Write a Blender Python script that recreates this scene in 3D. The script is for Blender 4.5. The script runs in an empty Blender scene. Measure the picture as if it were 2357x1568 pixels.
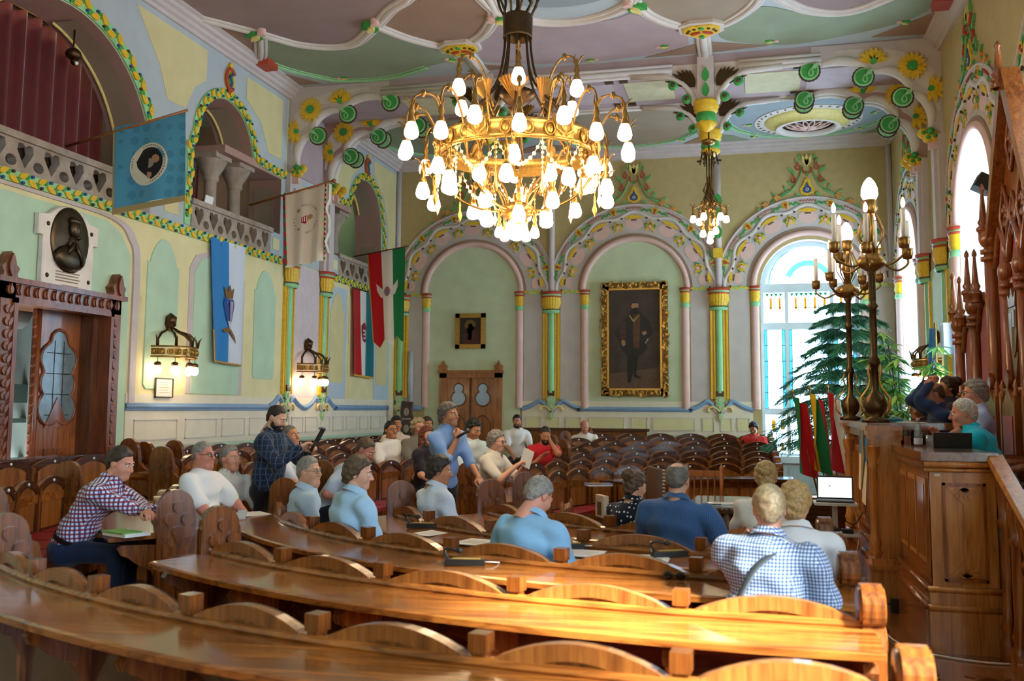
import bpy, bmesh, math, random
import numpy as np
from mathutils import Vector, Matrix
from mathutils.geometry import tessellate_polygon
random.seed(7)
rng = np.random.default_rng(7)
SC = bpy.context.scene
COL = SC.collection
PI = math.pi

# ------------------------------------------------------------------ camera
cam_d = bpy.data.cameras.new('camera')
cam = bpy.data.objects.new('camera', cam_d)
COL.objects.link(cam)
cam_d.sensor_width = 36.0
cam_d.lens = 2222.77 / 2357 * 36
cam_d.shift_x = -(1180.03 - 1178.5) / 2357
cam_d.shift_y = (731.73 - 784.0) / 2357
_yaw, _tilt, _roll = -.241012, .0931864, .00626804
_f = Vector((math.sin(_yaw) * math.cos(_tilt), math.cos(_yaw) * math.cos(_tilt), math.sin(_tilt)))
_r0 = Vector((math.cos(_yaw), -math.sin(_yaw), 0)); _u0 = _r0.cross(_f)
_r = _r0 * math.cos(_roll) + _u0 * math.sin(_roll)
_u = -_r0 * math.sin(_roll) + _u0 * math.cos(_roll)
_M = Matrix((_r, _u, -_f)).transposed().to_4x4(); _M.translation = Vector((0, 0, 1.72))
cam.matrix_world = _M
cam_d.clip_start = .05; cam_d.clip_end = 200
cam_d.dof.use_dof = True; cam_d.dof.focus_distance = 11.0; cam_d.dof.aperture_fstop = 2.4
SC.camera = cam

# ------------------------------------------------------------------ sky, sun, exposure
world = bpy.data.worlds.new('sky'); SC.world = world
world.use_nodes = True
_nt = world.node_tree
_bg = _nt.nodes['Background']
_bg.inputs[0].default_value = (.80, .90, 1.0, 1); _bg.inputs[1].default_value = 17.0
sun_d = bpy.data.lights.new('sun', 'SUN'); sun_d.energy = 62; sun_d.angle = math.radians(8); sun_d.color = (1, .93, .82)
sun = bpy.data.objects.new('sun', sun_d); COL.objects.link(sun)
sun.rotation_euler = Vector((-.72, .43, -.66)).to_track_quat('-Z', 'Y').to_euler()
VS = SC.view_settings
SC.display_settings.display_device = 'sRGB'
VS.view_transform = 'Standard'; VS.look = 'None'; VS.gamma = 1.0; VS.use_curve_mapping = False
VS.exposure = 0.40
SC.cycles.max_bounces = 8; SC.cycles.diffuse_bounces = 4; SC.cycles.glossy_bounces = 3
SC.cycles.transmission_bounces = 4; SC.cycles.transparent_max_bounces = 12
SC.cycles.caustics_reflective = False; SC.cycles.caustics_refractive = False
SC.cycles.sample_clamp_indirect = 6.0
SC.cycles.use_denoising = True

# ------------------------------------------------------------------ materials
def lin(c):
    if isinstance(c, str):
        c = c.lstrip('#'); c = [int(c[i:i + 2], 16) / 255 for i in (0, 2, 4)]
    return tuple((x / 12.92 if x <= .04045 else ((x + .055) / 1.055) ** 2.4) for x in c) + (1,)
MATS = {}
def _base(name):
    m = bpy.data.materials.new(name); m.use_nodes = True
    return m, m.node_tree, m.node_tree.nodes['Principled BSDF']
def paint(name, col, rough=.6, var=.06, metal=0., scale=6., bump=0., spec=.5, sheen=0.):
    """plain colour with a little mottling"""
    if name in MATS: return MATS[name]
    m, nt, b = _base(name); N = nt.nodes; L = nt.links
    c = lin(col)
    b.inputs['Roughness'].default_value = rough; b.inputs['Metallic'].default_value = metal
    b.inputs['Specular IOR Level'].default_value = spec
    if sheen: b.inputs['Sheen Weight'].default_value = sheen
    if var:
        tc = N.new('ShaderNodeTexCoord'); no = N.new('ShaderNodeTexNoise'); no.inputs['Scale'].default_value = scale
        no.inputs['Detail'].default_value = 4
        L.new(tc.outputs['Object'], no.inputs['Vector'])
        mr = N.new('ShaderNodeMapRange'); mr.inputs[1].default_value = .3; mr.inputs[2].default_value = .7
        mr.inputs[3].default_value = 1 - var * 1.6; mr.inputs[4].default_value = 1 + var
        L.new(no.outputs['Fac'], mr.inputs[0])
        mx = N.new('ShaderNodeMix'); mx.data_type = 'RGBA'; mx.blend_type = 'MULTIPLY'
        mx.inputs[0].default_value = 1; mx.inputs[6].default_value = c
        L.new(mr.outputs[0], mx.inputs[7]); L.new(mx.outputs[2], b.inputs['Base Color'])
        if bump:
            bp = N.new('ShaderNodeBump'); bp.inputs['Strength'].default_value = bump; bp.inputs['Distance'].default_value = .02
            L.new(no.outputs['Fac'], bp.inputs['Height']); L.new(bp.outputs[0], b.inputs['Normal'])
    else:
        b.inputs['Base Color'].default_value = c
    MATS[name] = m; return m
def wood(name, c1, c2, rough=.3, scale=1.0, axis='Z', coat=.3):
    if name in MATS: return MATS[name]
    m, nt, b = _base(name); N = nt.nodes; L = nt.links
    tc = N.new('ShaderNodeTexCoord'); mp = N.new('ShaderNodeMapping')
    s = [14 * scale] * 3; s['XYZ'.index(axis)] = 1.1 * scale; mp.inputs['Scale'].default_value = s
    L.new(tc.outputs['Object'], mp.inputs['Vector'])
    n1 = N.new('ShaderNodeTexNoise'); n1.inputs['Scale'].default_value = 1.6; n1.inputs['Detail'].default_value = 6; n1.inputs['Distortion'].default_value = 1.2
    L.new(mp.outputs[0], n1.inputs['Vector'])
    n2 = N.new('ShaderNodeTexNoise'); n2.inputs['Scale'].default_value = 1.7
    L.new(tc.outputs['Object'], n2.inputs['Vector'])
    ad = N.new('ShaderNodeMath'); ad.operation = 'MULTIPLY_ADD'; ad.inputs[1].default_value = .45
    L.new(n2.outputs['Fac'], ad.inputs[0]); L.new(n1.outputs['Fac'], ad.inputs[2])
    cr = N.new('ShaderNodeValToRGB'); e = cr.color_ramp.elements
    e[0].position = .48; e[0].color = lin(c1); e[1].position = .92; e[1].color = lin(c2)
    L.new(ad.outputs[0], cr.inputs[0]); L.new(cr.outputs[0], b.inputs['Base Color'])
    b.inputs['Roughness'].default_value = rough
    b.inputs['Coat Weight'].default_value = coat; b.inputs['Coat Roughness'].default_value = .12
    bp = N.new('ShaderNodeBump'); bp.inputs['Strength'].default_value = .06; bp.inputs['Distance'].default_value = .01
    L.new(n1.outputs['Fac'], bp.inputs['Height']); L.new(bp.outputs[0], b.inputs['Normal'])
    MATS[name] = m; return m
def glow(name, col, strength):
    if name in MATS: return MATS[name]
    m, nt, b = _base(name)
    b.inputs['Base Color'].default_value = lin(col)
    b.inputs['Emission Color'].default_value = lin(col); b.inputs['Emission Strength'].default_value = strength
    MATS[name] = m; return m
def clear(name, tint, gloss=.06, diff=.0):
    """thin coloured window glass: straight-through transparency plus a little gloss"""
    if name in MATS: return MATS[name]
    m = bpy.data.materials.new(name); m.use_nodes = True; nt = m.node_tree; N = nt.nodes; L = nt.links
    for n in list(N): N.remove(n)
    out = N.new('ShaderNodeOutputMaterial'); t = N.new('ShaderNodeBsdfTransparent'); t.inputs[0].default_value = lin(tint)
    g = N.new('ShaderNodeBsdfGlossy'); g.inputs[1].default_value = .08
    d = N.new('ShaderNodeBsdfTranslucent'); d.inputs[0].default_value = lin(tint)
    m1 = N.new('ShaderNodeMixShader'); m1.inputs[0].default_value = diff; L.new(t.outputs[0], m1.inputs[1]); L.new(d.outputs[0], m1.inputs[2])
    m2 = N.new('ShaderNodeMixShader'); m2.inputs[0].default_value = gloss; L.new(m1.outputs[0], m2.inputs[1]); L.new(g.outputs[0], m2.inputs[2])
    L.new(m2.outputs[0], out.inputs[0]); MATS[name] = m; return m
def cloth(name, base, lines=None, period=.03, width=.35, line2=None, dots=None, rough=.85, stripe_axes='xyz'):
    """woven cloth; lines = colour of a check drawn in object space"""
    if name in MATS: return MATS[name]
    m, nt, b = _base(name); N = nt.nodes; L = nt.links
    b.inputs['Roughness'].default_value = rough; b.inputs['Specular IOR Level'].default_value = .2
    b.inputs['Sheen Weight'].default_value = .15
    tc = N.new('ShaderNodeTexCoord'); sep = N.new('ShaderNodeSeparateXYZ'); L.new(tc.outputs['Object'], sep.inputs[0])
    def M(op, a, bb, c=None):
        n = N.new('ShaderNodeMath'); n.operation = op
        for i, v in enumerate((a, bb, c)):
            if v is None: continue
            if hasattr(v, 'is_output'): L.new(v, n.inputs[i])
            else: n.inputs[i].default_value = v
        return n.outputs[0]
    def stripe(o, off=0.):
        fr = M('FRACT', M('ADD', M('DIVIDE', o, period), 100.5 + off), 0)
        return M('LESS_THAN', fr, width)
    def mix(f, a, c):
        x = N.new('ShaderNodeMix'); x.data_type = 'RGBA'
        L.new(f, x.inputs[0])
        for i, v in ((6, a), (7, c)):
            if hasattr(v, 'is_output'): L.new(v, x.inputs[i])
            else: x.inputs[i].default_value = v
        return x.outputs[2]
    X, Y, Z = sep.outputs
    colr = lin(base)
    cur = None
    if dots:
        vo = N.new('ShaderNodeTexVoronoi'); vo.inputs['Scale'].default_value = 1 / period; vo.inputs['Randomness'].default_value = .25
        L.new(tc.outputs['Object'], vo.inputs['Vector'])
        cur = mix(M('LESS_THAN', vo.outputs['Distance'], width), colr, lin(dots))
    elif lines:
        geo = N.new('ShaderNodeNewGeometry'); sn = N.new('ShaderNodeSeparateXYZ')
        vt = N.new('ShaderNodeVectorTransform'); vt.vector_type = 'NORMAL'; vt.convert_from = 'WORLD'; vt.convert_to = 'OBJECT'
        L.new(geo.outputs['True Normal'], vt.inputs[0]); L.new(vt.outputs[0], sn.inputs[0])
        side = M('GREATER_THAN', M('ABSOLUTE', sn.outputs[0], 0), M('ABSOLUTE', sn.outputs[1], 0))
        horiz = N.new('ShaderNodeMix'); horiz.data_type = 'FLOAT'; L.new(side, horiz.inputs[0]); L.new(X, horiz.inputs[2]); L.new(Y, horiz.inputs[3])
        top = M('GREATER_THAN', M('ABSOLUTE', sn.outputs[2], 0), .82)
        vert = N.new('ShaderNodeMix'); vert.data_type = 'FLOAT'; L.new(top, vert.inputs[0]); L.new(Z, vert.inputs[2]); L.new(Y, vert.inputs[3])
        f1 = stripe(horiz.outputs[0])
        if stripe_axes == 'x':
            cur = mix(f1, colr, lin(lines))
        else:
            f2 = stripe(vert.outputs[0])
            c1 = mix(f1, colr, lin(lines))
            both = M('MULTIPLY', f1, f2)
            c2 = mix(f2, c1, lin(line2 or lines))
            cur = mix(both, c2, lin(tuple(.62 * x for x in [int((line2 or lines).lstrip('#')[i:i + 2], 16) / 255 for i in (0, 2, 4)])))
    no = N.new('ShaderNodeTexNoise'); no.inputs['Scale'].default_value = 9; L.new(tc.outputs['Object'], no.inputs['Vector'])
    bp = N.new('ShaderNodeBump'); bp.inputs['Strength'].default_value = .25; bp.inputs['Distance'].default_value = .03
    L.new(no.outputs['Fac'], bp.inputs['Height']); L.new(bp.outputs[0], b.inputs['Normal'])
    if cur is None: b.inputs['Base Color'].default_value = colr
    else: L.new(cur, b.inputs['Base Color'])
    MATS[name] = m; return m

# ------------------------------------------------------------------ mesh building
class MB:
    """collects geometry; T maps local (u,v,w) to the parent's space"""
    def __init__(s, T=None):
        s.v = []; s.f = []; s.m = []; s.sm = []; s.T = T; s.cur = 0
    def _add(s, vs, fs, smooth=False):
        o = len(s.v)
        if s.T: vs = [s.T(*p) for p in vs]
        s.v.extend(tuple(p) for p in vs)
        for f in fs:
            s.f.append(tuple(i + o for i in f)); s.m.append(s.cur); s.sm.append(smooth)
        return s
    def box(s, c, size, M=None):
        x, y, z = [a / 2 for a in size]
        vs = [Vector((sx * x, sy * y, sz * z)) for sx in (-1, 1) for sy in (-1, 1) for sz in (-1, 1)]
        if M is not None: vs = [M @ p for p in vs]
        vs = [p + Vector(c) for p in vs]
        return s._add(vs, [(0, 1, 3, 2), (4, 6, 7, 5), (0, 4, 5, 1), (2, 3, 7, 6), (0, 2, 6, 4), (1, 5, 7, 3)])
    def bbox(s, a, b):
        return s.box([(p + q) / 2 for p, q in zip(a, b)], [abs(q - p) for p, q in zip(a, b)])
    def plate(s, pts, w0, w1, bevel=0.):
        """closed 2-D outline extruded from w0 to w1 (w1 face toward the viewer)"""
        n = len(pts)
        vs = [(p[0], p[1], w0) for p in pts]
        if bevel:
            cx = sum(p[0] for p in pts) / n; cy = sum(p[1] for p in pts) / n
            mx = max(max(abs(p[0] - cx), abs(p[1] - cy)) for p in pts)
            k = max(0., 1 - bevel / mx)
            vs += [(p[0], p[1], w1 - bevel * .6) for p in pts] + [(cx + (p[0] - cx) * k, cy + (p[1] - cy) * k, w1) for p in pts]
            fs = [(i, (i + 1) % n, n + (i + 1) % n, n + i) for i in range(n)] + [(n + i, n + (i + 1) % n, 2 * n + (i + 1) % n, 2 * n + i) for i in range(n)] + [tuple(range(2 * n, 3 * n))]
            return s._add(vs, fs)
        vs += [(p[0], p[1], w1) for p in pts]
        fs = [(i, (i + 1) % n, n + (i + 1) % n, n + i) for i in range(n)] + [tuple(range(n, 2 * n)), tuple(range(n - 1, -1, -1))]
        return s._add(vs, fs)
    def strip(s, A, B, w0, w1, closed=False):
        """band between two matching 2-D polylines, raised from w0 to w1"""
        n = len(A)
        vs = [(p[0], p[1], w1) for p in A] + [(p[0], p[1], w1) for p in B] + [(p[0], p[1], w0) for p in A] + [(p[0], p[1], w0) for p in B]
        fs = []
        for i in range(n if closed else n - 1):
            j = (i + 1) % n
            fs += [(i, j, n + j, n + i), (2 * n + i, 2 * n + j, j, i), (n + i, n + j, 3 * n + j, 3 * n + i)]
        if not closed: fs += [(0, n, 3 * n, 2 * n), (n - 1, 2 * n - 1, 4 * n - 1, 3 * n - 1)]
        return s._add(vs, fs)
    def holed(s, outer, holes, w):
        loops = [[Vector((p[0], p[1], 0)) for p in L] for L in [outer] + holes]
        tri = tessellate_polygon(loops)
        flat = [(p.x, p.y, w) for L in loops for p in L]
        return s._add(flat, [tuple(t) for t in tri])
    def tube(s, path, r, n=8, caps=True, closed=False, flat=1.0):
        P = [Vector(p) for p in path]; m = len(P)
        R = r if hasattr(r, '__len__') else [r] * m
        vs = []; up = None
        for i, p in enumerate(P):
            t = (P[(i + 1) % m] - P[i - 1]) if closed else (P[min(i + 1, m - 1)] - P[max(i - 1, 0)])
            if t.length < 1e-9: t = Vector((0, 0, 1))
            t.normalize()
            if up is None:
                up = Vector((0, 0, 1)) if abs(t.z) < .9 else Vector((1, 0, 0))
            a = t.cross(up)
            if a.length < 1e-6: a = t.cross(Vector((0, 1, 0)))
            a.normalize(); b = a.cross(t); up = b
            for k in range(n):
                an = 2 * PI * k / n
                vs.append(p + (a * math.cos(an) + b * math.sin(an) * flat) * R[i])
        fs = []
        for i in range(m if closed else m - 1):
            j = (i + 1) % m
            for k in range(n):
                l = (k + 1) % n
                fs.append((i * n + k, i * n + l, j * n + l, j * n + k))
        if caps and not closed: fs += [tuple(range(n))[::-1], tuple(range((m - 1) * n, m * n))]
        return s._add(vs, fs, True)
    def lathe(s, prof, c=(0, 0, 0), n=16, a0=0., a1=2 * PI, ripple=None, M=None):
        """profile [(r,z)] turned about Z; ripple=(count,depth) flutes it"""
        full = abs(a1 - a0 - 2 * PI) < 1e-6
        k = n if full else n + 1
        vs = []
        for r, z in prof:
            for i in range(k):
                a = a0 + (a1 - a0) * i / n
                rr = r * (1 + (ripple[1] * math.cos(ripple[0] * a) if ripple else 0))
                p = Vector((rr * math.cos(a), rr * math.sin(a), z))
                if M is not None: p = M @ p
                vs.append(p + Vector(c))
        fs = []
        for j in range(len(prof) - 1):
            for i in range(n):
                i2 = (i + 1) % k
                fs.append((j * k + i, j * k + i2, (j + 1) * k + i2, (j + 1) * k + i))
        return s._add(vs, fs, True)
    def ball(s, c, r, n=10, m=7, M=None):
        r = r if hasattr(r, '__len__') else (r, r, r)
        vs = []; fs = []
        for j in range(m + 1):
            t = PI * j / m
            for i in range(n):
                a = 2 * PI * i / n
                p = Vector((r[0] * math.sin(t) * math.cos(a), r[1] * math.sin(t) * math.sin(a), r[2] * math.cos(t)))
                if M is not None: p = M @ p
                vs.append(p + Vector(c))
        for j in range(m):
            for i in range(n):
                fs.append((j * n + i, (j + 1) * n + i, (j + 1) * n + (i + 1) % n, j * n + (i + 1) % n))
        return s._add(vs, fs, True)
    def grid(s, P, smooth=True):
        """P: rows of points"""
        r = len(P); c = len(P[0])
        return s._add([q for row in P for q in row], [(i * c + j, i * c + j + 1, (i + 1) * c + j + 1, (i + 1) * c + j) for i in range(r - 1) for j in range(c - 1)], smooth)
    def sweep(s, path, prof, closed=False, smooth=False):
        """profile [(a,b)] carried along a path of (point, outward, up)"""
        n = len(prof); m = len(path)
        vs = [Vector(p) + Vector(o) * a + Vector(u) * b for p, o, u in path for a, b in prof]
        fs = []
        for i in range(m if closed else m - 1):
            j = (i + 1) % m
            for k in range(n):
                l = (k + 1) % n
                fs.append((i * n + k, i * n + l, j * n + l, j * n + k))
        if not closed: fs += [tuple(range(n))[::-1], tuple(range((m - 1) * n, m * n))]
        return s._add(vs, fs, smooth)
    def mesh(s, name, mats):
        me = bpy.data.meshes.new(name)
        me.from_pydata([tuple(p) for p in s.v], [], s.f)
        for m in (mats if isinstance(mats, (list, tuple)) else [mats]): me.materials.append(m)
        me.polygons.foreach_set('material_index', s.m); me.polygons.foreach_set('use_smooth', s.sm)
        me.validate(); me.update(); return me
    def build(s, name, mats, parent=None, loc=None):
        return obj(name, s.mesh(name, mats), parent, loc)
def obj(name, me, parent=None, loc=None, rot=None):
    o = bpy.data.objects.new(name, me); COL.objects.link(o)
    if parent: o.parent = parent
    if loc is not None: o.location = loc
    if rot is not None: o.rotation_euler = rot
    return o
def thing(name, label, cat, loc=(0, 0, 0), rz=0., group=None, parent=None):
    o = bpy.data.objects.new(name, None); COL.objects.link(o)
    o.empty_display_size = .1
    o.location = loc; o.rotation_euler = (0, 0, rz)
    return tag(o, label, cat, group)
def tag(o, label, cat=None, group=None):
    o['label'] = label
    if cat: o['category'] = cat
    if group: o['group'] = group
    return o
def struct(o):
    o['kind'] = 'structure'; return o
def dup(root, loc=None, rz=None, label=None, group=None):
    r = root.copy(); COL.objects.link(r)
    if loc is not None: r.location = loc
    if rz is not None: r.rotation_euler = (0, 0, rz)
    if label: r['label'] = label
    if group: r['group'] = group
    for ch in list(root.children):
        c = ch.copy(); COL.objects.link(c); c.parent = r
        for g in ch.children:
            d = g.copy(); COL.objects.link(d); d.parent = c
    return r
def arc(cx, cy, r, a0, a1, n=24, ry=None):
    ry = r if ry is None else ry
    return [(cx + r * math.cos(math.radians(a0 + (a1 - a0) * i / n)), cy + ry * math.sin(math.radians(a0 + (a1 - a0) * i / n))) for i in range(n + 1)]
def catmull(P, n=8, closed=False):
    P = [Vector(p) for p in P]; out = []; m = len(P)
    for i in range(m if closed else m - 1):
        a = P[(i - 1) % m] if closed or i > 0 else P[0] * 2 - P[1]
        b = P[i]; c = P[(i + 1) % m]
        d = P[(i + 2) % m] if closed or i + 2 < m else P[-1] * 2 - P[-2]
        for k in range(n):
            t = k / n
            out.append(.5 * (2 * b + (c - a) * t + (2 * a - 5 * b + 4 * c - d) * t * t + (3 * b - a - 3 * c + d) * t ** 3))
    if not closed: out.append(P[-1])
    return out
def petal(cx, cy, ang, ln, wd, n=8, r0=0.):
    """leaf outline starting at (cx,cy), pointing along ang (radians)"""
    ca, sa = math.cos(ang), math.sin(ang); pts = []
    for i in range(n + 1):
        t = i / n; pts.append((r0 + ln * t, wd / 2 * math.sin(PI * t ** .8)))
    pts += [(x, -y) for x, y in pts[-2:0:-1]]
    return [(cx + x * ca - y * sa, cy + x * sa + y * ca) for x, y in pts]
def ell(cx, cy, rx, ry, ang=0., n=14):
    ca, sa = math.cos(ang), math.sin(ang)
    return [(cx + rx * math.cos(2 * PI * i / n) * ca - ry * math.sin(2 * PI * i / n) * sa, cy + rx * math.cos(2 * PI * i / n) * sa + ry * math.sin(2 * PI * i / n) * ca) for i in range(n)]
def text_polys(txt, size=1.0):
    """glyph mesh of a word (verts, faces) centred on its width, baseline at y=0"""
    cu = bpy.data.curves.new('glyph', 'FONT'); cu.body = txt; cu.size = size; cu.align_x = 'CENTER'; cu.resolution_u = 2
    o = bpy.data.objects.new('glyph', cu); COL.objects.link(o)
    dg = bpy.context.evaluated_depsgraph_get(); me = o.evaluated_get(dg).to_mesh()
    vs = [(v.co.x, v.co.y) for v in me.vertices]; fs = [tuple(p.vertices) for p in me.polygons]
    o.evaluated_get(dg).to_mesh_clear(); bpy.data.objects.remove(o); bpy.data.curves.remove(cu)
    return vs, fs
_GL = {}
def put_text(mb, txt, u, v, size, w, ang=0.):
    key = txt
    if key not in _GL: _GL[key] = text_polys(txt, 1.0)
    vs, fs = _GL[key]; ca, sa = math.cos(ang), math.sin(ang)
    mb._add([(u + size * (x * ca - y * sa), v + size * (x * sa + y * ca), w) for x, y in vs], fs)
def ring_text(mb, txt, u, v, r, size, w, a_top=90., step=None, inward=False):
    n = len(txt); step = step or math.degrees(size * .68 / r)
    for i, ch in enumerate(txt):
        if ch == ' ': continue
        if not inward:
            a = math.radians(a_top - (i - (n - 1) / 2) * step)
            put_text(mb, ch, u + r * math.cos(a), v + r * math.sin(a), size, w, a - PI / 2)
        else:
            a = math.radians(a_top + (i - (n - 1) / 2) * step)
            put_text(mb, ch, u + r * math.cos(a), v + r * math.sin(a), size, w, a + PI / 2)
XL, XR, YB, ZC = -7.96, 2.92, 21.0, 7.45
TB = lambda u, v, w: (u, YB - w, v)
TL = lambda u, v, w: (XL + w, u, v)
TR = lambda u, v, w: (XR - w, u, v)
TC = lambda u, v, w: (u, v, ZC - w)
# ================================================================== palette
tan = paint('ochre_plaster', '#bba673', .8, .05)
pgreen = paint('pale_green_plaster', '#c9d4b0', .8, .05, scale=3)
lav = paint('lavender_grey_plaster', '#c6bcb8', .8, .05, scale=3)
yel = paint('pale_yellow_plaster', '#e6dca8', .8, .04, scale=3)
mint = paint('mint_plaster', '#b9d6ba', .8, .05, scale=3)
bgrey = paint('blue_grey_plaster', '#b4bec2', .8, .04, scale=3)
pblue = paint('pale_blue_plaster', '#bccbd6', .8, .04, scale=3)
white = paint('white_stucco', '#d6cdc6', .7, .04)
offw = paint('lilac_white_stucco', '#cbbfbd', .7, .04)
pinkp = paint('pink_stucco', '#e2bdb4', .7, .04)
cream = paint('cream_dado', '#e9dfc8', .7, .03)
railb = paint('blue_stucco', '#86a6c9', .55, .05)
oy = paint('ornament_yellow', '#e8bd2c', .5, .1, scale=20)
oyp = paint('ornament_pale_yellow', '#ecd887', .5, .08, scale=20)
og = paint('ornament_green', '#3fa04a', .5, .1, scale=20)
olg = paint('ornament_light_green', '#9bd69a', .5, .08, scale=20)
ored = paint('ornament_red', '#b8452f', .5, .08, scale=20)
obr = paint('ornament_brown', '#4d3826', .5, .08, scale=20)
obl = paint('ornament_blue', '#2f5290', .5, .08, scale=20)
oor = paint('ornament_orange', '#dd9a4c', .5, .08, scale=20)
ogrn2 = paint('column_green', '#92cf97', .45, .05)
mauve = paint('mauve_plaster', '#98807e', .8, .05, scale=2)
mauvel = paint('light_mauve_plaster', '#b19da0', .8, .05, scale=2)
cgreen = paint('ceiling_green_plaster', '#8f9a80', .8, .05, scale=2)
cbeige = paint('ceiling_beige_plaster', '#a08e7a', .8, .05, scale=2)
ctan = paint('ceiling_tan_plaster', '#9c7e6a', .8, .05, scale=2)
cblue = paint('ceiling_blue_plaster', '#929ea4', .8, .05, scale=2)
pinkbr = paint('rose_brown_plaster', '#b08c82', .8, .05, scale=2)
stone = paint('grey_stone', '#a89a8c', .85, .15, bump=.4)
oak = wood('oak_gold', '#6b3512', '#b06a2c', .3)
oakd = wood('oak_dark', '#3c1c0c', '#7a4520', .28)
oakr = wood('oak_red_brown', '#54240e', '#a0582a', .3)
oakl = wood('oak_light', '#8a5426', '#c98a4c', .3)
brass = paint('aged_brass', '#a07a42', .34, .15, metal=.85, scale=30)
brassd = paint('dark_bronze', '#5a4630', .42, .15, metal=1., scale=30)
gold = paint('gilding', '#c29a50', .36, .18, metal=.72, scale=40)
iron = paint('black_iron', '#1c1a18', .5, .1)

# ================================================================== floor
mb = MB(); mb.bbox((XL - .6, -6.4, -.12), (XR + .7, YB + .6, 0))
floor = struct(mb.build('floor', wood('parquet', '#5a2f17', '#8f5730', .22, .6, 'Y')))
plank_mats = [wood('parquet_a', '#5c2c14', '#8c4f28', .2, 1., 'X'), wood('parquet_b', '#6b381b', '#a0653a', .2, 1., 'X'), wood('parquet_c', '#4c2412', '#7c4523', .2, 1., 'X')]
pl = MB(); pl.bbox((-.30, -.045, -.01), (.30, .045, .006))
pmesh = [pl.mesh('plank', m) for m in plank_mats]
k = 0
for r in range(23):
    for c in range(6):
        y = 4.0 + r * .1275; x = .72 + c * .424
        for sgn in (0, 1):
            px = x + sgn * .212; py = y + (.0 if sgn else .0)
            if px > 2.6 or (px > 1.15 and py > 7.5): continue
            o = obj('plank', pmesh[(k * 7 + r + sgn) % 3], floor, (px, py, 0), (0, 0, PI / 4 if sgn else -PI / 4)); k += 1

# ================================================================== ceiling
mb = MB(TC); mb.plate([(XL - .3, -6.3), (XR + .3, -6.3), (XR + .3, YB + .3), (XL - .3, YB + .3)], -.2, 0)
ceiling = struct(mb.build('ceiling', bgrey))
def cplate(name, pts, mat, w=.012):
    m = MB(TC); m.plate([(p[0], p[1]) for p in pts], -.01, w); return m.build(name, mat, ceiling)
def crib(name, pts, r=.055, mat=None, n=8):
    P = catmull([(p[0], p[1], 0) for p in pts], n)
    m = MB(TC)
    for off, rr, dep in ((0, r, .02), (-.075, r * .62, .012), (.075, r * .62, .012)):
        Q = []
        for i, p in enumerate(P):
            t = (P[min(i + 1, len(P) - 1)] - P[max(i - 1, 0)]).normalized()
            q = p + Vector((-t.y, t.x, 0)) * off
            Q.append((q.x, q.y, dep))
        m.tube(Q, rr, 8)
    return m.build(name, mat or white, ceiling)
# painted fields of the front bay
A1 = [(-7.89, 12.2), (-7.30, 12.95), (-6.80, 13.62), (-6.1, 13.80), (-5.43, 13.2), (-4.95, 12.65), (-4.5, 12.2)]
cplate('ceiling_field', catmull([(p[0], p[1], 0) for p in A1], 8) + [Vector((-4.3, 9, 0)), Vector((-7.9, 9, 0))], mauve)
crib('ceiling_rib', A1 + [(-4.2, 11.0)])
A2 = [(-5.43, 13.05), (-5.05, 13.75), (-4.55, 14.2), (-4.0, 13.95), (-3.55, 13.2), (-3.45, 12.4)]
cplate('ceiling_field', catmull([(p[0], p[1], 0) for p in A2], 8) + [Vector((-4.1, 12.3, 0)), Vector((-4.8, 12.6, 0))], ctan, .014)
crib('ceiling_rib', A2)
G1 = [(-7.75, 14.0), (-7.35, 13.35), (-6.8, 13.82), (-6.1, 13.98), (-5.35, 13.3), (-5.1, 13.9), (-4.5, 14.35), (-4.75, 14.8), (-5.2, 15.0), (-6.0, 15.35), (-6.9, 15.36), (-7.3, 15.0), (-7.55, 14.55)]
cplate('ceiling_field', catmull([(p[0], p[1], 0) for p in G1], 6, True), cgreen)
crib('ceiling_edge', [(-7.75, 14.1), (-7.55, 14.6), (-7.2, 15.05), (-6.85, 15.33), (-6.0, 15.36), (-5.2, 15.02)], .02, olg)
crib('ceiling_rib', [(-7.2, 12.95), (-7.42, 13.4), (-7.72, 13.95), (-7.9, 14.2)], .05)
# middle fields round the big lamp
M1 = [(-3.4, 13.15), (-2.9, 13.9), (-2.2, 14.28), (-1.6, 14.2), (-1.5, 13.2)]
cplate('ceiling_field', [Vector((-3.5, 9, 0))] + [Vector((p[0], p[1], 0)) for p in arc(-2.45, 12.0, 1.12, 180, 0, 24)] + [Vector((-1.4, 9, 0))], cblue, .016)
crib('ceiling_rib', [(-3.6, 12.4), (-3.45, 13.1), (-3.0, 13.55), (-2.45, 13.68), (-1.9, 13.5), (-1.5, 13.1), (-1.35, 12.4)])
cplate('ceiling_field', [Vector(p + (0,)) for p in [(-4.2, 14.1), (-3.6, 13.4), (-3.1, 13.7), (-2.45, 13.85), (-1.8, 13.7), (-1.4, 13.4), (-.85, 14.3), (-.85, 15.0), (-1.5, 15.3), (-2.4, 15.4), (-3.3, 15.3), (-4.2, 15.0)]], mauvel)
A4 = [(-1.6, 12.3), (-1.5, 13.14), (-1.31, 13.72), (-.9, 14.2), (-.4, 14.3), (.05, 13.8), (.25, 13.2), (.3, 12.3)]
cplate('ceiling_field', catmull([(p[0], p[1], 0) for p in A4], 8), cbeige, .016)
crib('ceiling_rib', A4)
A5 = [(.3, 13.2), (.83, 13.95), (1.4, 14.2), (1.88, 13.9), (2.4, 13.2), (2.75, 12.4)]
cplate('ceiling_field', catmull([(p[0], p[1], 0) for p in A5], 8) + [Vector((2.2, 12.3, 0)), Vector((.6, 12.3, 0))], mauve, .015)
crib('ceiling_rib', A5)
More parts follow.
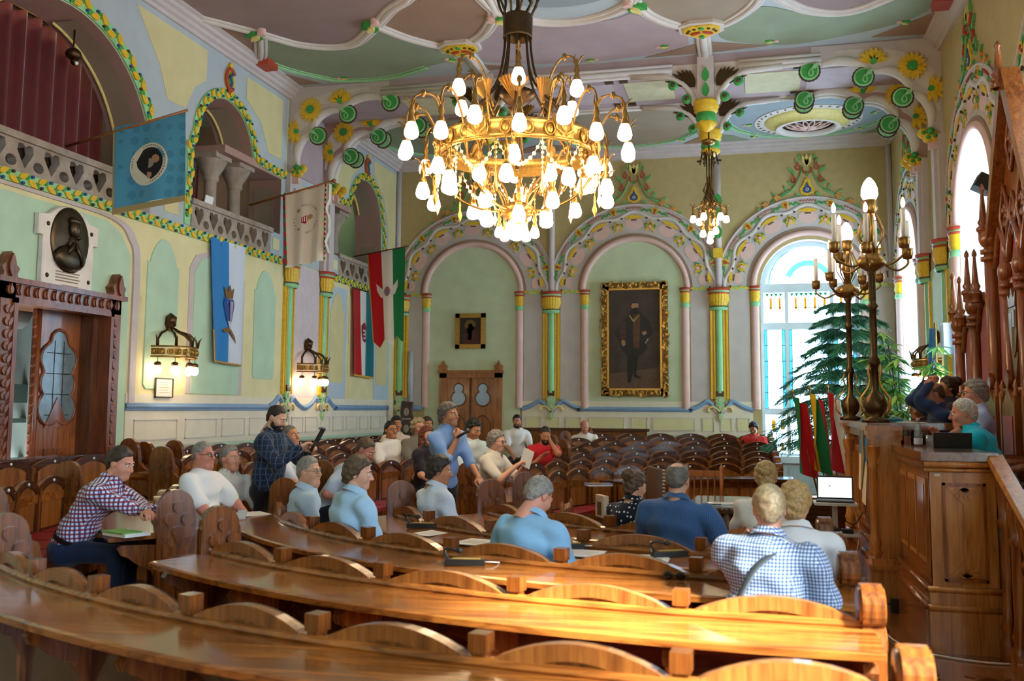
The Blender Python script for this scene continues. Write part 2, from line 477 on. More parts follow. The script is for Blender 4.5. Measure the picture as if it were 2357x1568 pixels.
G2 = [(-.3, 14.4), (.2, 13.75), (.8, 14.1), (1.4, 14.35), (1.95, 14.05), (2.45, 13.4), (2.62, 14.2), (2.3, 14.75), (1.6, 15.1), (.7, 15.33), (.0, 15.1), (-.35, 14.8)]
cplate('ceiling_field', catmull([(p[0], p[1], 0) for p in G2], 6, True), cgreen)
for q in ([(-7.75, 14.75), (-7.3, 15.4), (-7.75, 15.4)], [(-.5, 14.95), (.35, 15.3), (-.5, 15.4)], [(2.7, 14.5), (2.7, 15.35), (1.9, 15.3)], [(-.75, 15.0), (-.75, 15.4), (-1.6, 15.4)], [(-4.3, 15.1), (-3.6, 15.4), (-4.6, 15.4)], [(-7.85, 12.6), (-7.3, 13.1), (-7.85, 13.9)]):
    cplate('ceiling_corner_panel', [Vector(p + (0,)) for p in q], ctan)
for x in (-4.35, -.62):
    crib('ceiling_rib', [(x, 14.2), (x, 14.8), (x, 15.5)], .07)
# stucco bows, shells and buds on the ribs
def bud(u, v, ang, s=.14, parent=ceiling, T=TC, w=.05):
    m = MB(T); m.cur = 0
    ca, sa = math.cos(ang), math.sin(ang)
    for k in (-1, 1):
        m.plate(petal(u, v, ang + k * .45, s * 1.3, s * .7), -.005, w); 
    m.cur = 1; m.plate(petal(u, v, ang, s * 1.2, s * .55), -.005, w * 1.3)
    m.cur = 2; m.plate(ell(u - ca * s * .3, v - sa * s * .3, s * .35, s * .3), -.005, w * 1.1)
    return m.build('stucco_bud', [og, oyp, pinkp], parent)
for u, v, a in ((-7.19, 12.93, 2.6), (-5.35, 12.98, 2.3), (-3.54, 13.21, .3), (-1.55, 13.15, 1.0)): bud(u, v, a, .2, w=.1)
for u, v, a in ((-6.85, 15.2, .2), (-4.75, 14.75, .8), (-2.4, 15.3, 3.1), (.45, 15.1, 3.), (2.25, 14.75, .6), (-1.3, 14.95, .2),
                (-4.4, 18.4, .6), (-3.2, 18.0, 2.), (-2.0, 17.9, .3), (-1.3, 18.6, 1.), (-.1, 17.9, 2.6), (.0, 19.6, 0.), (1.2, 17.7, 1.6), (2.3, 18.0, .8), (2.45, 19.2, 2.), (2.2, 20.3, .4), (1.25, 20.75, 3.), (.2, 20.4, 2.), (-1.4, 20.4, .4), (-3.4, 20.4, 2.), (-5.2, 20.2, 0.)):
    bud(u, v, a, .11, w=.03)
def shell(u, v):
    m = MB(TC); m.cur = 0
    m.plate([(u + x * 1.25, v + y * 1.25) for x, y in [(0, .34), (-.26, .1), (-.27, -.1), (-.14, -.2), (.14, -.2), (.27, -.1), (.26, .1)]], -.01, .07)
    m.cur = 1; m.plate([(u + x, v + y) for x, y in [(0, .32), (-.26, .1), (-.27, -.08), (-.14, -.18), (.14, -.18), (.27, -.08), (.26, .1)]], .0, .095)
    m.cur = 2
    for k in range(7): a = PI + PI * k / 6; m.plate(ell(u + .21 * math.cos(a), v + .02 + .13 * math.sin(a), .024, .024), 0, .11)
    m.cur = 3; m.plate(ell(u - .09, v + .06, .085, .035, -.5), 0, .115); m.plate(ell(u + .09, v + .06, .085, .035, .5), 0, .115)
    m.cur = 4; m.plate(petal(u, v - .06, -PI / 2, .1, .08), 0, .115); m.plate(petal(u, v + .16, PI / 2, .12, .07), 0, .115)
    return m.build('stucco_shell', [white, oy, obr, ored, og], ceiling)
shell(-4.38, 14.2); shell(-.62, 14.25)
m = MB(TC); m.bbox((XL, 14.0, -.01), (XL + .35, 14.35, .12)); m.build('corner_boss', ored, ceiling)
m = MB(TC); m.bbox((XR - .35, 13.85, -.01), (XR, 14.2, .12)); m.build('corner_boss', ored, ceiling)
# rear bay ceiling: three fields and the grille rosette
for cx, mt in ((-6.15, cgreen), (-2.45, cbeige), (1.2, cblue)):
    cplate('ceiling_field', [Vector(p + (0,)) for p in ell(cx, 19.1, 1.55, 1.6, 0, 40)], mt)
    for sx in (-1, 1):
        for sy in (-1, 1):
            q = [(cx + sx * 1.7, 19.1 + sy * 1.7), (cx + sx * 1.7, 19.1 + sy * 1.1), (cx + sx * 1.45, 19.1 + sy * 1.25), (cx + sx * 1.1, 19.1 + sy * 1.7)]
            cplate('ceiling_corner_panel', [Vector(p + (0,)) for p in q], ctan if mt is not cblue else cgreen)
    crib('ceiling_edge', arc(cx, 19.1, 1.6, 0, 360, 24), .016, olg, 3)
m = MB(TC)
u0, v0 = 1.2, 19.55
m.cur = 0; m.strip(arc(u0, v0, .84, 0, 360, 40), arc(u0, v0, 1.03, 0, 360, 40), -.01, .025)
m.cur = 1; m.lathe([(.84, .0), (.82, .05), (.74, .06), (.70, .11), (.64, .13), (.62, .18)], (u0, v0, 0), 40)
m.cur = 0; m.lathe([(.62, .18), (.56, .19), (.52, .17), (.5, .1)], (u0, v0, 0), 40)
m.cur = 2; m.plate(arc(u0, v0, .5, 0, 351, 39), .02, .04)
rosette = m.build('ceiling_rosette', [white, oyp, obr], ceiling)
m = MB(TC)
for k in range(12):
    a = k * PI / 6
    for s in (-1, 1):
        pts = [(u0 + .5 * t * math.cos(a + s * .9 * (1 - t)), v0 + .5 * t * math.sin(a + s * .9 * (1 - t)), .05 + .13 * (1 - t * t)) for t in (0, .2, .4, .6, .8, 1)]
        m.tube(pts, .014, 5)
m.ball((u0, v0, .2), .035); m.build('grille', pinkp, rosette)
m = MB(TC)
for k in range(36):
    a = 2 * PI * k / 36
    m.plate(petal(u0 + .93 * math.cos(a), v0 + .93 * math.sin(a), a + .6, .07, .04), 0, .035)
m.build('leaf_dots', obr, rosette)
# cornice all round both bays
def cornice(path, name='cornice'):
    prof = [(0, .02), (.0, -.24), (.05, -.24), (.06, -.19), (.11, -.17), (.12, -.12), (.17, -.1), (.18, -.05), (.24, -.03), (.25, .02)]
    m = MB(); m.sweep(path, prof); return m.build(name, offw, ceiling)
ZU = Vector((0, 0, 1))
cornice([((XL, -6, ZC), (1, 0, 0), ZU), ((XL, 15.5, ZC), (1, 0, 0), ZU)])
cornice([((XL, 17.2, ZC), (1, 0, 0), ZU), ((XL, YB, ZC), (1, 0, 0), ZU)])
cornice([((XR, -6, ZC), (-1, 0, 0), ZU), ((XR, 15.5, ZC), (-1, 0, 0), ZU)])
cornice([((XR, 17.2, ZC), (-1, 0, 0), ZU), ((XR, YB, ZC), (-1, 0, 0), ZU)])
cornice([((XL, YB, ZC), (0, -1, 0), ZU), ((XR, YB, ZC), (0, -1, 0), ZU)])

# ================================================================== cross beam with cusped brackets
YA, YZ = 15.5, 17.2
mb = MB(); mb.bbox((XL, YA, 7.2), (XR, YZ, ZC + .02))
beam = struct(mb.build('trim_1', mauvel)); tag(beam, 'lilac plaster ceiling beam with white mouldings crossing the hall')
def onY(y, s):  # plane facing the viewer at depth y; w toward -Y
    return lambda u, v, w: (u, y - w * s, v)
for yy, s, zz in ((YA, 1, 7.2), (YZ, -1, 7.2)):
    m = MB(); 
    for dz, rr in ((.0, .05), (.075, .035), (-.065, .03)):
        for xa, xb in ((XL + 1.75, -1.15), (-.1, XR - 1.75)):
            m.tube([(xa, yy - .01 * s, zz + .02 + dz), (xb, yy - .01 * s, zz + .02 + dz)], rr, 8)
    m.build('beam_moulding', white, beam)
m = MB(); m.cur = 0
for x0, x1, mt in ((-6.0, -4.9, 0), (-4.7, -2.2, 1), (-2.0, -1.2, 0), (-.0, .9, 0), (1.0, 2.0, 1)):
    m.cur = mt; m.bbox((x0, 15.85, 7.188), (x1, 16.85, 7.2))
m.build('soffit_panel', [paint('soffit_yellow', '#cfc8a4', .8), paint('soffit_lilac', '#c4b2b8', .8)], beam)
m = MB()
for x in (-4.8, -2.1, .95):
    for dx in (-.12, .12):
        for y in (15.72, 16.98): m.bbox((x + dx - .07, y - .05, 7.16), (x + dx + .07, y + .05, 7.2))
m.build('soffit_stud', obr, beam)
def bracket(yy, s, side):
    """three-lobed wall bracket with sunflowers, green rosettes and a trefoil bud"""
    xw = XL if side < 0 else XR; d = -side
    T = lambda u, v, w: (xw + d * u, yy - (w + .012) * s, v)
    lob = []
    # cusp chain from wall foot (u=.12,z=6.05) up to beam (u=1.75,z=7.15)
    A, B, C, D = (.16, 6.02), (.42, 6.62), (.98, 6.98), (1.78, 7.14)
    def lobe(p, q, bul):
        mx, my = (p[0] + q[0]) / 2, (p[1] + q[1]) / 2
        nx, ny = -(q[1] - p[1]), q[0] - p[0]; ln = math.hypot(nx, ny)
        return [(p[0] + (q[0] - p[0]) * t + nx / ln * bul * 4 * t * (1 - t), p[1] + (q[1] - p[1]) * t + ny / ln * bul * 4 * t * (1 - t)) for t in [i / 10 for i in range(11)]]
    L1, L2, L3 = lobe(A, B, .12), lobe(B, C, .15), lobe(C, D, .12)
    edge = L1 + L2[1:] + L3[1:]
    m = MB(T); m.plate([(0, 5.9)] + [(.12, 5.9)] + edge + [(1.9, 7.2), (1.9, ZC - .02), (0, ZC - .02)], -.14, .0)
    br = m.build('beam_bracket', offw if yy == YA else pinkbr, beam)
    m = MB(T)
    for L in (L1, L2, L3):
        m.tube([(p[0], p[1], -.05) for p in L], [.05 + .035 * math.sin(PI * i / 10) for i in range(11)], 8)
    m.build('lobe_moulding', white, br)
    m = MB(T); m.plate([(.03, 6.3), (.1, 6.9), (.35, 7.2), (.9, 7.33), (1.5, 7.34)] + [(p[0] - .06, p[1] + .1) for p in (L3[::-1] + L2[::-1] + L1[::-1])[2:-2]], -.01, .012)
    m.build('bracket_field', white, br)
    for (u, v, n, a0, a1) in ((.42, 7.0, 16, 0, 2 * PI), (.16, 6.62, 7, 1.7, 4.9), (.98, 7.12, 8, .2, 3.0)):
        m = MB(T)
        for k in range(n):
            a = a0 + (a1 - a0) * k / (n if a1 > 6 else n - 1)
            m.cur = 0; m.plate(petal(u, v, a, .23, .085, 6), .0, .035 + .012 * (k % 2))
        m.cur = 1; m.plate(ell(u, v, .075 if n > 10 else .045, .075 if n > 10 else .045, 0, 12), 0, .06)
        m.build('sunflower', [oy, og], br)
    for (u, v) in (B, C, D):
        cu, cv = u + .15, v - .1
        m = MB(T); m.cur = 0; m.plate([(cu + .165 * (1 + .05 * (i % 2)) * math.cos(2 * PI * i / 36), cv + .165 * (1 + .05 * (i % 2)) * math.sin(2 * PI * i / 36)) for i in range(36)], -.025, .0)
        m.cur = 1; m.plate(ell(cu, cv, .145, .145, 0, 20), -.05, .02); m.cur = 2; m.plate(ell(cu, cv, .12, .12, 0, 20), 0, .03)
        m.cur = 1; m.plate(petal(cu - .02, cv - .1, 1.57, .14, .09), 0, .045); m.cur = 2; m.plate(petal(cu - .02, cv - .08, 1.57, .09, .045), 0, .055)
        m.cur = 1; m.plate(petal(cu - .14, cv + .1, -.6, .14, .06), 0, .06)
        m.build('green_rosette', [obr, olg, og], br)
    u, v = .2, 5.95
    m = MB(T)
    for k in range(3):
        a = -.5 - k * 1.05 + .9
        m.cur = 0; m.ball((u + .1 * math.cos(a - .6), v + .1 * math.sin(a - .6), .02), (.085, .085, .05)); m.cur = 1; m.ball((u + .1 * math.cos(a - .6), v + .1 * math.sin(a - .6), .06), (.035, .035, .03))
    m.cur = 1; m.ball((u, v, .06), .06)
    m.build('trefoil_bud', [oy, og], br)
    m = MB(T); m.bbox((.05, 5.68, -.05), (.22, 5.84, .03)); m.build('bracket_block', pinkp, br)
for yy, s in ((YA, 1), (YZ, -1)):
    for side in (-1, 1): bracket(yy, s, side)
for yy, s in ((YZ - .25, 1),):
    for side in (-1, 1): bracket(yy, s, side)
# winged bosses where the beam meets the pendants
def wing_boss(xc, yy):
    T = lambda u, v, w: (xc + u, yy - w, v)
    m = MB(T)
    hull = [(-.16, 6.62), (-.2, 6.8), (-.34, 7.0), (-.62, 7.16), (-1.2, 7.18), (-1.2, 7.3), (1.2, 7.3), (1.2, 7.18), (.62, 7.16), (.34, 7.0), (.2, 6.8), (.16, 6.62)]
    m.plate(hull, -.14, 0); b = m.build('boss_bracket', white, beam)
    m = MB(T)
    for sg in (-1, 1):
        m.tube([(sg * u, v, 0) for u, v in ((.17, 6.62), (.22, 6.8), (.36, 6.98), (.62, 7.12), (1.2, 7.16))], .05, 8)
    m.build('boss_moulding', white, b)
    for sg in (-1, 1):
        m = MB(T)
        for k in range(7):
            a = .25 + k * .17
            x0, y0 = sg * .17, 6.92
            m.plate(petal(x0, y0, a if sg > 0 else PI - a, .5 - .035 * k, .085, 5), 0, .03 + .004 * k)
        m.build('wing', brassd, b)
        for u, v in ((.3, 6.78), (.52, 7.02)):
            m = MB(T); m.cur = 0; m.ball((sg * u, v - .06, .02), (.085, .085, .05)); m.cur = 1; m.ball((sg * u, v - .06, .06), .04); m.build('green_ball', [og, obr], b)
    m = MB(T); m.cur = 0; m.bbox((-.13, 6.64, -.2), (.13, 7.4, .05))
    m.cur = 1
    for v in (6.85, 7.1): m.plate(petal(0, v - .12, PI / 2, .24, .12), .0, .075)
    m.build('boss_shaft', [offw, og], b)
    m = MB(); m.cur = 0; m.lathe([(.0, 6.68), (.2, 6.68), (.22, 6.64), (.19, 6.61), (.21, 6.58), (.18, 6.55), (.19, 6.51), (.15, 6.48)], (xc, yy + .05, 0), 16)
    m.cur = 1; m.lathe([(.15, 6.48), (.16, 6.43), (.17, 6.39), (.14, 6.33)], (xc, yy + .05, 0), 16)
    m.cur = 0; m.lathe([(.14, 6.34), (.16, 6.29), (.1, 6.22), (.05, 6.19), (0, 6.18)], (xc, yy + .05, 0), 16, ripple=(6, .12))
    m.build('boss_pendant', [oy, og], b)
wing_boss(-.62, YA - .015); wing_boss(-.62, YZ - .02); wing_boss(-4.3, YA - .015); wing_boss(-4.3, YZ - .02)
# ================================================================== arch ornament shared by the walls
def motif_flower(T, u, v, ang, s, parent, name='painted_flower'):
    m = MB(T); m.cur = 0
    for k in range(5):
        a = ang + PI / 2 + (k - 2) * .75
        m.plate(petal(u, v, a, s * (1. if k % 2 == 0 else .75), s * .42, 5), .02, .045)
    m.cur = 0
    for k in (-1, 1): m.plate(petal(u, v, ang - PI / 2 + k * .75, s * 1.1, s * .3, 5), .02, .04)
    m.cur = 1
    for k in (-1, 1):
        pts = [(u + s * .75 * math.cos(ang + k * (.2 + .5 * t) + (0 if k > 0 else PI)), v + s * .75 * math.sin(ang + k * (.2 + .5 * t) + (0 if k > 0 else PI))) for t in (-.9, -.3, .3, .9)]
        m.tube([(p[0], p[1], .04) for p in pts], [s * .05, s * .13, s * .13, s * .05], 5)
    m.cur = 2; m.plate(ell(u, v, s * .26, s * .26, 0, 10), .02, .055)
    m.cur = 3; m.plate(ell(u - .5 * s * math.sin(ang), v + .5 * s * math.cos(ang), s * .1, s * .1, 0, 6), .02, .06)
    return m.build(name, [oy, og, pinkp, obr], parent)
def arch_ornament(T, c, parent, zs=4.3, fin=True):
    pol = lambda r, th: (c + r * math.cos(math.radians(th)), zs + r * math.sin(math.radians(th)))
    m = MB(T)
    A = [pol(1.22, t) for t in range(-2, 183, 4)]; B = [pol(1.9, t) for t in range(-2, 183, 4)]
    m.strip(A, B, -.005, .022)
    band = m.build('arch_band', lav, parent)
    m = MB(T); m.cur = 0
    m.tube([pol(1.905, t) + (.022,) for t in range(-2, 183, 4)], .022, 6)
    m.build('arch_outer_fillet', offw, band)
    m = MB(T); m.tube([pol(1.69 + .055 * math.cos(math.radians((t - 90) * 360 / 29)), t) + (.022,) for t in range(0, 181, 2)], .042, 7, flat=.7)
    m.build('wavy_rib', white, band)
    m = MB(T); m.strip([pol(1.19, t) for t in range(-2, 183, 4)], [pol(1.255, t) for t in range(-2, 183, 4)], 0, .04); m.build('arch_fillet', ctan, band)
    m = MB(T); m.tube([pol(1.14, t) + (.02,) for t in range(0, 181, 5)], .065, 8); m.build('arch_rib', pinkp, band)
    for th in (90, 61, 119, 32, 148, 8, 172):
        sc = 1. if th not in (8, 172) else .6
        a = math.radians(th) - PI / 2
        u, v = pol(1.47, th)
        m = MB(T); m.plate(ell(u, v, .2 * sc, .135 * sc, a, 18), .015, .03); m.build('pink_oval', pinkp, band)
        m = MB(T); m.cur = 0; hw = 7.2 * sc
        Q = [th - hw + 2 * hw * i / 8 for i in range(9)]
        m.strip([pol(1.615 - .03 * math.sin(PI * i / 8), q) for i, q in enumerate(Q)], [pol(1.63 + .035 * math.sin(PI * i / 8), q) for i, q in enumerate(Q)], .015, .045)
        m.cur = 1
        for q in (th - hw - 1.6, th + hw + 1.6):
            p = pol(1.615, q); m.plate(petal(p[0], p[1], math.radians(q) + (PI / 2 if q > th else -PI / 2), .06, .04, 5), .015, .05)
        for dq in (-1.6, 0, 1.6):
            p = pol(1.555, th + dq); m.plate(ell(p[0], p[1], .016, .022, math.radians(th), 6), .015, .045)
        m.build('yellow_crescent', [oy, obr], band)
    for th in (75.8, 104.2, 47, 133, 18, 162):
        u, v = pol(1.44, th); motif_flower(T, u, v, math.radians(th) - PI / 2, .14, band)
    for th in (75.4, 104.6, 47, 133, 18, 162):
        u, v = pol(1.805, th); a = math.radians(th) - PI / 2
        m = MB(T); m.cur = 0
        for k in range(6): m.plate(petal(u, v, a + k * PI / 3, .095, .06, 5), .02, .04)
        m.cur = 1
        for sg in (-1, 1):
            for k in range(4):
                p = pol(1.79 + .03 * (-1) ** k, th + sg * (4.2 + 1.9 * k)); m.plate(petal(p[0], p[1], a + sg * (.6 if k % 2 else -.6) + (0 if sg > 0 else PI), .085, .045, 5), .02, .04)
        m.cur = 2; m.plate(ell(u, v, .03, .03, 0, 8), .02, .05); p = pol(1.74, th); m.plate(ell(p[0], p[1], .022, .022, 0, 6), .02, .05)
        m.build('yellow_flower', [oy, og, ored], band)
    for th in (90, 61, 119, 32, 148, 5, 175):
        m = MB(T); n = 13
        m.tube([pol(1.83 + .016 * (-1) ** i, th - 5.5 + 11 * i / (n - 1)) + (.03,) for i in range(n)], .010, 5)
        m.build('red_scroll', ored, band)
    if not fin: return band
    # finial bouquet
    z0 = zs + 1.93
    m = MB(T); m.cur = 0
    for k in (-1, 1):
        m.tube([(c + k * x, z0 + y, .02) for x, y in ((.55, .0), (.34, .1), (.22, .26), (.14, .45), (.07, .62))], .018, 5)
        m.tube([(c + k * x, z0 + y, .02) for x, y in ((.75, -.12), (.5, .06), (.3, .14))], .016, 5)
        for x, y, a, l in ((.62, .03, .5, .12), (.42, .12, 1.2, .12), (.3, .24, .6, .12), (.26, .45, 1.3, .15), (.3, .52, .9, .14), (.17, .68, 1.1, .14), (.13, .78, 1.3, .12), (.82, -.17, .3, .12), (.95, -.26, .1, .1), (.16, .02, .3, .1), (.2, -.02, -.2, .1)):
            m.plate(petal(c + k * x, z0 + y, a if k > 0 else PI - a, l, .06, 5), .0, .035)
    m.build('finial_stem', paint('ornament_leaf_green', '#6fae6a', .5, .1), band)
    m = MB(T); m.cur = 0
    for k in (-1, 1):
        for x, y in ((.27, .34), (.19, .62)):
            m.tube([(c + k * x + .045 * math.cos(t), z0 + y + .055 * math.sin(t), .03) for t in [2 * PI * i / 10 for i in range(10)]], .013, 5, closed=True)
            m.plate(ell(c + k * x, z0 + y + .08, .02, .03, 0, 6), 0, .04)
        m.tube([(c + k * x, z0 + y, .03) for x, y in ((.0, .48), (.08, .5), (.09, .6))], .016, 5)
    m.build('pomegranate', ored, band)
    m = MB(T); m.cur = 0; m.plate([(c + x, z0 + y) for x, y in ((0, .0), (-.13, .06), (-.15, .16), (-.08, .24), (-.05, .34), (0, .38), (.05, .34), (.08, .24), (.15, .16), (.13, .06))], 0, .03)
    m.cur = 1; m.plate([(c + x, z0 + y) for x, y in ((0, .05), (-.08, .08), (-.085, .15), (-.03, .22), (0, .3), (.03, .22), (.085, .15), (.08, .08))], 0, .042)
    m.cur = 2; m.plate(ell(c, z0 + .13, .035, .035, 0, 10), 0, .05); m.cur = 3; m.plate(ell(c, z0 + .13, .016, .016, 0, 6), 0, .055)
    m.build('finial_heart', [oy, obl, white, obr], band)
    m = MB(T); m.cur = 0
    for a in (-.4, 0, .4): m.plate(petal(c, z0 + .64, PI / 2 + a, .26, .09, 6), 0, .04)
    m.cur = 1; m.plate(ell(c, z0 + .46, .03, .03, 0, 8), 0, .045)
    m.build('finial_tulip', [oyp, og], band)
    for k in (-1, 1):
        for x, y in ((.62, -.02), (.86, -.17)):
            m = MB(T)
            for q in range(4): m.plate(petal(c + k * x, z0 + y, .3 + q * 1.4, .08, .055, 5), 0, .04)
            m.build('finial_flower', oor, band)
    return band
def small_pilaster(T, u, parent, z0=1.72, z1=4.02, R=.085):
    m = MB(T); m.lathe_T = None
    def half(prof, n=10):
        vs = []; fs = []; k = n + 1
        for r, z in prof:
            for i in range(k):
                a = PI * i / n; vs.append((u + r * math.cos(a), z, r * math.sin(a) * .8))
        for j in range(len(prof) - 1):
            for i in range(n): fs.append((j * k + i, j * k + i + 1, (j + 1) * k + i + 1, (j + 1) * k + i))
        m._add(vs, fs, True)
    m.cur = 0; half([(R, z0), (R, z1 - .12)])
    m.cur = 1; half([(R, z1 - .12), (R * 1.2, z1 - .1), (R * 1.2, z1 - .04), (R, z1 - .02)])
    m.cur = 2; half([(R, z1 - .02), (R * 1.05, z1 + .02), (R * 1.25, z1 + .06), (R * 1.12, z1 + .16), (R * 1.25, z1 + .2)])
    m.cur = 3; half([(R * 1.2, z1 + .2), (R * 1.35, z1 + .215), (R * 1.35, z1 + .235)])
    m.cur = 1; half([(R * 1.2, z1 + .235), (R * 1.25, z1 + .26)]); m.cur = 3; half([(R * 1.4, z1 + .26), (R * 1.5, z1 + .31), (0.001, z1 + .31)])
    return m.build('pilaster', [pinkp, ogrn2, oy, ored], parent)
def big_column(T, u, parent, z0=2.06, zt=4.3, halfw=.2, fluted=True):
    m = MB(T)
    def half(prof, n=14, rip=None):
        vs = []; fs = []; k = n + 1
        for r, z in prof:
            for i in range(k):
                a = PI * i / n; rr = r * (1 + (rip[1] * math.cos(rip[0] * a) if rip else 0)); vs.append((u + rr * math.cos(a), z, .03 + rr * math.sin(a) * .75))
        for j in range(len(prof) - 1):
            for i in range(n): fs.append((j * k + i, j * k + i + 1, (j + 1) * k + i + 1, (j + 1) * k + i))
        m._add(vs, fs, True)
    z1 = zt - .46
    for sg in (-1, 1):
        for a, b, mt in ((.08, .115, 1), (.115, .145, 2), (.145, .185, 1)):
            m.cur = mt; x0, x1 = sorted((u + sg * a, u + sg * b)); m.bbox((x0, z0 - .12, 0), (x1, z1, .05 if mt == 1 else .035))
    m.cur = 0; half([(.075, z0), (.075, z1)])
    m.cur = 0; half([(.16, z1 - .02), (.19, z1), (.19, z1 + .05), (.16, z1 + .06)]); m.cur = 3; half([(.2, z1 + .05), (.2, z1 + .075)])
    m.cur = 1; half([(.17, z1 + .075), (.175, z1 + .12), (.22, z1 + .2), (.2, z1 + .3), (.215, z1 + .33)], 42, (21, .035))
    m.cur = 4; half([(.2, z1 + .33), (.225, z1 + .34), (.225, z1 + .365)]); m.cur = 0; half([(.21, z1 + .365), (.23, z1 + .4)]); m.cur = 4; half([(.24, z1 + .4), (.25, z1 + .46), (.001, z1 + .46)])
    col = m.build('wall_column', [ogrn2, oy, oor, obr, ored], parent)
    # carved drop at the foot
    m = MB(T); m.cur = 0; m.plate([(u - .085, z0 + .04), (u - .07, z0 - .06), (u + .07, z0 - .06), (u + .085, z0 + .04)], 0, .08); m.build('column_collar', obr, col)
    m = MB(T)
    m.cur = 0; m.plate([(u + x, z0 + y) for x, y in ((0, -.06), (-.07, -.08), (-.1, -.16), (-.05, -.22), (-.1, -.3), (-.04, -.4), (0, -.42), (.04, -.4), (.1, -.3), (.05, -.22), (.1, -.16), (.07, -.08))], 0, .06)
    m.cur = 1
    for y in (-.14, -.29): m.plate(ell(u, z0 + y, .028, .045, 0, 10), 0, .08)
    m.cur = 2
    for sg in (-1, 1):
        for y in (-.2, -.24, -.28): m.plate(ell(u + sg * .11, z0 + y, .014, .014, 0, 6), 0, .05)
    m.cur = 1
    for sg in (-1, 1): m.plate(petal(u, z0 - .42, PI / 2 + sg * .9, .2, .08, 6), 0, .055)
    m.cur = 3
    for sg in (-1, 1): m.tube([(u + sg * x, z0 + y, .05) for x, y in ((.0, -.42), (.06, -.34), (.14, -.29), (.22, -.3), (.26, -.36), (.22, -.4))], .022, 6)
    m.cur = 0; m.plate(petal(u, z0 - .4, -PI / 2, .2, .12, 6), 0, .06); m.cur = 1; m.plate(ell(u, z0 - .5, .026, .045, 0, 10), 0, .08); m.cur = 2; m.plate(ell(u, z0 - .41, .022, .022, 0, 8), 0, .09)
    m.build('column_drop', [olg, pinkp, obr, oyp], col)
    return col
def wave_rail(T, u0, u1, cols, parent, zr=1.71):
    pts = []
    us = sorted([u0, u1] + [c + d for c in cols for d in (-.75, -.66, -.5, -.4, -.27, -.16, -.05, .05, .16, .27, .4, .5, .66, .75)])
    off = {-.75: 0, -.66: 0, -.5: .05, -.4: .1, -.27: .17, -.16: .1, -.05: -.03, .05: -.03, .16: .1, .27: .17, .4: .1, .5: .05, .66: 0, .75: 0}
    for u in us:
        if u < u0 - 1e-6 or u > u1 + 1e-6: continue
        o = 0
        for c in cols:
            for d, q in off.items():
                if abs(u - c - d) < 1e-6: o = q
        pts.append((u, zr + o, .03))
    P = catmull(pts, 4)
    m = MB(T)
    for dz, r, w in ((0, .032, .03), (-.035, .022, .02), (.03, .02, .02)):
        m.tube([(p.x, p.y + dz, w) for p in P], r, 6)
    return m.build('dado_rail', railb, parent)
def dado_panels(T, u0, u1, edges, parent, zb=1.17, zt=1.62, mat=None):
    m = MB(T); m.bbox((u0, zb, -.002), (u1, 1.72, .018)); d = m.build('dado', mat or cream, parent)
    for a, b in edges:
        m = MB(T); m.cur = 0
        for q in ((a, zb + .08, b, zb + .095), (a, zt - .1, b, zt - .085), (a, zb + .08, a + .015, zt - .085), (b - .015, zb + .08, b, zt - .085)):
            m.bbox((q[0], q[1], 0), (q[2], q[3], .032))
        m.cur = 1; m.bbox((a + .02, zb + .1, 0), (b - .02, zt - .105, .024))
        m.build('dado_panel', [white, yel if mat is None else mat], d)
    return d

# ================================================================== back wall
WC = 1.24
win_hole = [(WC - 1.0, .75), (WC + 1.0, .75)] + arc(WC, 4.3, 1.0, 0, 180, 24)
outer = [(XL - .3, 0), (XR + .3, 0), (XR + .3, ZC + .1), (XL - .3, ZC + .1)]
m = MB(TB); m.holed(outer, [win_hole], 0)
wall_back = struct(m.build('wall_back', tan))
m = MB(TB)   # window reveal
H = win_hole + [win_hole[0]]
m.grid([[(p[0], p[1], 0) for p in H], [(p[0], p[1], -.4) for p in H]], False); m.build('window_reveal', white, wall_back)
for c in (-6.1, -2.42, 1.24): arch_ornament(TB, c, wall_back)
for c in (-6.1, -2.42):
    m = MB(TB); m.plate([(c - 1.12, 0 if c < -5 else 1.72), (c + 1.12, 0 if c < -5 else 1.72)] + arc(c, 4.3, 1.12, 0, 180, 24), -.005, .010); m.build('niche_panel', pgreen, wall_back)
for a, b in ((-7.86, -7.3), (-4.9, -4.47), (-4.07, -3.62), (-1.22, -.82), (-.42, .02), (2.45, 2.9)):
    m = MB(TB); m.bbox((a, 1.72, -.005), (b, 4.28, .012)); m.build('lavender_panel', lav, wall_back)
    m = MB(TB); m.cur = 0; m.bbox((a, 4.26, 0), (b, 4.34, .03)); m.cur = 1
    for k in range(4): m.plate(petal(a + (b - a) * (k + .1) / 4, 4.3, .25 * (-1) ** k, (b - a) / 4.2, .05, 5), 0, .05)
    m.build('garland', [olg, oy], wall_back)
for u in (-7.2, -5.0, -3.52, -1.33, .13, 2.36): small_pilaster(TB, u, wall_back)
for u in (-4.27, -.62):
    big_column(TB, u, wall_back)
    m = MB(TB); m.tube([(u, 4.3, .02), (u, 7.22, .02)], .075, 8); m.build('slender_shaft', offw, wall_back)
    m = MB(TB); m.cur = 0; m.lathe([(.001, 0)], (0, 0, 0), 3); 
m = MB(TB); m.cur = 0
for v in (5.5, 5.9, 6.2): m.plate(ell(-.62, v, .09, .14, 0, 12), .05, .12)
m.cur = 1; m.bbox((-.72, 4.95, .0), (-.52, 5.15, .16)); m.build('shaft_ornament', [og, oy], wall_back)
big_column(TB, -7.82, wall_back)
m = MB(TB); m.tube([(XR - .06, 4.3, .05), (XR - .06, 7.22, .05)], .06, 8); m.build('corner_shaft', offw, wall_back)
m = MB(TB); m.tube([(XL + .06, 4.3, .05), (XL + .06, 7.22, .05)], .06, 8); m.build('corner_shaft', offw, wall_back)
wave_rail(TB, -4.93, .05, (-4.27, -.62), wall_back)
wave_rail(TB, -7.9, -7.28, (), wall_back)
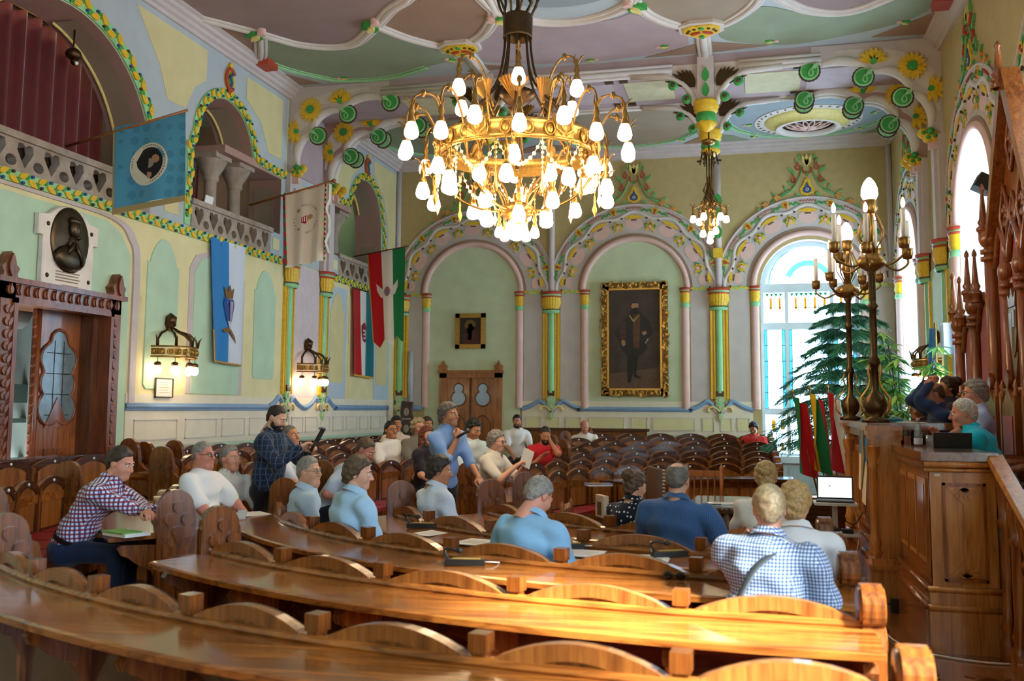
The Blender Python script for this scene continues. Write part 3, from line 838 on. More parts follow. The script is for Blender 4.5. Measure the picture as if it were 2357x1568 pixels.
dado_panels(TB, -4.93, .05, [(-4.85, -4.5), (-4.4, -4.08), (-3.95, -3.6), (-3.45, -2.65), (-2.5, -2.15), (-2.05, -1.15), (-1.0, -.75), (-.62, -.38), (-.28, -.02)], wall_back)
m = MB(TB); m.bbox((-4.93, 0, 0), (.05, 1.17, .012)); m.build('wall_foot', pgreen, wall_back)
m = MB(TB); m.bbox((-4.93, 1.72, 0), (.05, 1.88, .014)); m.build('dado_frieze', cream, wall_back)

# stained glass window
mwin = struct(thing('window_1', 'tall arched stained glass window with white mullions', None)); del mwin['label']
glassw = clear('white_window_glass', '#cfe2ee'); glassb = clear('pale_blue_glass', '#4f8ea2'); glassg = clear('green_glass', '#3f7a5c'); glassy = clear('amber_glass', '#a8801c')
wfr = paint('window_white_paint', '#c9d3d6', .5, .04)
TWn = lambda u, v, w: (WC + u, YB + .3 - w, v)
m = MB(TWn)
fr = lambda x0, z0, x1, z1, d=.05: m.bbox((x0, z0, -d), (x1, z1, d))
for a, b in ((-1.0, -.93), (.93, 1.0), (-.50, -.42), (.42, .50)): fr(a, .7, b, 4.3)
for a, b in ((.7, .8), (1.62, 1.74), (3.42, 3.56), (4.22, 4.4)): fr(-1.0, a, 1.0, b, .055)
for a, b in ((2.05, 2.12),): fr(-.42, a, .42, b, .04)
m.strip(arc(0, 4.3, .9, 0, 180, 24), arc(0, 4.3, 1.0, 0, 180, 24), -.05, .05)
m.build('mullion_frame', wfr, mwin)
def pane(name, x0, z0, x1, z1, gm, lead=.1, vx=0):
    m = MB(TWn); m.bbox((x0, z0, -.004), (x1, z1, .004)); p = m.build('pane', gm, mwin)
    m = MB(TWn); n = max(1, int((x1 - x0) / lead / 1.6)); k = max(1, int((z1 - z0) / .3))
    for i in range(n + 1): x = x0 + (x1 - x0) * i / n; m.bbox((x - .007, z0, -.01), (x + .007, z1, .01))
    for i in range(k + 1): z = z0 + (z1 - z0) * i / k; m.bbox((x0, z - .007, -.01), (x1, z + .007, .01))
    m.build('leading', iron, p)
for a, b in ((-.93, -.5), (-.42, .42), (.5, .93)):
    wd = b - a
    pane('p', a + .06, 1.74, b - .06, 3.42, glassw, .22 if wd < .5 else .5)
    pane('p', a + .02, 3.56, b - .02, 4.22, glassw, .1)
    pane('p', a + .02, .8, b - .02, 1.62, glassw, .1)
    for x0, x1 in ((a, a + .06), (b - .06, b)): pane('p', x0, 1.74, x1, 3.42, glassb, .2)
    n = int(wd / .1)
    for i in range(n):
        x = a + .03 + (wd - .06) * i / n
        if i % 2: 
            m = MB(TWn); m.bbox((x, 3.85, .006), (x + .05, 4.1, .01)); m.build('amber_piece', glassy, mwin)
            m = MB(TWn); m.bbox((x, 1.3, .006), (x + .08, 1.5, .01)); m.build('amber_piece', glassy, mwin)
            m = MB(TWn); m.bbox((x, .86, .006), (x + .06, 1.02, .01)); m.build('amber_piece', glassy, mwin)
        m = MB(TWn); m.plate([(x, 4.2), (x + .09, 4.2), (x + .045, 4.12)], .006, .01); m.build('green_piece', glassg, mwin)
def _env(t):
    r = 0.
    for (x, z, q) in ((-.2, .58, .2), (.2, .58, .2), (-.52, .38, .2), (.52, .38, .2), (-.64, .12, .2), (.64, .12, .2), (0, .18, .36)):
        dx, dz = math.cos(t), math.sin(t); bq = x * dx + z * dz; cq = x * x + z * z - q * q; dd = bq * bq - cq
        if dd > 0: r = max(r, bq + math.sqrt(dd))
    return min(r, .8)
EV = [(_env(PI * i / 90) * math.cos(PI * i / 90), 4.4 + _env(PI * i / 90) * math.sin(PI * i / 90)) for i in range(91)]
m = MB(TWn); m.strip(EV, arc(0, 4.4, .82, 0, 180, 90), -.004, .004); m.build('lilac_spandrel', clear('lilac_glass', '#566a92'), mwin)
m = MB(TWn); m.plate(EV, -.004, .004); m.build('white_roundels_pane', glassw, mwin)
m = MB(TWn)
m.strip(arc(0, 4.4, .38, 20, 160, 14), arc(0, 4.4, .5, 20, 160, 14), .009, .014); m.build('green_arch_piece', glassg, mwin)
m = MB(TWn); m.strip(arc(0, 4.4, .8, 0, 180, 24), arc(0, 4.4, .9, 0, 180, 24), .004, .01); m.build('green_border', glassg, mwin)
m = MB(TB); m.bbox((WC - 1.15, .62, -.3), (WC + 1.15, .76, .12)); m.build('window_sill', wfr, wall_back)
m = MB(TB); m.cur = 0; m.bbox((WC - 1.15, 0, 0), (WC + 1.3, .62, .02)); m.cur = 1
for a, b in ((.2, .62), (.75, 1.65), (1.75, 2.4)): m.bbox((a, .12, .02), (b, .54, .03))
m.build('window_apron', [wfr, paint('apron_panel', '#b3c1c4', .6)], wall_back)

# ================================================================== right wall with deep window reveals
RW = (18.95, 13.55, 9.85, 2.1, -1.6)  # last two are unseen, positioned to land the sun patch on the near pews
holes = [[(c - 1.08, 1.0), (c + 1.08, 1.0)] + arc(c, 4.3, 1.08, 0, 180, 20) for c in RW]
m = MB(TR); m.holed([(-6.4, 0), (YB + .3, 0), (YB + .3, ZC + .1), (-6.4, ZC + .1)], holes, 0)
wall_right = struct(m.build('wall_right', tan))
m = MB(TR)
for h in holes:
    H = h + [h[0]]; m.grid([[(p[0], p[1], 0) for p in H], [(p[0], p[1], -.65) for p in H]], True)
m.build('window_reveal', paint('reveal_white', '#dfe8e2', .6, .03), wall_right)
for c in RW[:3]: arch_ornament(TR, c, wall_right)
for i, c in enumerate(RW):
    wn = struct(thing('window_%d' % (i + 2), '', None)); del wn['label']
    m = MB(TR)
    for a in (-1.08, -.36, .3, 1.02): m.bbox((c + a, .9, -.66), (c + a + .06, 4.3, -.6))
    for z in (.98, 1.9, 3.5, 4.25): m.bbox((c - 1.08, z, -.66), (c + 1.08, z + .08, -.6))
    m.strip(arc(c, 4.3, 1.0, 0, 180, 20), arc(c, 4.3, 1.08, 0, 180, 20), -.66, -.6)
    m.build('mullion_frame', wfr, wn)
    m = MB(TR); m.plate([(c - 1.06, 1.0), (c + 1.06, 1.0)] + arc(c, 4.3, 1.05, 0, 180, 20), -.635, -.63); m.build('pane', clear('side_window_glass', '#f4faff'), wn)
    ld = bpy.data.lights.new('daylight_portal', 'AREA'); ld.shape = 'RECTANGLE'; ld.size = 2.1; ld.size_y = 4.5; ld.cycles.is_portal = True
    lo = bpy.data.objects.new('daylight_portal', ld); COL.objects.link(lo); lo.location = (XR + .62, c, 3.2); lo.rotation_euler = (0, PI / 2, 0); lo.rotation_euler = Vector((-1, 0, 0)).to_track_quat('-Z', 'Z').to_euler()
ld = bpy.data.lights.new('daylight_portal', 'AREA'); ld.shape = 'RECTANGLE'; ld.size = 2.0; ld.size_y = 4.6; ld.cycles.is_portal = True
lo = bpy.data.objects.new('daylight_portal', ld); COL.objects.link(lo); lo.location = (WC, YB + .42, 3.05); lo.rotation_euler = Vector((0, -1, 0)).to_track_quat('-Z', 'Z').to_euler()
for c in RW[:3]:
    for sg in (-1, 1):
        small_pilaster(TR, c + sg * 1.22, wall_right, z0=1.0, R=.13)
for y in (15.62, 17.08):
    big_column(TR, y, wall_right)
    m = MB(TR); m.bbox((y - .22, 4.3, 0), (y + .22, 5.9, .1)); m.bbox((y - .1, 4.3, .1), (y + .1, 5.7, .15)); m.build('upper_pilaster', offw, wall_right)
m = MB(TR); m.bbox((15.2, 0, 0), (17.5, 4.0, .012)); m.build('pier_panel', pgreen, wall_right)
m = MB(); m.bbox((XL - .4, -6.4, 0), (XR + .4, -6.0, ZC + .1)); wall_front = struct(m.build('wall_front', yel))

# ================================================================== left wall with gallery openings
def archpts(c, zs, r, z0, n=24, u0=None, u1=None):
    return [(c - r if u0 is None else u0, z0), (c + r if u1 is None else u1, z0)]
big_o = [(8.03, 4.35), (11.47, 4.35)] + arc(9.75, 4.85, 1.72, 0, 180, 28)
sm_o = [(12.47, 4.35), (15.25, 4.35), (15.25, 5.72), (14.30, 5.72)] + arc(13.40, 5.72, .82, 12, 168, 18) + [(12.47, 5.6)]
th_o = [(17.32, 4.35), (20.05, 4.35), (20.0, 5.72)] + arc(19.12, 5.72, .85, 12, 168, 18) + [(18.2, 5.78), (17.32, 5.78)]
door_o = [(8.97, 0.001), (10.60, 0.001), (10.60, 2.88), (8.97, 2.88)]
near_o = [(3.0, 4.35), (6.5, 4.35)] + arc(4.75, 4.85, 1.72, 0, 180, 20)
m = MB(TL); m.holed([(-6.4, 0), (YB + .3, 0), (YB + .3, ZC + .1), (-6.4, ZC + .1)], [big_o, sm_o, th_o, door_o, near_o], 0)
wall_left = struct(m.build('wall_left', yel))
m = MB(TL)
for h in (big_o, sm_o, th_o, near_o):
    H = h + [h[0]]; m.grid([[(p[0], p[1], 0) for p in H], [(p[0], p[1], -.62) for p in H]], True)
m.build('gallery_reveal', pinkbr, wall_left)
# reveal panels inside the arches
for c, zs, r, a0, a1 in ((9.75, 4.85, 1.71, 8, 80), (13.4, 5.72, .81, 20, 75), (19.12, 5.72, .84, 20, 75)):
    m = MB(TL); P = arc(c, zs, r - .012, a0, a1, 14)
    m.grid([[(p[0], p[1], -.16) for p in P], [(p[0], p[1], -.48) for p in P]], True); m.build('reveal_panel', cbeige, wall_left)
    m = MB(TL); m.tube([(p[0], p[1], -.5) for p in P], .025, 6); m.build('reveal_moulding', oyp, wall_left)
for u, z0, z1 in ((11.46, 4.45, 5.0), (15.24, 4.5, 5.55), (20.03, 4.45, 5.5)):
    m = MB(TL); m.bbox((u - .015, z0, -.5), (u - .005, z1, -.14)); m.build('reveal_panel', cbeige, wall_left)
# gallery behind
m = MB(); m.bbox((XL - 2.6, -1, 4.1), (XL - .012, 20.9, 4.34)); m.build('gallery_floor', stone, wall_left)
m = MB(); m.bbox((XL - 2.62, -1, 4.3), (XL - 2.5, 20.9, 7.2)); m.build('gallery_back_wall', mint, wall_left)
m = MB(); m.bbox((XL - 2.6, -1, 6.95), (XL - .3, 20.9, 7.1)); m.build('gallery_soffit', bgrey, wall_left)
for y in (-.9, 20.75):
    m = MB(); m.bbox((XL - 2.6, y - .1, 4.3), (XL - .02, y + .1, 7.0)); m.build('gallery_end_wall', mint, wall_left)
for y in (11.95, 16.2): 
    m = MB(); m.bbox((XL - 2.6, y - .35, 4.3), (XL - .02, y + .35, 7.0)); m.build('gallery_pier', pinkbr, wall_left)
redc = paint('red_velvet', '#5e0b0e', .85, .12, sheen=.6)
def curtain(y0, y1, zt, zb, x, label, grp='red gallery curtains'):
    t = thing('curtain', label, 'curtain', (x, (y0 + y1) / 2, zb), 0, None)
    n = max(10, int((y1 - y0) * 22)); h = zt - zb
    m = MB(); m.grid([[(.07 * math.sin(i * 1.15 + .3 * math.sin(i)) * (.6 + .4 * k / 6), -(y1 - y0) / 2 + (y1 - y0) * i / n, h * k / 6) for i in range(n + 1)] for k in range(7)])
    m.build('cloth', redc, t)
    m = MB(); m.tube([(0, -(y1 - y0) / 2 - .05, h + .02), (0, (y1 - y0) / 2 + .05, h + .02)], .025, 8); m.build('rod', brassd, t)
curtain(9.25, 11.42, 6.6, 4.36, XL - .75, 'dark red velvet curtain drawn in the large gallery arch')
curtain(12.3, 13.15, 6.5, 4.36, XL - .75, 'narrow red curtain beside the stone column of the middle gallery arch')
curtain(13.75, 14.25, 5.7, 4.36, XL - 1.0, 'short red curtain hanging behind the paired gallery columns')
curtain(17.4, 18.6, 5.9, 4.36, XL - .8, 'red curtain in the farthest gallery arch')
# pierced parapets
def parapet(u0, u1, n, name):
    big = []; sml = []
    p = (u1 - u0) / n
    for i in range(n):
        c = u0 + p * (i + .5)
        big.append([(c + .72 * p * x, 4.53 + y) for x, y in ((0, -.14), (.28, -.02), (.42, .05), (.36, .13), (.15, .135), (0, .1), (-.15, .135), (-.36, .13), (-.42, .05), (-.28, -.02))])
        if i < n - 1: sml.append(ell(u0 + p * (i + 1), 4.44, .2 * p, .065, 0, 10))
    m = MB(TL); m.holed([(u0, 4.34), (u1, 4.34), (u1, 4.7), (u0, 4.7)], big + sml, .02); m.holed([(u0, 4.34), (u1, 4.34), (u1, 4.7), (u0, 4.7)], big + sml, -.1)
    for h in big + sml:
        H = h + [h[0]]; m.grid([[(q[0], q[1], .02) for q in H], [(q[0], q[1], -.1) for q in H]], False)
    b = m.build(name, stone, wall_left)
    m = MB(TL); m.bbox((u0 - .02, 4.69, -.14), (u1 + .02, 4.77, .06)); m.build('parapet_cap', stone, b)
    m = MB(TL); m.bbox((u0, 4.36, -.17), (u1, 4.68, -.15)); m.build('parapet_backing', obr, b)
parapet(8.03, 11.47, 8, 'gallery_parapet'); parapet(12.47, 14.9, 6, 'gallery_parapet'); parapet(17.7, 20.05, 5, 'gallery_parapet')
for a, b in ((14.9, 15.25), (17.32, 17.7)):
    m = MB(TL); m.cur = 0; m.bbox((a, 4.34, -.1), (b, 4.72, .02)); m.cur = 1; m.bbox((a + .06, 4.42, .02), (b - .06, 4.62, .03)); m.build('parapet_block', [bgrey, yel], wall_left)
# stone columns
def stone_col(y, x, label):
    t = thing('stone_column', label, 'column', (x, y, 4.35), 0, None)
    m = MB(); m.lathe([(.16, 0), (.16, .08), (.13, .14), (.14, .2), (.11, .26)], n=14); m.build('base', stone, t)
    m = MB(); m.lathe([(.1, .24), (.095, .95)], n=14); m.build('shaft', stone, t)
    m = MB(); m.lathe([(.1, .93), (.13, .98), (.12, 1.02), (.2, 1.18), (.24, 1.28)], n=16, ripple=(8, .08)); m.box((0, 0, 1.33), (.46, .46, .1)); m.build('capital', stone, t)
stone_col(13.55, XL - .35, 'carved grey stone column standing next to the curtain in the middle gallery arch')
stone_col(14.2, XL - .3, 'carved grey stone column standing next to the reveal of the middle gallery arch')
stone_col(18.15, XL - .3, 'carved grey stone column in the farthest gallery arch')
for c, a, b in ((13.9, 13.35, 15.25), (17.8, 17.32, 18.3)):
    m = MB(TL); m.bbox((a, 5.70, -.6), (b, 5.82, .01)); m.build('impost', pinkbr, wall_left)
# leafy ribbons
def ribbon(P, parent, wd=.085, step=.16, mats=None):
    P = [Vector((p[0], p[1], 0)) for p in P]
    A = []; B = []
    for i, p in enumerate(P):
        t = (P[min(i + 1, len(P) - 1)] - P[max(i - 1, 0)]).normalized(); n = Vector((-t.y, t.x, 0))
        A.append(p - n * wd); B.append(p + n * wd)
    m = MB(TL); m.strip(A, B, -.01, .03); rb = m.build('leaf_ribbon', olg, parent)
    acc = 0.; k = 0; L = MB(TL)
    for i in range(len(P) - 1):
        d = P[i + 1] - P[i]; ln = d.length; s = step - acc
        while s <= ln:
            q = P[i] + d * (s / ln); a = math.atan2(d.y, d.x); sg = 1 if k % 2 else -1
            f = MB(TL)
            f.cur = 0; f.plate(petal(q.x, q.y, a + sg * .45, step * 1.05, wd * 1.1, 5), .02, .055)
            f.cur = 1; f.plate(petal(q.x - .03 * math.cos(a), q.y - .03 * math.sin(a), a - sg * .9, wd * 1.25, wd * .7, 5), .02, .05)
            f.cur = 2; f.plate(ell(q.x + math.cos(a) * .06 - sg * math.sin(a) * -.05, q.y + math.sin(a) * .06 - sg * math.cos(a) * .05, .02, .02, 0, 6), .02, .06)
            f.build('ribbon_leaf', [oy, og, obl if k % 3 else obr], rb)
            k += 1; s += step
        acc = (acc + ln) % step if ln < step - acc else ln - (s - step)
    return rb
ribbon(arc(9.75, 4.85, 1.82, 0, 180, 40), wall_left, .09, .17)
ribbon([(12.36, 4.36), (12.36, 4.9), (12.40, 5.2), (12.36, 5.5), (12.5, 5.78)] + [(p[0], p[1]) for p in arc(13.4, 5.72, .9, 168, 12, 20)] + [(14.36, 5.84), (14.8, 5.8), (15.35, 5.8)], wall_left, .075, .14)
ribbon([(17.3, 5.86), (17.9, 5.86), (18.2, 5.9)] + arc(19.12, 5.72, .93, 168, 12, 20) + [(20.12, 5.6), (20.15, 5.0), (20.15, 4.36)], wall_left, .075, .14)
ribbon([(8.0 - 2, 4.26), (12.0, 4.26), (15.2, 4.26)], wall_left, .065, .15)
ribbon([(17.35, 4.26), (20.6, 4.26)], wall_left, .065, .15)
# cartouches above the small arches
for y in (13.4, 19.1):
    m = MB(TL); m.cur = 0; m.plate(ell(y, 6.88, .15, .19, 0, 16), 0, .03); m.cur = 1
    m.tube([(y + .13 * math.cos(t), 6.88 + .17 * math.sin(t), .04) for t in [PI * .2 + i * .28 for i in range(18)]], .03, 6)
    m.cur = 2; m.plate(petal(y, 6.76, PI / 2, .24, .14), 0, .05); m.cur = 3; m.tube([(y + .05, 6.98, .05), (y - .05, 6.9, .05), (y + .02, 6.82, .05), (y - .02, 6.74, .05)], .025, 6)
    m.cur = 0; m.plate(petal(y, 7.04, PI / 2, .12, .1), 0, .05); m.cur = 1; m.plate(petal(y - .04, 6.72, -PI / 2, .1, .08), 0, .05)
    m.build('cartouche', [oy, ored, og, obl], wall_left)
# upper wall: blue grey ground with raised yellow panels
def wplate(name, pts, mat, w=.014, w0=-.005):
    m = MB(TL); m.plate(pts, w0, w); return m.build(name, mat, wall_left)
m = MB(TL); m.holed([(8.0, 4.3), (15.4, 4.3), (15.4, 7.25), (8.0, 7.25)], [[(8.03, 4.36), (11.47, 4.36)] + arc(9.75, 4.85, 1.725, 0, 180, 28), [(12.46, 4.36), (15.26, 4.36), (15.26, 5.73), (14.31, 5.73)] + arc(13.4, 5.72, .83, 12, 168, 18) + [(12.46, 5.6)]], .006); m.build('gallery_ground', bgrey, wall_left)
m = MB(TL); m.holed([(17.25, 4.3), (20.95, 4.3), (20.95, 7.25), (17.25, 7.25)], [[(17.31, 4.36), (20.06, 4.36), (20.01, 5.72)] + arc(19.12, 5.72, .86, 12, 168, 18) + [(18.2, 5.79), (17.31, 5.79)]], .006); m.build('gallery_ground', bgrey, wall_left)
yl2 = paint('buff_plaster', '#d9cc97', .8, .04, scale=3)
wplate('gallery_panel', [(11.0, 7.12), (12.75, 7.12), (12.75, 6.65), (12.45, 6.45), (12.22, 6.05), (11.78, 6.05), (11.55, 6.5)], yl2)
wplate('gallery_panel', [(13.95, 7.12), (15.2, 7.12), (15.2, 6.05), (14.75, 6.05), (14.45, 6.5), (13.95, 6.75)], yl2)
wplate('gallery_panel', [(11.8, 4.45), (12.15, 4.45), (12.15, 5.75), (11.8, 5.75)], yl2)
wplate('gallery_panel', [(8.1, 7.12), (9.4, 7.12), (9.0, 6.9), (8.3, 6.4), (8.1, 6.2)], yl2)
wplate('gallery_panel', [(17.4, 7.12), (18.7, 7.12), (18.7, 6.75), (18.3, 6.5), (18.1, 6.05), (17.4, 6.05)], yl2)
wplate('gallery_panel', [(19.5, 7.12), (20.85, 7.12), (20.85, 4.6), (20.4, 4.6), (20.4, 5.8), (20.1, 6.4), (19.5, 6.8)], yl2)
# pier between the two columns (behind the white banner)
wplate('pier_panel', [(15.45, 4.3), (17.2, 4.3), (17.2, 7.2), (15.45, 7.2)], bgrey, .01)
wplate('pier_panel', [(15.85, 5.9), (16.85, 5.9), (16.85, 6.95), (15.85, 6.95)], mauvel, .03)
wplate('pier_panel', [(15.85, 4.6), (16.85, 4.6), (16.85, 5.75), (15.85, 5.75)], yl2, .03)
for y in (15.62, 17.08):
    big_column(TL, y, wall_left)
    m = MB(TL); m.bbox((y - .22, 4.3, 0), (y + .22, 5.85, .1)); m.bbox((y - .1, 4.3, .1), (y + .1, 5.6, .15)); m.build('upper_pilaster', offw, wall_left)
wplate('pier_field', [(15.8, 1.72), (16.9, 1.72), (16.9, 4.28), (15.8, 4.28)], paint('lilac_pier', '#d6c6c8', .8, .04), .012)
# lower wall fields
def tall_panel(y0, y1, z0, z1, mat, w=.016, cap=.18):
    c = (y0 + y1) / 2; h = (y1 - y0) / 2
    pts = [(y0, z0 + .06), (y0 + .06, z0), (y1 - .06, z0), (y1, z0 + .06)] + [(y1, z1 - cap * 2)] + [(c + h * .85 * math.cos(t) * (1 - .25 * math.sin(t)), z1 - cap * 2 + cap * 2 * math.sin(t)) for t in [PI * i / 12 for i in range(13)]] + [(y0, z1 - cap * 2)]
    return wplate('wall_panel', pts, mat, w)
m = MB(TL); m.holed([(6.0, 0), (11.1, 0), (11.1, 3.7), (10.9, 3.95), (10.6, 4.08), (6.0, 4.1)], [[(8.97, .001), (10.6, .001), (10.6, 2.88), (8.97, 2.88)]], .010); m.build('door_field', mint, wall_left)
m = MB(TL); P = catmull([(11.16, 1.7, 0), (11.16, 2.6, 0), (11.16, 3.6, 0), (11.05, 3.9, 0), (10.7, 4.1, 0), (9.5, 4.14, 0), (6.0, 4.14, 0)], 6)
m.strip([(p.x, p.y) for p in P], [(p.x + .13, p.y + .04) for p in P], -.005, .03); m.build('wall_moulding', offw, wall_left)
tall_panel(11.48, 12.22, 1.95, 4.05, mint)
wplate('wall_panel', [(12.5, 1.9), (14.08, 1.9), (14.08, 3.75), (13.95, 3.95), (13.6, 4.05), (13.0, 4.05), (12.65, 3.95), (12.5, 3.75)], offw, .014)
wplate('wall_panel', [(12.62, 1.9), (13.96, 1.9), (13.96, 3.7), (13.8, 3.92), (13.3, 4.0), (12.8, 3.92), (12.62, 3.7)], mint, .022)
tall_panel(14.42, 15.15, 2.18, 4.02, mint)
tall_panel(17.4, 18.05, 2.2, 3.98, yl2, .02); wplate('wall_panel', [(17.3, 1.75), (18.2, 1.75), (18.2, 4.1), (17.3, 4.1)], pblue, .012)
wplate('wall_panel', [(18.3, 1.9), (19.65, 1.9), (19.65, 4.0), (18.3, 4.0)], yel, .016)
wplate('wall_panel', [(19.7, 1.75), (20.6, 1.75), (20.6, 4.1), (19.7, 4.1)], pblue, .012); tall_panel(19.8, 20.45, 2.2, 3.98, yl2, .02)
wave_rail(TL, 11.12, 20.55, (15.62, 17.08), wall_left, 1.71)
dado_panels(TL, 11.12, 20.9, [(11.3, 12.3), (12.5, 13.35), (13.5, 14.2), (14.35, 15.1), (15.3, 15.75), (15.85, 16.3), (16.4, 16.9), (17.05, 17.45), (17.6, 18.1), (18.25, 18.8), (18.95, 19.4), (19.55, 20.1), (20.25, 20.7)], wall_left, mat=cream)
m = MB(TL); m.bbox((11.12, 0, 0), (20.9, 1.17, .012)); m.build('wall_foot', mint, wall_left)
m = MB(TL); m.bbox((11.12, 1.72, 0), (20.9, 1.88, .014)); m.build('dado_frieze', cream, wall_left)
# corridor seen through the open door
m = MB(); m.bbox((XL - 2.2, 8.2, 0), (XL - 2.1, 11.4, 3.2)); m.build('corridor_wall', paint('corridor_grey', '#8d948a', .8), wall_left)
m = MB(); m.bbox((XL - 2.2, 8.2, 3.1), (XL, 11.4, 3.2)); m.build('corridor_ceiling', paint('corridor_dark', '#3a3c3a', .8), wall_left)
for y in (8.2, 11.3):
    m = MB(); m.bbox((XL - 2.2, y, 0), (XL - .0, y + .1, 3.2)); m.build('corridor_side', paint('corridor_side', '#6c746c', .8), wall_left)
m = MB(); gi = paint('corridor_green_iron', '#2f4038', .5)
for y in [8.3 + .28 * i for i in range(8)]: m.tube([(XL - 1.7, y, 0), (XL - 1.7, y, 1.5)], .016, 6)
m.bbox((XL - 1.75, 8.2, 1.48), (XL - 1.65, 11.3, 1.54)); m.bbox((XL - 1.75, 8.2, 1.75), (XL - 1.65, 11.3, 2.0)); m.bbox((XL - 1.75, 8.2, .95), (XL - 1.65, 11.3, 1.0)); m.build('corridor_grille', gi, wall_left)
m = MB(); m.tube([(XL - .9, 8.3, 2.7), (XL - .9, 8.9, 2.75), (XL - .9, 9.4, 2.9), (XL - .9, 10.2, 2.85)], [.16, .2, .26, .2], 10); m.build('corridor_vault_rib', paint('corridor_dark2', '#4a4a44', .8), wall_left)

# unseen trees added outside to keep sun off the far pews and back wall
for k, y in enumerate((7.3, 11.6, 16.2)):
    t = thing('sun_blocker_tree', 'unseen leafy sun blocker added outside the side windows, %s of three' % ('first', 'second', 'third')[k], 'sun_blocker_tree', (8.2, y, -1.5))
    m = MB(); m.tube([(0, 0, 0), (.1, 0, 3), (0, .1, 6)], [.3, .22, .1], 8); m.build('trunk', obr, t)
    m = MB(); P = []
    for j in range(15):
        a = PI * j / 14; P.append([((1.5 + .25 * math.sin(5 * b + j) ) * math.sin(a) * math.cos(b), (2.5 + .3 * math.sin(7 * b + 2 * j)) * math.sin(a) * math.sin(b), 8.4 + 3.9 * math.cos(a) + .2 * math.sin(6 * b + j)) for b in [2 * PI * i / 24 for i in range(25)]])
    m.grid(P); m.build('crown', paint('tree_leaf_green', '#5d8a4a', .6, .4, scale=5), t)
# ================================================================== pews
pw_back = wood('pew_oak', '#4c240d', '#96551f', .26, 1., 'Z'); pw_dark = wood('pew_dark_oak', '#2c140a', '#5a3018', .24, 1., 'X')
pw_desk = wood('pew_desk_oak', '#5e2d0f', '#b06a2a', .2, .8, 'X', .5); pw_panel = wood('pew_panel_oak', '#6a3813', '#ae6c30', .32, 1., 'Z')
cush = paint('red_leather', '#8c1420', .45, .1)
studm = paint('enamel_button', '#e6e6e6', .25, 0)
NC = (.3, 9.44); FC = (.5, 11.0)
def curve_pts(c, rx, ry, t0, t1, n=400):
    return [(c[0] + rx * math.cos(math.radians(t0 + (t1 - t0) * i / n)), c[1] + ry * math.sin(math.radians(t0 + (t1 - t0) * i / n))) for i in range(n + 1)]
class Row:
    """arc-length sampling of one curved row; s runs from its first end"""
    def __init__(r, pts, c):
        r.p = pts; r.c = c; r.s = [0.]
        for a, b in zip(pts, pts[1:]): r.s.append(r.s[-1] + math.hypot(b[0] - a[0], b[1] - a[1]))
        r.L = r.s[-1]
    def at(r, s):
        s = min(max(s, 0), r.L)
        i = min(max(int(np.searchsorted(r.s, s)) - 1, 0), len(r.p) - 2)
        t = (s - r.s[i]) / (r.s[i + 1] - r.s[i]); a, b = r.p[i], r.p[i + 1]
        x, y = a[0] + (b[0] - a[0]) * t, a[1] + (b[1] - a[1]) * t
        tx, ty = b[0] - a[0], b[1] - a[1]; l = math.hypot(tx, ty); tx /= l; ty /= l
        nx, ny = ty, -tx
        if nx * (x - r.c[0]) + ny * (y - r.c[1]) < 0: nx, ny = -nx, -ny
        return x, y, tx, ty, nx, ny
def end_panel_mesh():
    """carved end board: local x across the seat (outward = +x), z up"""
    m = MB(lambda u, v, w: (u, w, v))
    prof = [(-.38, 0), (.1, 0), (.1, .93)] + [(-.03 + .125 * math.cos(t), .95 + .125 * math.sin(t)) for t in [PI * i / 10 for i in range(11)]] + [(-.165, .93), (-.18, .78), (-.26, .7), (-.36, .66), (-.38, .58)]
    m.cur = 0; m.plate(prof, -.035, .035)
    for sw in (-1, 1):
        w0, w1 = (.03, .05) if sw > 0 else (-.05, -.03)
        m.plate([(-.17, .1), (.05, .1), (.05, .6), (-.17, .6)], w0, w1)
        for (u, v) in ((-.05, .95), (-.11, .86), (.01, .86), (-.05, .77)):
            m.plate(ell(u, v, .045, .045, 0, 10), w0, w1 + (.01 * sw if sw > 0 else 0))
        for a in (.6, 1.57, 2.5): m.plate(petal(-.05, .66, a, .14, .05, 5), w0, w1)
    return m.mesh('end_panel', [pw_back, pw_dark])
END = end_panel_mesh()
def knob_end_mesh():
    m = MB(lambda u, v, w: (u, w, v))
    prof = [(-.40, 0), (.12, 0), (.12, .70), (.1, .74)] + [(.0 + .1 * math.cos(t), .86 + .1 * math.sin(t)) for t in [-.9 + 2.9 * i / 10 for i in range(11)]] + [(-.09, .84), (-.07, .76), (-.12, .72), (-.3, .66), (-.4, .6)]
    m.plate(prof, -.045, .045)
    m.tube([(.0, .86, -.055), (.0, .86, .055)], .085, 14); m.tube([(.02, .72, -.055), (.02, .72, .055)], .065, 12)
    return m.mesh('end_knob', pw_back)
KNOB = knob_end_mesh()
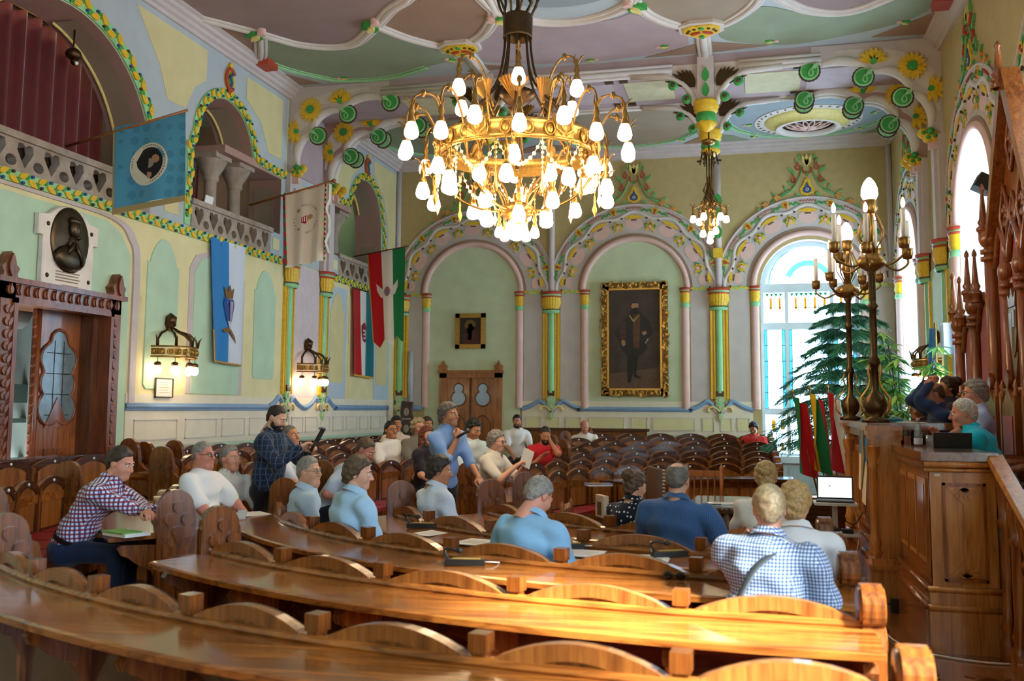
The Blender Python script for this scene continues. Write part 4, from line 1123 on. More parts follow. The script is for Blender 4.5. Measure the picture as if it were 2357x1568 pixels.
def pew(label, c, rx, ry, t0, t1, pitch, zf, style, group, ends=(1, 1), desk=True, pts=None):
    row = Row(pts or curve_pts(c, rx, ry, t0, t1), c)
    n = max(2, round(row.L / pitch)); p = row.L / n
    x0, y0 = row.at(row.L / 2)[:2]
    t = thing('pew', label, 'pew', (x0, y0, zf), 0, group)
    loc = lambda x, y, z=0.: (x - x0, y - y0, z)
    w = p - .05
    # seat back (local: x along row, y outward, z up)
    side, top = (.785, .885) if style == 'near' else (.875, .945)
    TT = lambda u, v, q: (u, -q, v)
    A = [(-w / 2 + w * i / 12, side + (top - side) * math.sin(PI * i / 12) ** .8) for i in range(13)]
    m = MB(TT); m.cur = 0; m.plate([(w / 2, .40), (-w / 2, .40)] + A, -.016, .016)
    B = [(u * .82, v - .06) for u, v in A]
    m.cur = 1; m.strip(A, B, .016, .03); m.cur = 1 if style != 'near' else 0; m.strip(A, B, -.016, -.03); m.cur = 1
    for sg in (-1, 1):
        m.bbox((min(sg * w / 2, sg * w * .41), .42, -.026), (max(sg * w / 2, sg * w * .41), side - .02, .026))
    m.bbox((-w / 2, .40, -.026), (w / 2, .48, .026))
    bm = m.mesh('seat_back', [pw_panel, pw_dark])
    m = MB(TT); m.ball((0, top - .035, .03), (.017, .017, .012), 8, 5); sm = m.mesh('number_button', studm)
    m = MB(); m.cur = 0; m.bbox((-w / 2, -.42, .40), (w / 2, -.0, .425)); m.bbox((-w / 2, -.42, .05), (w / 2, -.38, .40)); m.cur = 1
    m.bbox((-w / 2 + .01, -.41, .425), (w / 2 - .01, -.03, .46)); cm = m.mesh('seat', [pw_back, cush])
    m = MB(); ph = .885 if style == 'near' else .86
    m.box((0, 0, ph / 2), (.055, .06, ph)); m.box((0, 0, ph - .03), (.072, .078, .07)); pm = m.mesh('post', pw_back)
    for i in range(n + 1):
        x, y, tx, ty, nx, ny = row.at(p * i)
        a = math.atan2(-nx, ny)     # local +y -> outward
        if 0 < i < n: obj('post', pm, t, loc(x, y), (0, 0, a))
        if i < n:
            x, y, tx, ty, nx, ny = row.at(p * (i + .5)); a = math.atan2(-nx, ny)
            b = obj('seat_back', bm, t, loc(x, y), (0, 0, a)); obj('number_button', sm, b)
            obj('seat', cm, t, loc(x, y), (0, 0, a))
    for e, s in ((ends[0], .0), (ends[1], row.L)):
        if not e: continue
        x, y, tx, ty, nx, ny = row.at(s); a = math.atan2(ny, nx)
        obj('end_panel', END if e == 1 else KNOB, t, loc(x, y), (0, 0, a))
    if desk:
        k = max(12, int(row.L * 8)); path = []
        for i in range(k + 1):
            x, y, tx, ty, nx, ny = row.at(row.L * i / k); path.append((loc(x, y), (nx, ny, 0), ZU))
        m = MB(); m.sweep(path, [(.02, .775), (.40, .757), (.42, .75), (.42, .722), (.40, .718), (.02, .73)]); m.build('desk_top', pw_desk, t)
        m = MB(); m.sweep(path, [(-.02, .72), (-.022, .80), (.028, .808), (.045, .80), (.05, .785), (.04, .765), (.04, .72)]); m.build('desk_ledge', pw_desk, t)
        m = MB(); m.sweep(path, [(.0, .0), (.0, .70), (.035, .70), (.035, .0)]); m.build('desk_apron', pw_dark, t)
        m = MB(lambda u, v, q: (q, u, v)); m.plate([(.035, .68), (.33, .69), (.35, .66), (.33, .62), (.28, .6), (.22, .55), (.12, .5), (.07, .4), (.06, .1), (.035, .1)], -.03, .03); km = m.mesh('bracket', pw_back)
        for i in range(n + 1):
            x, y, tx, ty, nx, ny = row.at(min(max(p * i, .05), row.L - .05)); obj('bracket', km, t, loc(x, y), (0, 0, math.atan2(-nx, ny)))
    m = MB(); path = []
    k = max(12, int(row.L * 6))
    for i in range(k + 1):
        x, y, tx, ty, nx, ny = row.at(row.L * i / k); path.append((loc(x, y), (nx, ny, 0), ZU))
    if zf > .01:
        m.sweep(path, [(-.5, -zf), (-.5, 0), (.5, 0), (.5, -zf)]); m.build('platform', pw_dark, t)
    return row, t
def th_near(rx, x): return 360 - math.degrees(math.acos((x - NC[0]) / rx))
ROWS = {}
nears = (('A', 7.0, 5.99, 228, 'outermost curved oak pew whose desk has no papers on it'), ('B', 5.75, 4.84, 230, 'curved oak pew under the man in the blue checked shirt with a strap'),
         ('C', 4.75, 3.84, 199, 'curved oak pew whose desk carries the sunglasses'), ('D', 3.69, 2.99, 205, 'curved oak pew under the man in the ribbed navy shirt'), ('E', 2.9, 2.1, 205, 'innermost curved oak pew under the woman in the polka dot blouse'))
for nm, rx, ry, t1, lab in nears:
    ROWS[nm] = pew(lab, NC, rx, ry, th_near(rx, .5), t1, .8, 0., 'near', 'near block of curved pews', (2, 1))[0]
for nm, rx, ry, zf, t0, t1, lab in (('B2', 5.75, 4.84, .04, 220, 191, 'short curved pew holding the man in the white T-shirt'), ('A2', 7.0, 5.99, .1, 219, 191, 'short curved pew holding the man in the red and blue checked shirt')):
    ROWS[nm] = pew(lab, NC, rx, ry, t0, t1, .62, zf, 'far', 'left block of pews', (1, 1))[0]
for i in range(7):
    rx, ry = 3.0 + .62 * i, 3.43 + .96 * i
    t0 = math.degrees(math.acos(-.12 / rx)); xe = (-2.27, -3.09, -2.95, -2.95, -3.3, -3.3, -3.1)[i]
    t1 = math.degrees(math.acos((xe - FC[0]) / rx)) if i < 6 else math.degrees(math.acos((xe - FC[0]) / rx))
    if i < 2: t1 = 360 - t1
    lab = ('innermost far pew facing the leather table', 'second far pew counted from the panelled front desk', 'third far pew counted from the panelled front desk', 'fourth far pew counted from the panelled front desk', 'fifth far pew counted from the panelled front desk', 'sixth far pew, in front of the pew along the window wall', 'outermost far pew standing against the wall under the portrait')[i]
    ROWS['F%d' % i] = pew('curved dark oak ' + lab, FC, rx, ry, t0, t1, .515 + .014 * i, .048 * i, 'far', 'far block of curved pews', (2, 1), desk=i < 6)[0]
for i in range(2, 6):
    rx, ry = 3.1 + 1. * i, 3.43 + .96 * i
    lab = ('innermost', 'second', 'third', 'outermost')[i - 2]
    ROWS['L%d' % i] = pew('curved pew of the corner block before the back door, %s of its four' % lab, FC, rx, ry, (150, 143, 139, 136)[i - 2], (198, 196, 190, 182)[i - 2], .56, .048 * i, 'far', 'corner block of pews', (1, 1))[0]
# straight bench along the left wall
pts = [(XL + .42, 7.0 + .05 * i) for i in range(80)]
ROWS['W1'] = pew('straight oak bench against the left wall beside the open door', (0, 9), 0, 0, 0, 0, .62, .19, 'far', 'wall benches', (1, 1), desk=False, pts=pts)[0]
pts = [(XL + .42, 11.6 + .05 * i) for i in range(160)]
ROWS['W2'] = pew('long straight oak bench against the left wall under the flags', (0, 15), 0, 0, 0, 0, .62, .19, 'far', 'wall benches', (1, 1), desk=False, pts=pts)[0]
m = MB(); m.bbox((XL + .02, 6.6, .9), (XL + .36, 11.0, 1.14)); m.bbox((XL + .02, 11.0, .9), (XL + .36, 20.6, 1.12)); o = m.build('wall_wainscot', pw_dark, wall_left)
# tall bench back standing before the far wall
t = thing('bench', 'dark oak high backed bench standing against the wall under the large portrait', 'bench', (-3.55, 20.62, 0))
m = MB(); m.bbox((-1.42, -.03, .3), (1.42, .03, 1.24)); m.build('back', pw_back, t); m = MB(); m.bbox((-1.47, -.07, 1.24), (1.47, .07, 1.3)); m.build('cap_rail', pw_dark, t)
m = MB(); m.bbox((-1.4, -.3, .4), (1.4, .0, .46)); m.bbox((-1.35, -.25, 0), (-1.28, .02, .4)); m.bbox((1.28, -.25, 0), (1.35, .02, .4)); m.build('seat', pw_back, t)
# panelled front desk before the far block
row = Row(curve_pts(FC, 2.35, 2.55, 89, 150), FC)
t = thing('front_desk', 'dark oak curved front desk with diamond panels and a notebook on top', 'desk', (0, 0, 0))
path = [((row.at(row.L * i / 30)[0], row.at(row.L * i / 30)[1], 0), (row.at(row.L * i / 30)[4], row.at(row.L * i / 30)[5], 0), ZU) for i in range(31)]
m = MB(); m.sweep(path, [(-.03, .0), (-.03, .76), (.03, .76), (.03, 0)]); m.build('front_panel', pw_back, t)
m = MB(); m.sweep(path, [(-.12, .76), (-.12, .80), (.42, .80), (.42, .76)]); m.build('desk_top', pw_dark, t)
for i in range(7):
    x, y, tx, ty, nx, ny = row.at(row.L * (i + .5) / 7); a = math.atan2(-nx, ny)
    m = MB(lambda u, v, q: (u, -q, v)); m.cur = 0; m.plate([(-.16, .12), (.16, .12), (.16, .68), (-.16, .68)], .03, .042); m.cur = 1; m.plate([(0, .2), (.11, .4), (0, .6), (-.11, .4)], .042, .055)
    o = m.build('diamond_panel', [pw_panel, pw_dark], t); o.location = (x, y, 0); o.rotation_euler = (0, 0, a)
t = thing('side_desk', 'low dark oak panelled ledge running under the stained glass window', 'desk', (1.6, 13.9, 0))
m = MB(); m.bbox((-1.0, -.02, 0), (.9, .05, .5)); m.build('panel', pw_dark, t); m = MB(); m.bbox((-1.0, -.08, .5), (.9, .2, .54)); m.build('top', pw_back, t)
# ================================================================== doors
def side_T(T, u0, w0=0.):
    return lambda u, v, w: T(u0 + u, v, w0 + w)
d1 = struct(thing('door_1', '', None, (XL, 9.8, 0))); del d1['label']
LT = lambda u, v, w: (w, u, v)          # local to an empty on the left wall
carved = wood('carved_oak', '#4a1f0c', '#95502a', .35); glass_d = paint('leaded_glass_dark', '#6f8088', .2, .15, scale=12)
m = MB(LT)
for a, b in ((-1.03, -.82), (.82, 1.03)): m.bbox((a, 0, -.05), (b, 3.08, .1))
m.bbox((-1.03, 2.88, -.05), (1.03, 3.1, .1)); m.bbox((-1.1, 3.06, -.02), (1.1, 3.12, .14)); m.bbox((-.86, 0, -.05), (-.8, 2.9, .13)); m.bbox((.8, 0, -.05), (.86, 2.9, .13)); m.bbox((-.86, 2.84, -.05), (.86, 2.9, .13))
fr = m.build('door_frame', carved, d1)
for i in range(14):
    m = MB(LT); u = -.92 + .1415 * i; m.cur = 0; m.plate(ell(u, 2.98, .05, .05, 0, 10), .09, .125); m.plate(petal(u, 2.93, PI / 2, .12, .04), .1, .14); m.build('carved_knot', carved, fr)
for sg in (-1, 1):
    for i in range(20):
        m = MB(LT); z = .2 + .135 * i; m.plate(ell(sg * .925, z, .055, .05, 0, 8), .09, .12); m.plate(petal(sg * .925, z - .05, PI / 2 + sg * .5, .12, .05, 5), .1, .13); m.build('carved_knot', carved, fr)
    m = MB(LT); u = sg * .94
    m.plate([(u - .12, 3.1), (u + .12, 3.1), (u + .1, 3.16), (u + .13, 3.22), (u + .07, 3.27), (u + .04, 3.35), (u, 3.4), (u - .04, 3.35), (u - .07, 3.27), (u - .13, 3.22), (u - .1, 3.16)], -.02, .13)
    m.plate(petal(u, 3.12, PI / 2, .26, .1), .1, .16); m.build('door_finial', carved, fr)
m = MB(LT); m.bbox((-.05, .02, -.30), (.70, 2.86, -.24))
leaf = m.build('door_leaf', wood('door_oak', '#5a2a10', '#a8622f', .3), d1)
def trefoil(cx, cz, s, n=60):
    pts = []
    for i in range(n):
        t = 2 * PI * i / n; best = .05
        for (x, z, r) in ((0, .52, .17), (-.14, .3, .2), (.14, .3, .2), (-.13, -.02, .2), (.13, -.02, .2), (-.14, -.34, .22), (.14, -.34, .22), (0, 0, .16), (0, .2, .16), (0, -.2, .16)):
            dx, dz = math.cos(t), math.sin(t); b = x * dx + z * dz; c = x * x + z * z - r * r; d = b * b - c
            if d > 0: best = max(best, b + math.sqrt(d))
        pts.append((cx + s * best * math.cos(t), cz + s * best * math.sin(t)))
    return pts
g = trefoil(.33, 2.0, .92)
m = MB(LT); m.plate(g, -.24, -.232); gl = m.build('leaf_glass', glass_d, leaf)
m = MB(LT); m.tube([(p[0], p[1], -.235) for p in g], .022, 6, closed=True); m.build('glass_moulding', carved, leaf)
m = MB(LT)
for z in (1.6, 1.85, 2.1, 2.35): m.tube([(.12, z, -.23), (.54, z, -.23)], .005, 4)
for u in (.25, .41): m.tube([(u, 1.45, -.23), (u, 2.5, -.23)], .005, 4)
m.build('leading', iron, gl)
m = MB(LT); m.cur = 0; m.plate([(.12, 1.45), (.33, 1.82), (.54, 1.45)], -.24, -.22); m.plate([(.1, .3), (.56, .3), (.52, 1.2), (.14, 1.2)], -.24, -.225)
for k in range(4): m.bbox((.17 + .09 * k, .35, -.225), (.2 + .09 * k, 1.15, -.21))
m.build('leaf_panel', oakr, leaf)
m = MB(LT); m.tube([(-.05, .02, -.25), (-.05, 2.86, -.25)], .05, 8); 
for i in range(24): m.ball((-.05, .12 + .115 * i, -.25), (.06, .06, .04), 8, 5)
m.build('leaf_edge_carving', carved, leaf)
m = MB(LT); m.bbox((.70, 0, -.62), (.84, 2.9, -.05)); m.build('door_jamb', oakd, d1)
m = MB(LT); m.bbox((-.84, 0, -.62), (-.80, 2.9, -.05)); m.bbox((-.84, 2.86, -.62), (.84, 2.92, -.05)); m.build('door_lining', oakd, d1)

d2 = struct(thing('door_2', '', None, (-6.11, YB, 0))); del d2['label']
BT = lambda u, v, w: (u, -w, v)
m = MB(BT)
for a, b in ((-.73, -.56), (.56, .73)): m.bbox((a, 0, -.02), (b, 2.52, .1))
m.bbox((-.73, 2.39, -.02), (.73, 2.54, .1)); m.bbox((-.76, 2.5, -.02), (.76, 2.56, .13)); fr = m.build('door_frame', oak, d2)
for sg in (-1, 1):
    m = MB(BT); u = sg * .65; m.plate([(u - .1, 2.54), (u + .1, 2.54), (u + .08, 2.6), (u + .1, 2.66), (u + .04, 2.7), (u, 2.78), (u - .04, 2.7), (u - .1, 2.66), (u - .08, 2.6)], -.01, .12); m.build('door_finial', oak, fr)
    m = MB(BT)
    x0, x1 = sorted((sg * .005, sg * .56)); m.bbox((x0, .02, 0), (x1, 2.39, .05)); lf = m.build('door_leaf', oak, d2)
    cx = sg * .285
    pts = [(cx + .17 * math.cos(t), 1.93 + .17 * math.sin(t)) for t in [math.radians(a) for a in range(125, 416, 12)]] + [(cx + .115 * math.cos(t), 2.15 + .115 * math.sin(t)) for t in [math.radians(a) for a in range(-45, 226, 15)]]
    m = MB(BT); m.plate(pts, .05, .056); m.build('leaf_glass', paint('sky_blue_glass', '#9db6cc', .25, .05), lf)
    m = MB(BT); m.tube([(p[0], p[1], .055) for p in pts], .014, 6, closed=True); m.build('glass_moulding', oakd, lf)
    m = MB(BT)
    pp = [(cx - .19, .2), (cx + .19, .2), (cx + .19, 1.15)] + [(cx + .19 * math.cos(t), 1.2 + .35 * math.sin(t)) for t in [PI * i / 10 for i in range(11)]] + [(cx - .19, 1.15)]
    m.tube([(p[0], p[1], .052) for p in pp], .016, 6, closed=True); m.tube([(cx, .25, .052), (cx, 1.5, .052)], .014, 6); m.build('leaf_panel_moulding', oakd, lf)
m = MB(BT); m.tube([(0, .02, .06), (0, 2.39, .06)], .028, 8); m.build('meeting_stile', oakd, d2)
for i in range(12):
    m = MB(BT); m.ball((0, .2 + .18 * i, .075), (.03, .02, .05), 8, 5); m.build('stile_bead', oakd, d2)

# ================================================================== pictures
t = thing('portrait_painting', 'large full length portrait of a bearded man in a dark cloak, carved gilt frame', 'painting', (-2.42, YB - .03, 3.23))
W, Hh = .75, 1.265; iw, ih = .565, 1.08
m = MB(BT)
for a, b in ((-W + .03, -iw), (iw, W - .03)): m.bbox((a, -Hh + .03, 0), (b, Hh - .03, .05))
for a, b in ((-Hh + .03, -ih), (ih, Hh - .03)): m.bbox((-W + .03, a, 0), (W - .03, b, .05))
fr = m.build('frame', paint('dark_gilding', '#6e5224', .4, .2, metal=.8, scale=40), t)
m = MB(BT); 
for a, b in ((-iw - .03, -iw + .01), (iw - .01, iw + .03)): m.bbox((a, -ih - .03, 0), (b, ih + .03, .075))
for a, b in ((-ih - .03, -ih + .01), (ih - .01, ih + .03)): m.bbox((-iw - .03, a, 0), (iw + .03, b, .075))
m.build('gilt_fillet', gold, fr)
def scroll(u, v, s, ang, sg):
    return [(u + s * .009 * (q + 1) * math.cos(ang + sg * q * .75), v + s * .009 * (q + 1) * math.sin(ang + sg * q * .75), .06) for q in range(9)]
k = 0
per = [(x, sy * (Hh - .09)) for sy in (-1, 1) for x in np.linspace(-W + .1, W - .1, 9)] + [(sx * (W - .09), z) for sx in (-1, 1) for z in np.linspace(-Hh + .25, Hh - .25, 14)]
for (x, z) in per:
    m = MB(BT); m.tube(scroll(x, z, 1.2, k * 1.3, 1 if k % 2 else -1), [.02, .024, .026, .026, .024, .022, .02, .016, .01], 6)
    m.plate(petal(x, z, k * 2.1, .1, .05, 5), .04, .08); m.build('scroll_carving', gold if k % 3 else brass, fr); k += 1
m = MB(BT); m.bbox((-iw, -ih, .0), (iw, ih, .02)); cv = m.build('canvas', paint('canvas_umber', '#40322a', .6, .25, scale=3), t)
pc = lambda n, c: paint('paint_' + n, c, .6, .15, scale=14)
def stroke(name, pts, mat, w=.024): m = MB(BT); m.plate(pts, .015, w); return m.build(name, mat, cv)
sx = lambda x: (x - 492) / 1027 * 1.78; sz = lambda y: -(y - 765) / 1568 * 2.72
def PX_(L): return [(sx(a), sz(b)) for a, b in L]
stroke('painted_floor', [(-iw, -ih), (iw, -ih), (iw, -.62), (-iw, -.75)], pc('floor', '#5e4432'), .021)
stroke('painted_cloak', PX_([(450, 400), (560, 420), (680, 540), (725, 700), (640, 780), (640, 900), (560, 980), (420, 990), (330, 900), (300, 800), (240, 700), (290, 600), (390, 500)]), pc('cloak', '#231d1b'), .023)
stroke('painted_sleeve', PX_([(330, 560), (380, 540), (390, 660), (370, 790), (320, 790), (300, 660)]), pc('sleeve', '#4a2e24'), .024)
stroke('painted_waistcoat', PX_([(480, 450), (560, 450), (560, 680), (550, 880), (480, 880), (470, 680)]), pc('waistcoat', '#5a3626'), .025)
stroke('painted_leg', PX_([(400, 960), (470, 980), (470, 1200), (440, 1310), (400, 1315), (400, 1200)]), pc('boots', '#15120f'), .024)
stroke('painted_leg', PX_([(470, 980), (540, 980), (510, 1210), (575, 1250), (560, 1265), (480, 1240)]), pc('boots', '#15120f'), .024)
stroke('painted_face', PX_([(450, 330), (470, 300), (530, 300), (545, 340), (530, 400), (490, 420), (455, 380)]), pc('face', '#a87c58'), .026)
stroke('painted_beard', PX_([(450, 350), (470, 385), (500, 370), (535, 375), (540, 420), (510, 470), (470, 430)]), pc('beard', '#1d1612'), .027)
stroke('painted_hair', PX_([(445, 350), (450, 310), (490, 292), (540, 305), (530, 315), (470, 315)]), pc('beard', '#1d1612'), .027)
stroke('painted_hand', PX_([(330, 780), (370, 780), (380, 830), (355, 860), (325, 830)]), pc('face', '#a87c58'), .026)
stroke('painted_hand', PX_([(580, 680), (630, 665), (645, 700), (600, 720)]), pc('face', '#a87c58'), .026)
stroke('painted_chain', PX_([(420, 460), (435, 460), (480, 530), (545, 460), (555, 470), (485, 552), (465, 540)]), pc('chain', '#a88a44'), .027)
stroke('painted_sabre', PX_([(655, 760), (668, 765), (632, 825), (620, 820)]), pc('steel', '#9a958a'), .027)
t = thing('icon_painting', 'small dark painting of a mother and child in a gilt frame over the back door', 'painting', (-6.13, YB - .03, 3.45))
m = MB(BT)
for a, b in ((-.35, -.25), (.25, .35)): m.bbox((a, -.4, 0), (b, .4, .06))
for a, b in ((-.4, -.3), (.3, .4)): m.bbox((-.35, a, 0), (.35, b, .06))
m.build('frame', gold, t)
m = MB(BT); m.bbox((-.26, -.31, 0), (.26, .31, .02)); cv = m.build('canvas', paint('canvas_dark', '#2c2014', .6, .2, scale=5), t)
for n, pts, c in (('painted_robe', [(-.18, -.28), (.2, -.28), (.19, -.05), (.08, .1), (-.1, .06), (-.17, -.08)], '#4c2018'), ('painted_halo', ell(-.01, .13, .13, .13, 0, 16), '#7a5a24'), ('painted_head', ell(-.0, .1, .06, .08, .2, 12), '#9a7450'), ('painted_child', [(-.09, -.05), (.05, -.02), (.03, .08), (-.07, .07)], '#a48458'), ('painted_legs', [(-.06, -.2), (.02, -.2), (.04, -.03), (-.05, -.03)], '#8f6e46')):
    m = MB(BT); m.plate(pts, .015, .024); m.build(n, pc(n, c), cv)
t = thing('certificate', 'small framed certificate hanging on the wall below the crown sconce', 'picture', (XL + .03, 11.93, 1.97))
m = MB(LT)
for a, b in ((-.21, -.195), (.195, .21)): m.bbox((a, -.135, 0), (b, .135, .02))
for a, b in ((-.135, -.122), (.122, .135)): m.bbox((-.21, a, 0), (.21, b, .02))
m.build('frame', obr, t); m = MB(LT); m.bbox((-.2, -.125, 0), (.2, .125, .008)); p = m.build('paper', paint('certificate_paper', '#efe6dc', .6, .02), t)
m = MB(LT)
for k in range(5): m.bbox((-.12, .07 - .035 * k, .008), (.12 - .03 * (k % 2), .078 - .035 * k, .0095))
m.build('printed_lines', paint('grey_print', '#b9a79c', .7, 0), p)
# marble plaque with bronze relief
t = thing('memorial_plaque', 'white marble memorial plaque with an oval bronze bust above the open door', 'plaque', (XL + .02, 9.82, 3.58))
marb = paint('white_marble', '#e8dccf', .4, .08, scale=4)
m = MB(LT); m.plate([(-.44, -.48), (.44, -.48), (.44, .1), (.52, .1), (.52, .34), (.36, .36), (.22, .46), (0, .52), (-.22, .46), (-.36, .36), (-.52, .34), (-.52, .1), (-.44, .1)], 0, .07, .02); m.build('slab', marb, t)
bz = paint('bronze', '#4a3f30', .35, .2, metal=.9, scale=8)
m = MB(LT); m.ball((0, .1, .07), (.34, .40, .035), 28, 10); rl = m.build('bronze_oval', bz, t)
m = MB(LT); m.ball((.03, .24, .11), (.1, .13, .06), 14, 10); m.ball((.1, .22, .13), (.03, .03, .03), 8, 6); m.ball((.03, .33, .11), (.11, .06, .06), 12, 8); m.ball((0, .05, .1), (.07, .12, .05), 10, 8); m.ball((-.02, -.12, .1), (.27, .16, .06), 16, 8); m.tube([(.0, .06, .15), (.08, -.08, .16), (.14, -.2, .14)], .025, 6); m.tube([(-.03, .06, .15), (-.12, -.08, .15)], .025, 6); m.ball((.08, .14, .13), (.05, .03, .03), 8, 6); m.build('bust_relief', bz, rl)
for u, v in ((-.38, .24), (.38, .24), (-.36, -.36), (.36, -.36)):
    m = MB(LT); m.ball((u, v, .07), (.028, .028, .018), 10, 6); m.build('bronze_stud', bz, t)
m = MB(LT)
for k in range(4): m.bbox((-.22, -.30 - .035 * k, .068), (.2 - .03 * (k % 2), -.285 - .035 * k, .073))
m.bbox((-.1, -.455, .068), (.18, -.44, .073)); m.build('carved_inscription', paint('inscription', '#8f7c68', .7, 0), t)

# ================================================================== flags and banners
def sheet(P00, P10, P01, P11, amp=.04, waves=3., ph=0., nrm=None, droop=0.):
    """cloth surface; s runs along the pole, t downward; w lifts off the cloth"""
    A, B, C, D = map(Vector, (P00, P10, P01, P11))
    N = (B - A).cross(C - A).normalized() if nrm is None else Vector(nrm)
    def F(s, t, w):
        p = A * (1 - s) * (1 - t) + B * s * (1 - t) + C * (1 - s) * t + D * s * t
        return tuple(p + N * (amp * (.25 + .75 * t) * math.sin(2 * PI * waves * s + ph + t * 1.5) + w))
    return F
def flag_cloth(F, parent, bands, mats, ns=24, nt=16, tip=None, name='cloth'):
    m = MB()
    for i in range(ns):
        s0, s1 = i / ns, (i + 1) / ns
        m.cur = next(k for k, b in enumerate(bands) if (s0 + s1) / 2 <= b)
        e0 = tip(s0) if tip else 1.; e1 = tip(s1) if tip else 1.
        m.grid([[F(s0, e0 * j / nt, 0), F(s1, e1 * j / nt, 0)] for j in range(nt + 1)])
    o = m.build(name, mats, parent); return o
fb = lambda n, c, r=.75: cloth('flag_' + n, c, rough=r)
fred, fwhite, fgreen, fblue, fsky = fb('red', '#b3131c'), fb('white', '#e4ded6'), fb('green', '#1f7a48'), fb('blue', '#2f7fc0'), fb('sky_white', '#d3dcea')
fteal = fb('teal', '#0f6a72')
pole_m = wood('pole_wood', '#7a4218', '#a5662c', .4)
# blue brocade banner with a medallion
t = thing('banner', 'blue brocade banner with a round portrait medallion on a slanted pole', 'flag', (XL, 9.95, 4.85))
o0 = Vector((XL, 9.95, 4.85)); rel = lambda p: tuple(Vector(p) - o0)
m = MB(); m.tube([rel((-8.1, 9.95, 4.88)), rel((-6.44, 9.95, 5.22))], .018, 8); m.build('pole', pole_m, t)
F = sheet(rel((-7.44, 9.95, 5.07)), rel((-6.47, 9.95, 5.2)), rel((-7.35, 9.9, 4.05)), rel((-6.44, 9.95, 4.2)), .035, 1.6, .5, (.1, -1, .05))
brocade = cloth('blue_brocade', '#4d8fae', dots='#417f9c', period=.16, width=.34, rough=.45)
flag_cloth(F, t, [1.], [brocade], 26, 20)
m = MB(F); m.strip([(0, .0), (0, 1)], [(.025, 0), (.025, 1)], .001, .006); m.strip([(0, 1.0), (1, 1.)], [(0, 1.07), (1, 1.07)], -.002, .004); m.build('fringe', fb('fringe_gold', '#a18a5c'), t)
m = MB(F); m.plate(ell(.5, .54, .27, .255, 0, 32), .004, .01); md = m.build('medallion', fb('medallion_white', '#d9cdb8'), t)
m = MB(F); m.plate(ell(.5, .54, .21, .2, 0, 28), .008, .014); m.build('medallion_field', fb('medallion_black', '#17120f'), md)
m = MB(F); m.cur = 0; m.plate([(.33, .5), (.4, .46), (.45, .55), (.36, .66)], .012, .018); m.cur = 1; m.plate(ell(.5, .53, .09, .06, .3, 12), .012, .018); m.cur = 2; m.plate(ell(.61, .5, .06, .05, .5, 10), .012, .019); m.plate(ell(.5, .68, .06, .04, 0, 10), .012, .018); m.build('medallion_figure', [fb('fig_red', '#a8202a'), fb('fig_grey', '#8c8478'), fb('fig_skin', '#a8785a')], md)
m = MB(F)
for a in range(0, 360, 9): m.plate(ell(.5 + .24 * math.cos(math.radians(a)), .54 + .228 * math.sin(math.radians(a)), .006, .014, math.radians(a), 5), .01, .013)
m.build('medallion_lettering', obr, md)
# white millennium banner
t = thing('banner', 'white banner with ring lettering and red zigzag edges on a slanted pole', 'flag', (XL, 14.6, 5.1))
o0 = Vector((XL, 14.6, 5.1))
m = MB(); m.tube([rel((-8.2, 14.6, 5.12)), rel((-6.7, 14.6, 5.455))], .02, 8); m.ball(rel((-6.66, 14.6, 5.46)), .04, 8, 6); m.build('pole', pole_m, t)
F = sheet(rel((-7.58, 14.6, 5.26)), rel((-6.76, 14.6, 5.44)), rel((-7.48, 14.56, 4.02)), rel((-6.78, 14.62, 4.14)), .05, 2.4, .8, (.1, -1, .05))
flag_cloth(F, t, [1.], [cloth('banner_white', '#dfd6c8')], 30, 20)
m = MB(F)
for i in range(16):
    m.cur = i % 2; m.plate([(.0, i / 16), (.055, i / 16 + .03), (0, (i + 1) / 16)], .003, .008); m.cur = (i + 1) % 2; m.plate([(.055, i / 16 - .03), (.055, i / 16 + .03), (0, i / 16)], .003, .008)
    m.cur = i % 2; m.plate([(.93, i / 16), (.97, i / 16 + .03), (.93, (i + 1) / 16)], .003, .008)
m.build('zigzag_border', [fred, fb('zigzag_green', '#3f6a4c')], t)
m = MB(F); m.T = lambda u, v, w: F(.5 + u / .84, .40 - v / 1.26, w)
prn = paint('brown_print', '#7a6a5c', .8, 0)
ring_text(m, 'MAGYAR', 0, 0, .21, .062, .006, 70, 13); ring_text(m, 'MILLENNIUM', 0, 0, .21, .062, .006, -28, 12.6); ring_text(m, '2000', 0, 0, .21, .062, .006, 190, 14)
m.build('ring_lettering', prn, t)
m = MB(); m.T = lambda u, v, w: F(.5 + u / .84, .40 - v / 1.26, w)
m.cur = 0; m.plate([(-.07, .03), (.03, .05), (.05, -.03), (0, -.09), (-.07, -.06)], .004, .01); m.cur = 1
for k in range(3): m.plate([(-.055 + .035 * k, .03), (-.04 + .035 * k, .033), (-.035 + .035 * k, -.05), (-.05 + .035 * k, -.055)], .009, .013)
m.cur = 2; m.plate(ell(.08, .02, .05, .04, .3, 12), .004, .011); m.plate(ell(-.13, .16, .04, .03, 0, 8), .004, .009); m.plate(ell(-.13, -.16, .03, .025, 0, 8), .004, .009)
m.build('small_emblem', [fred, fwhite, fb('emblem_gold', '#b08a58')], t)
m = MB(); m.grid([[rel((-6.74 + .03 * math.sin(k), 14.6 + .03 * math.cos(k * 2) + dx, 5.42 - .09 * k)) for dx in (-.05, 0, .05)] for k in range(14)]); m.build('ribbon', cloth('banner_white', '#dfd6c8'), t)
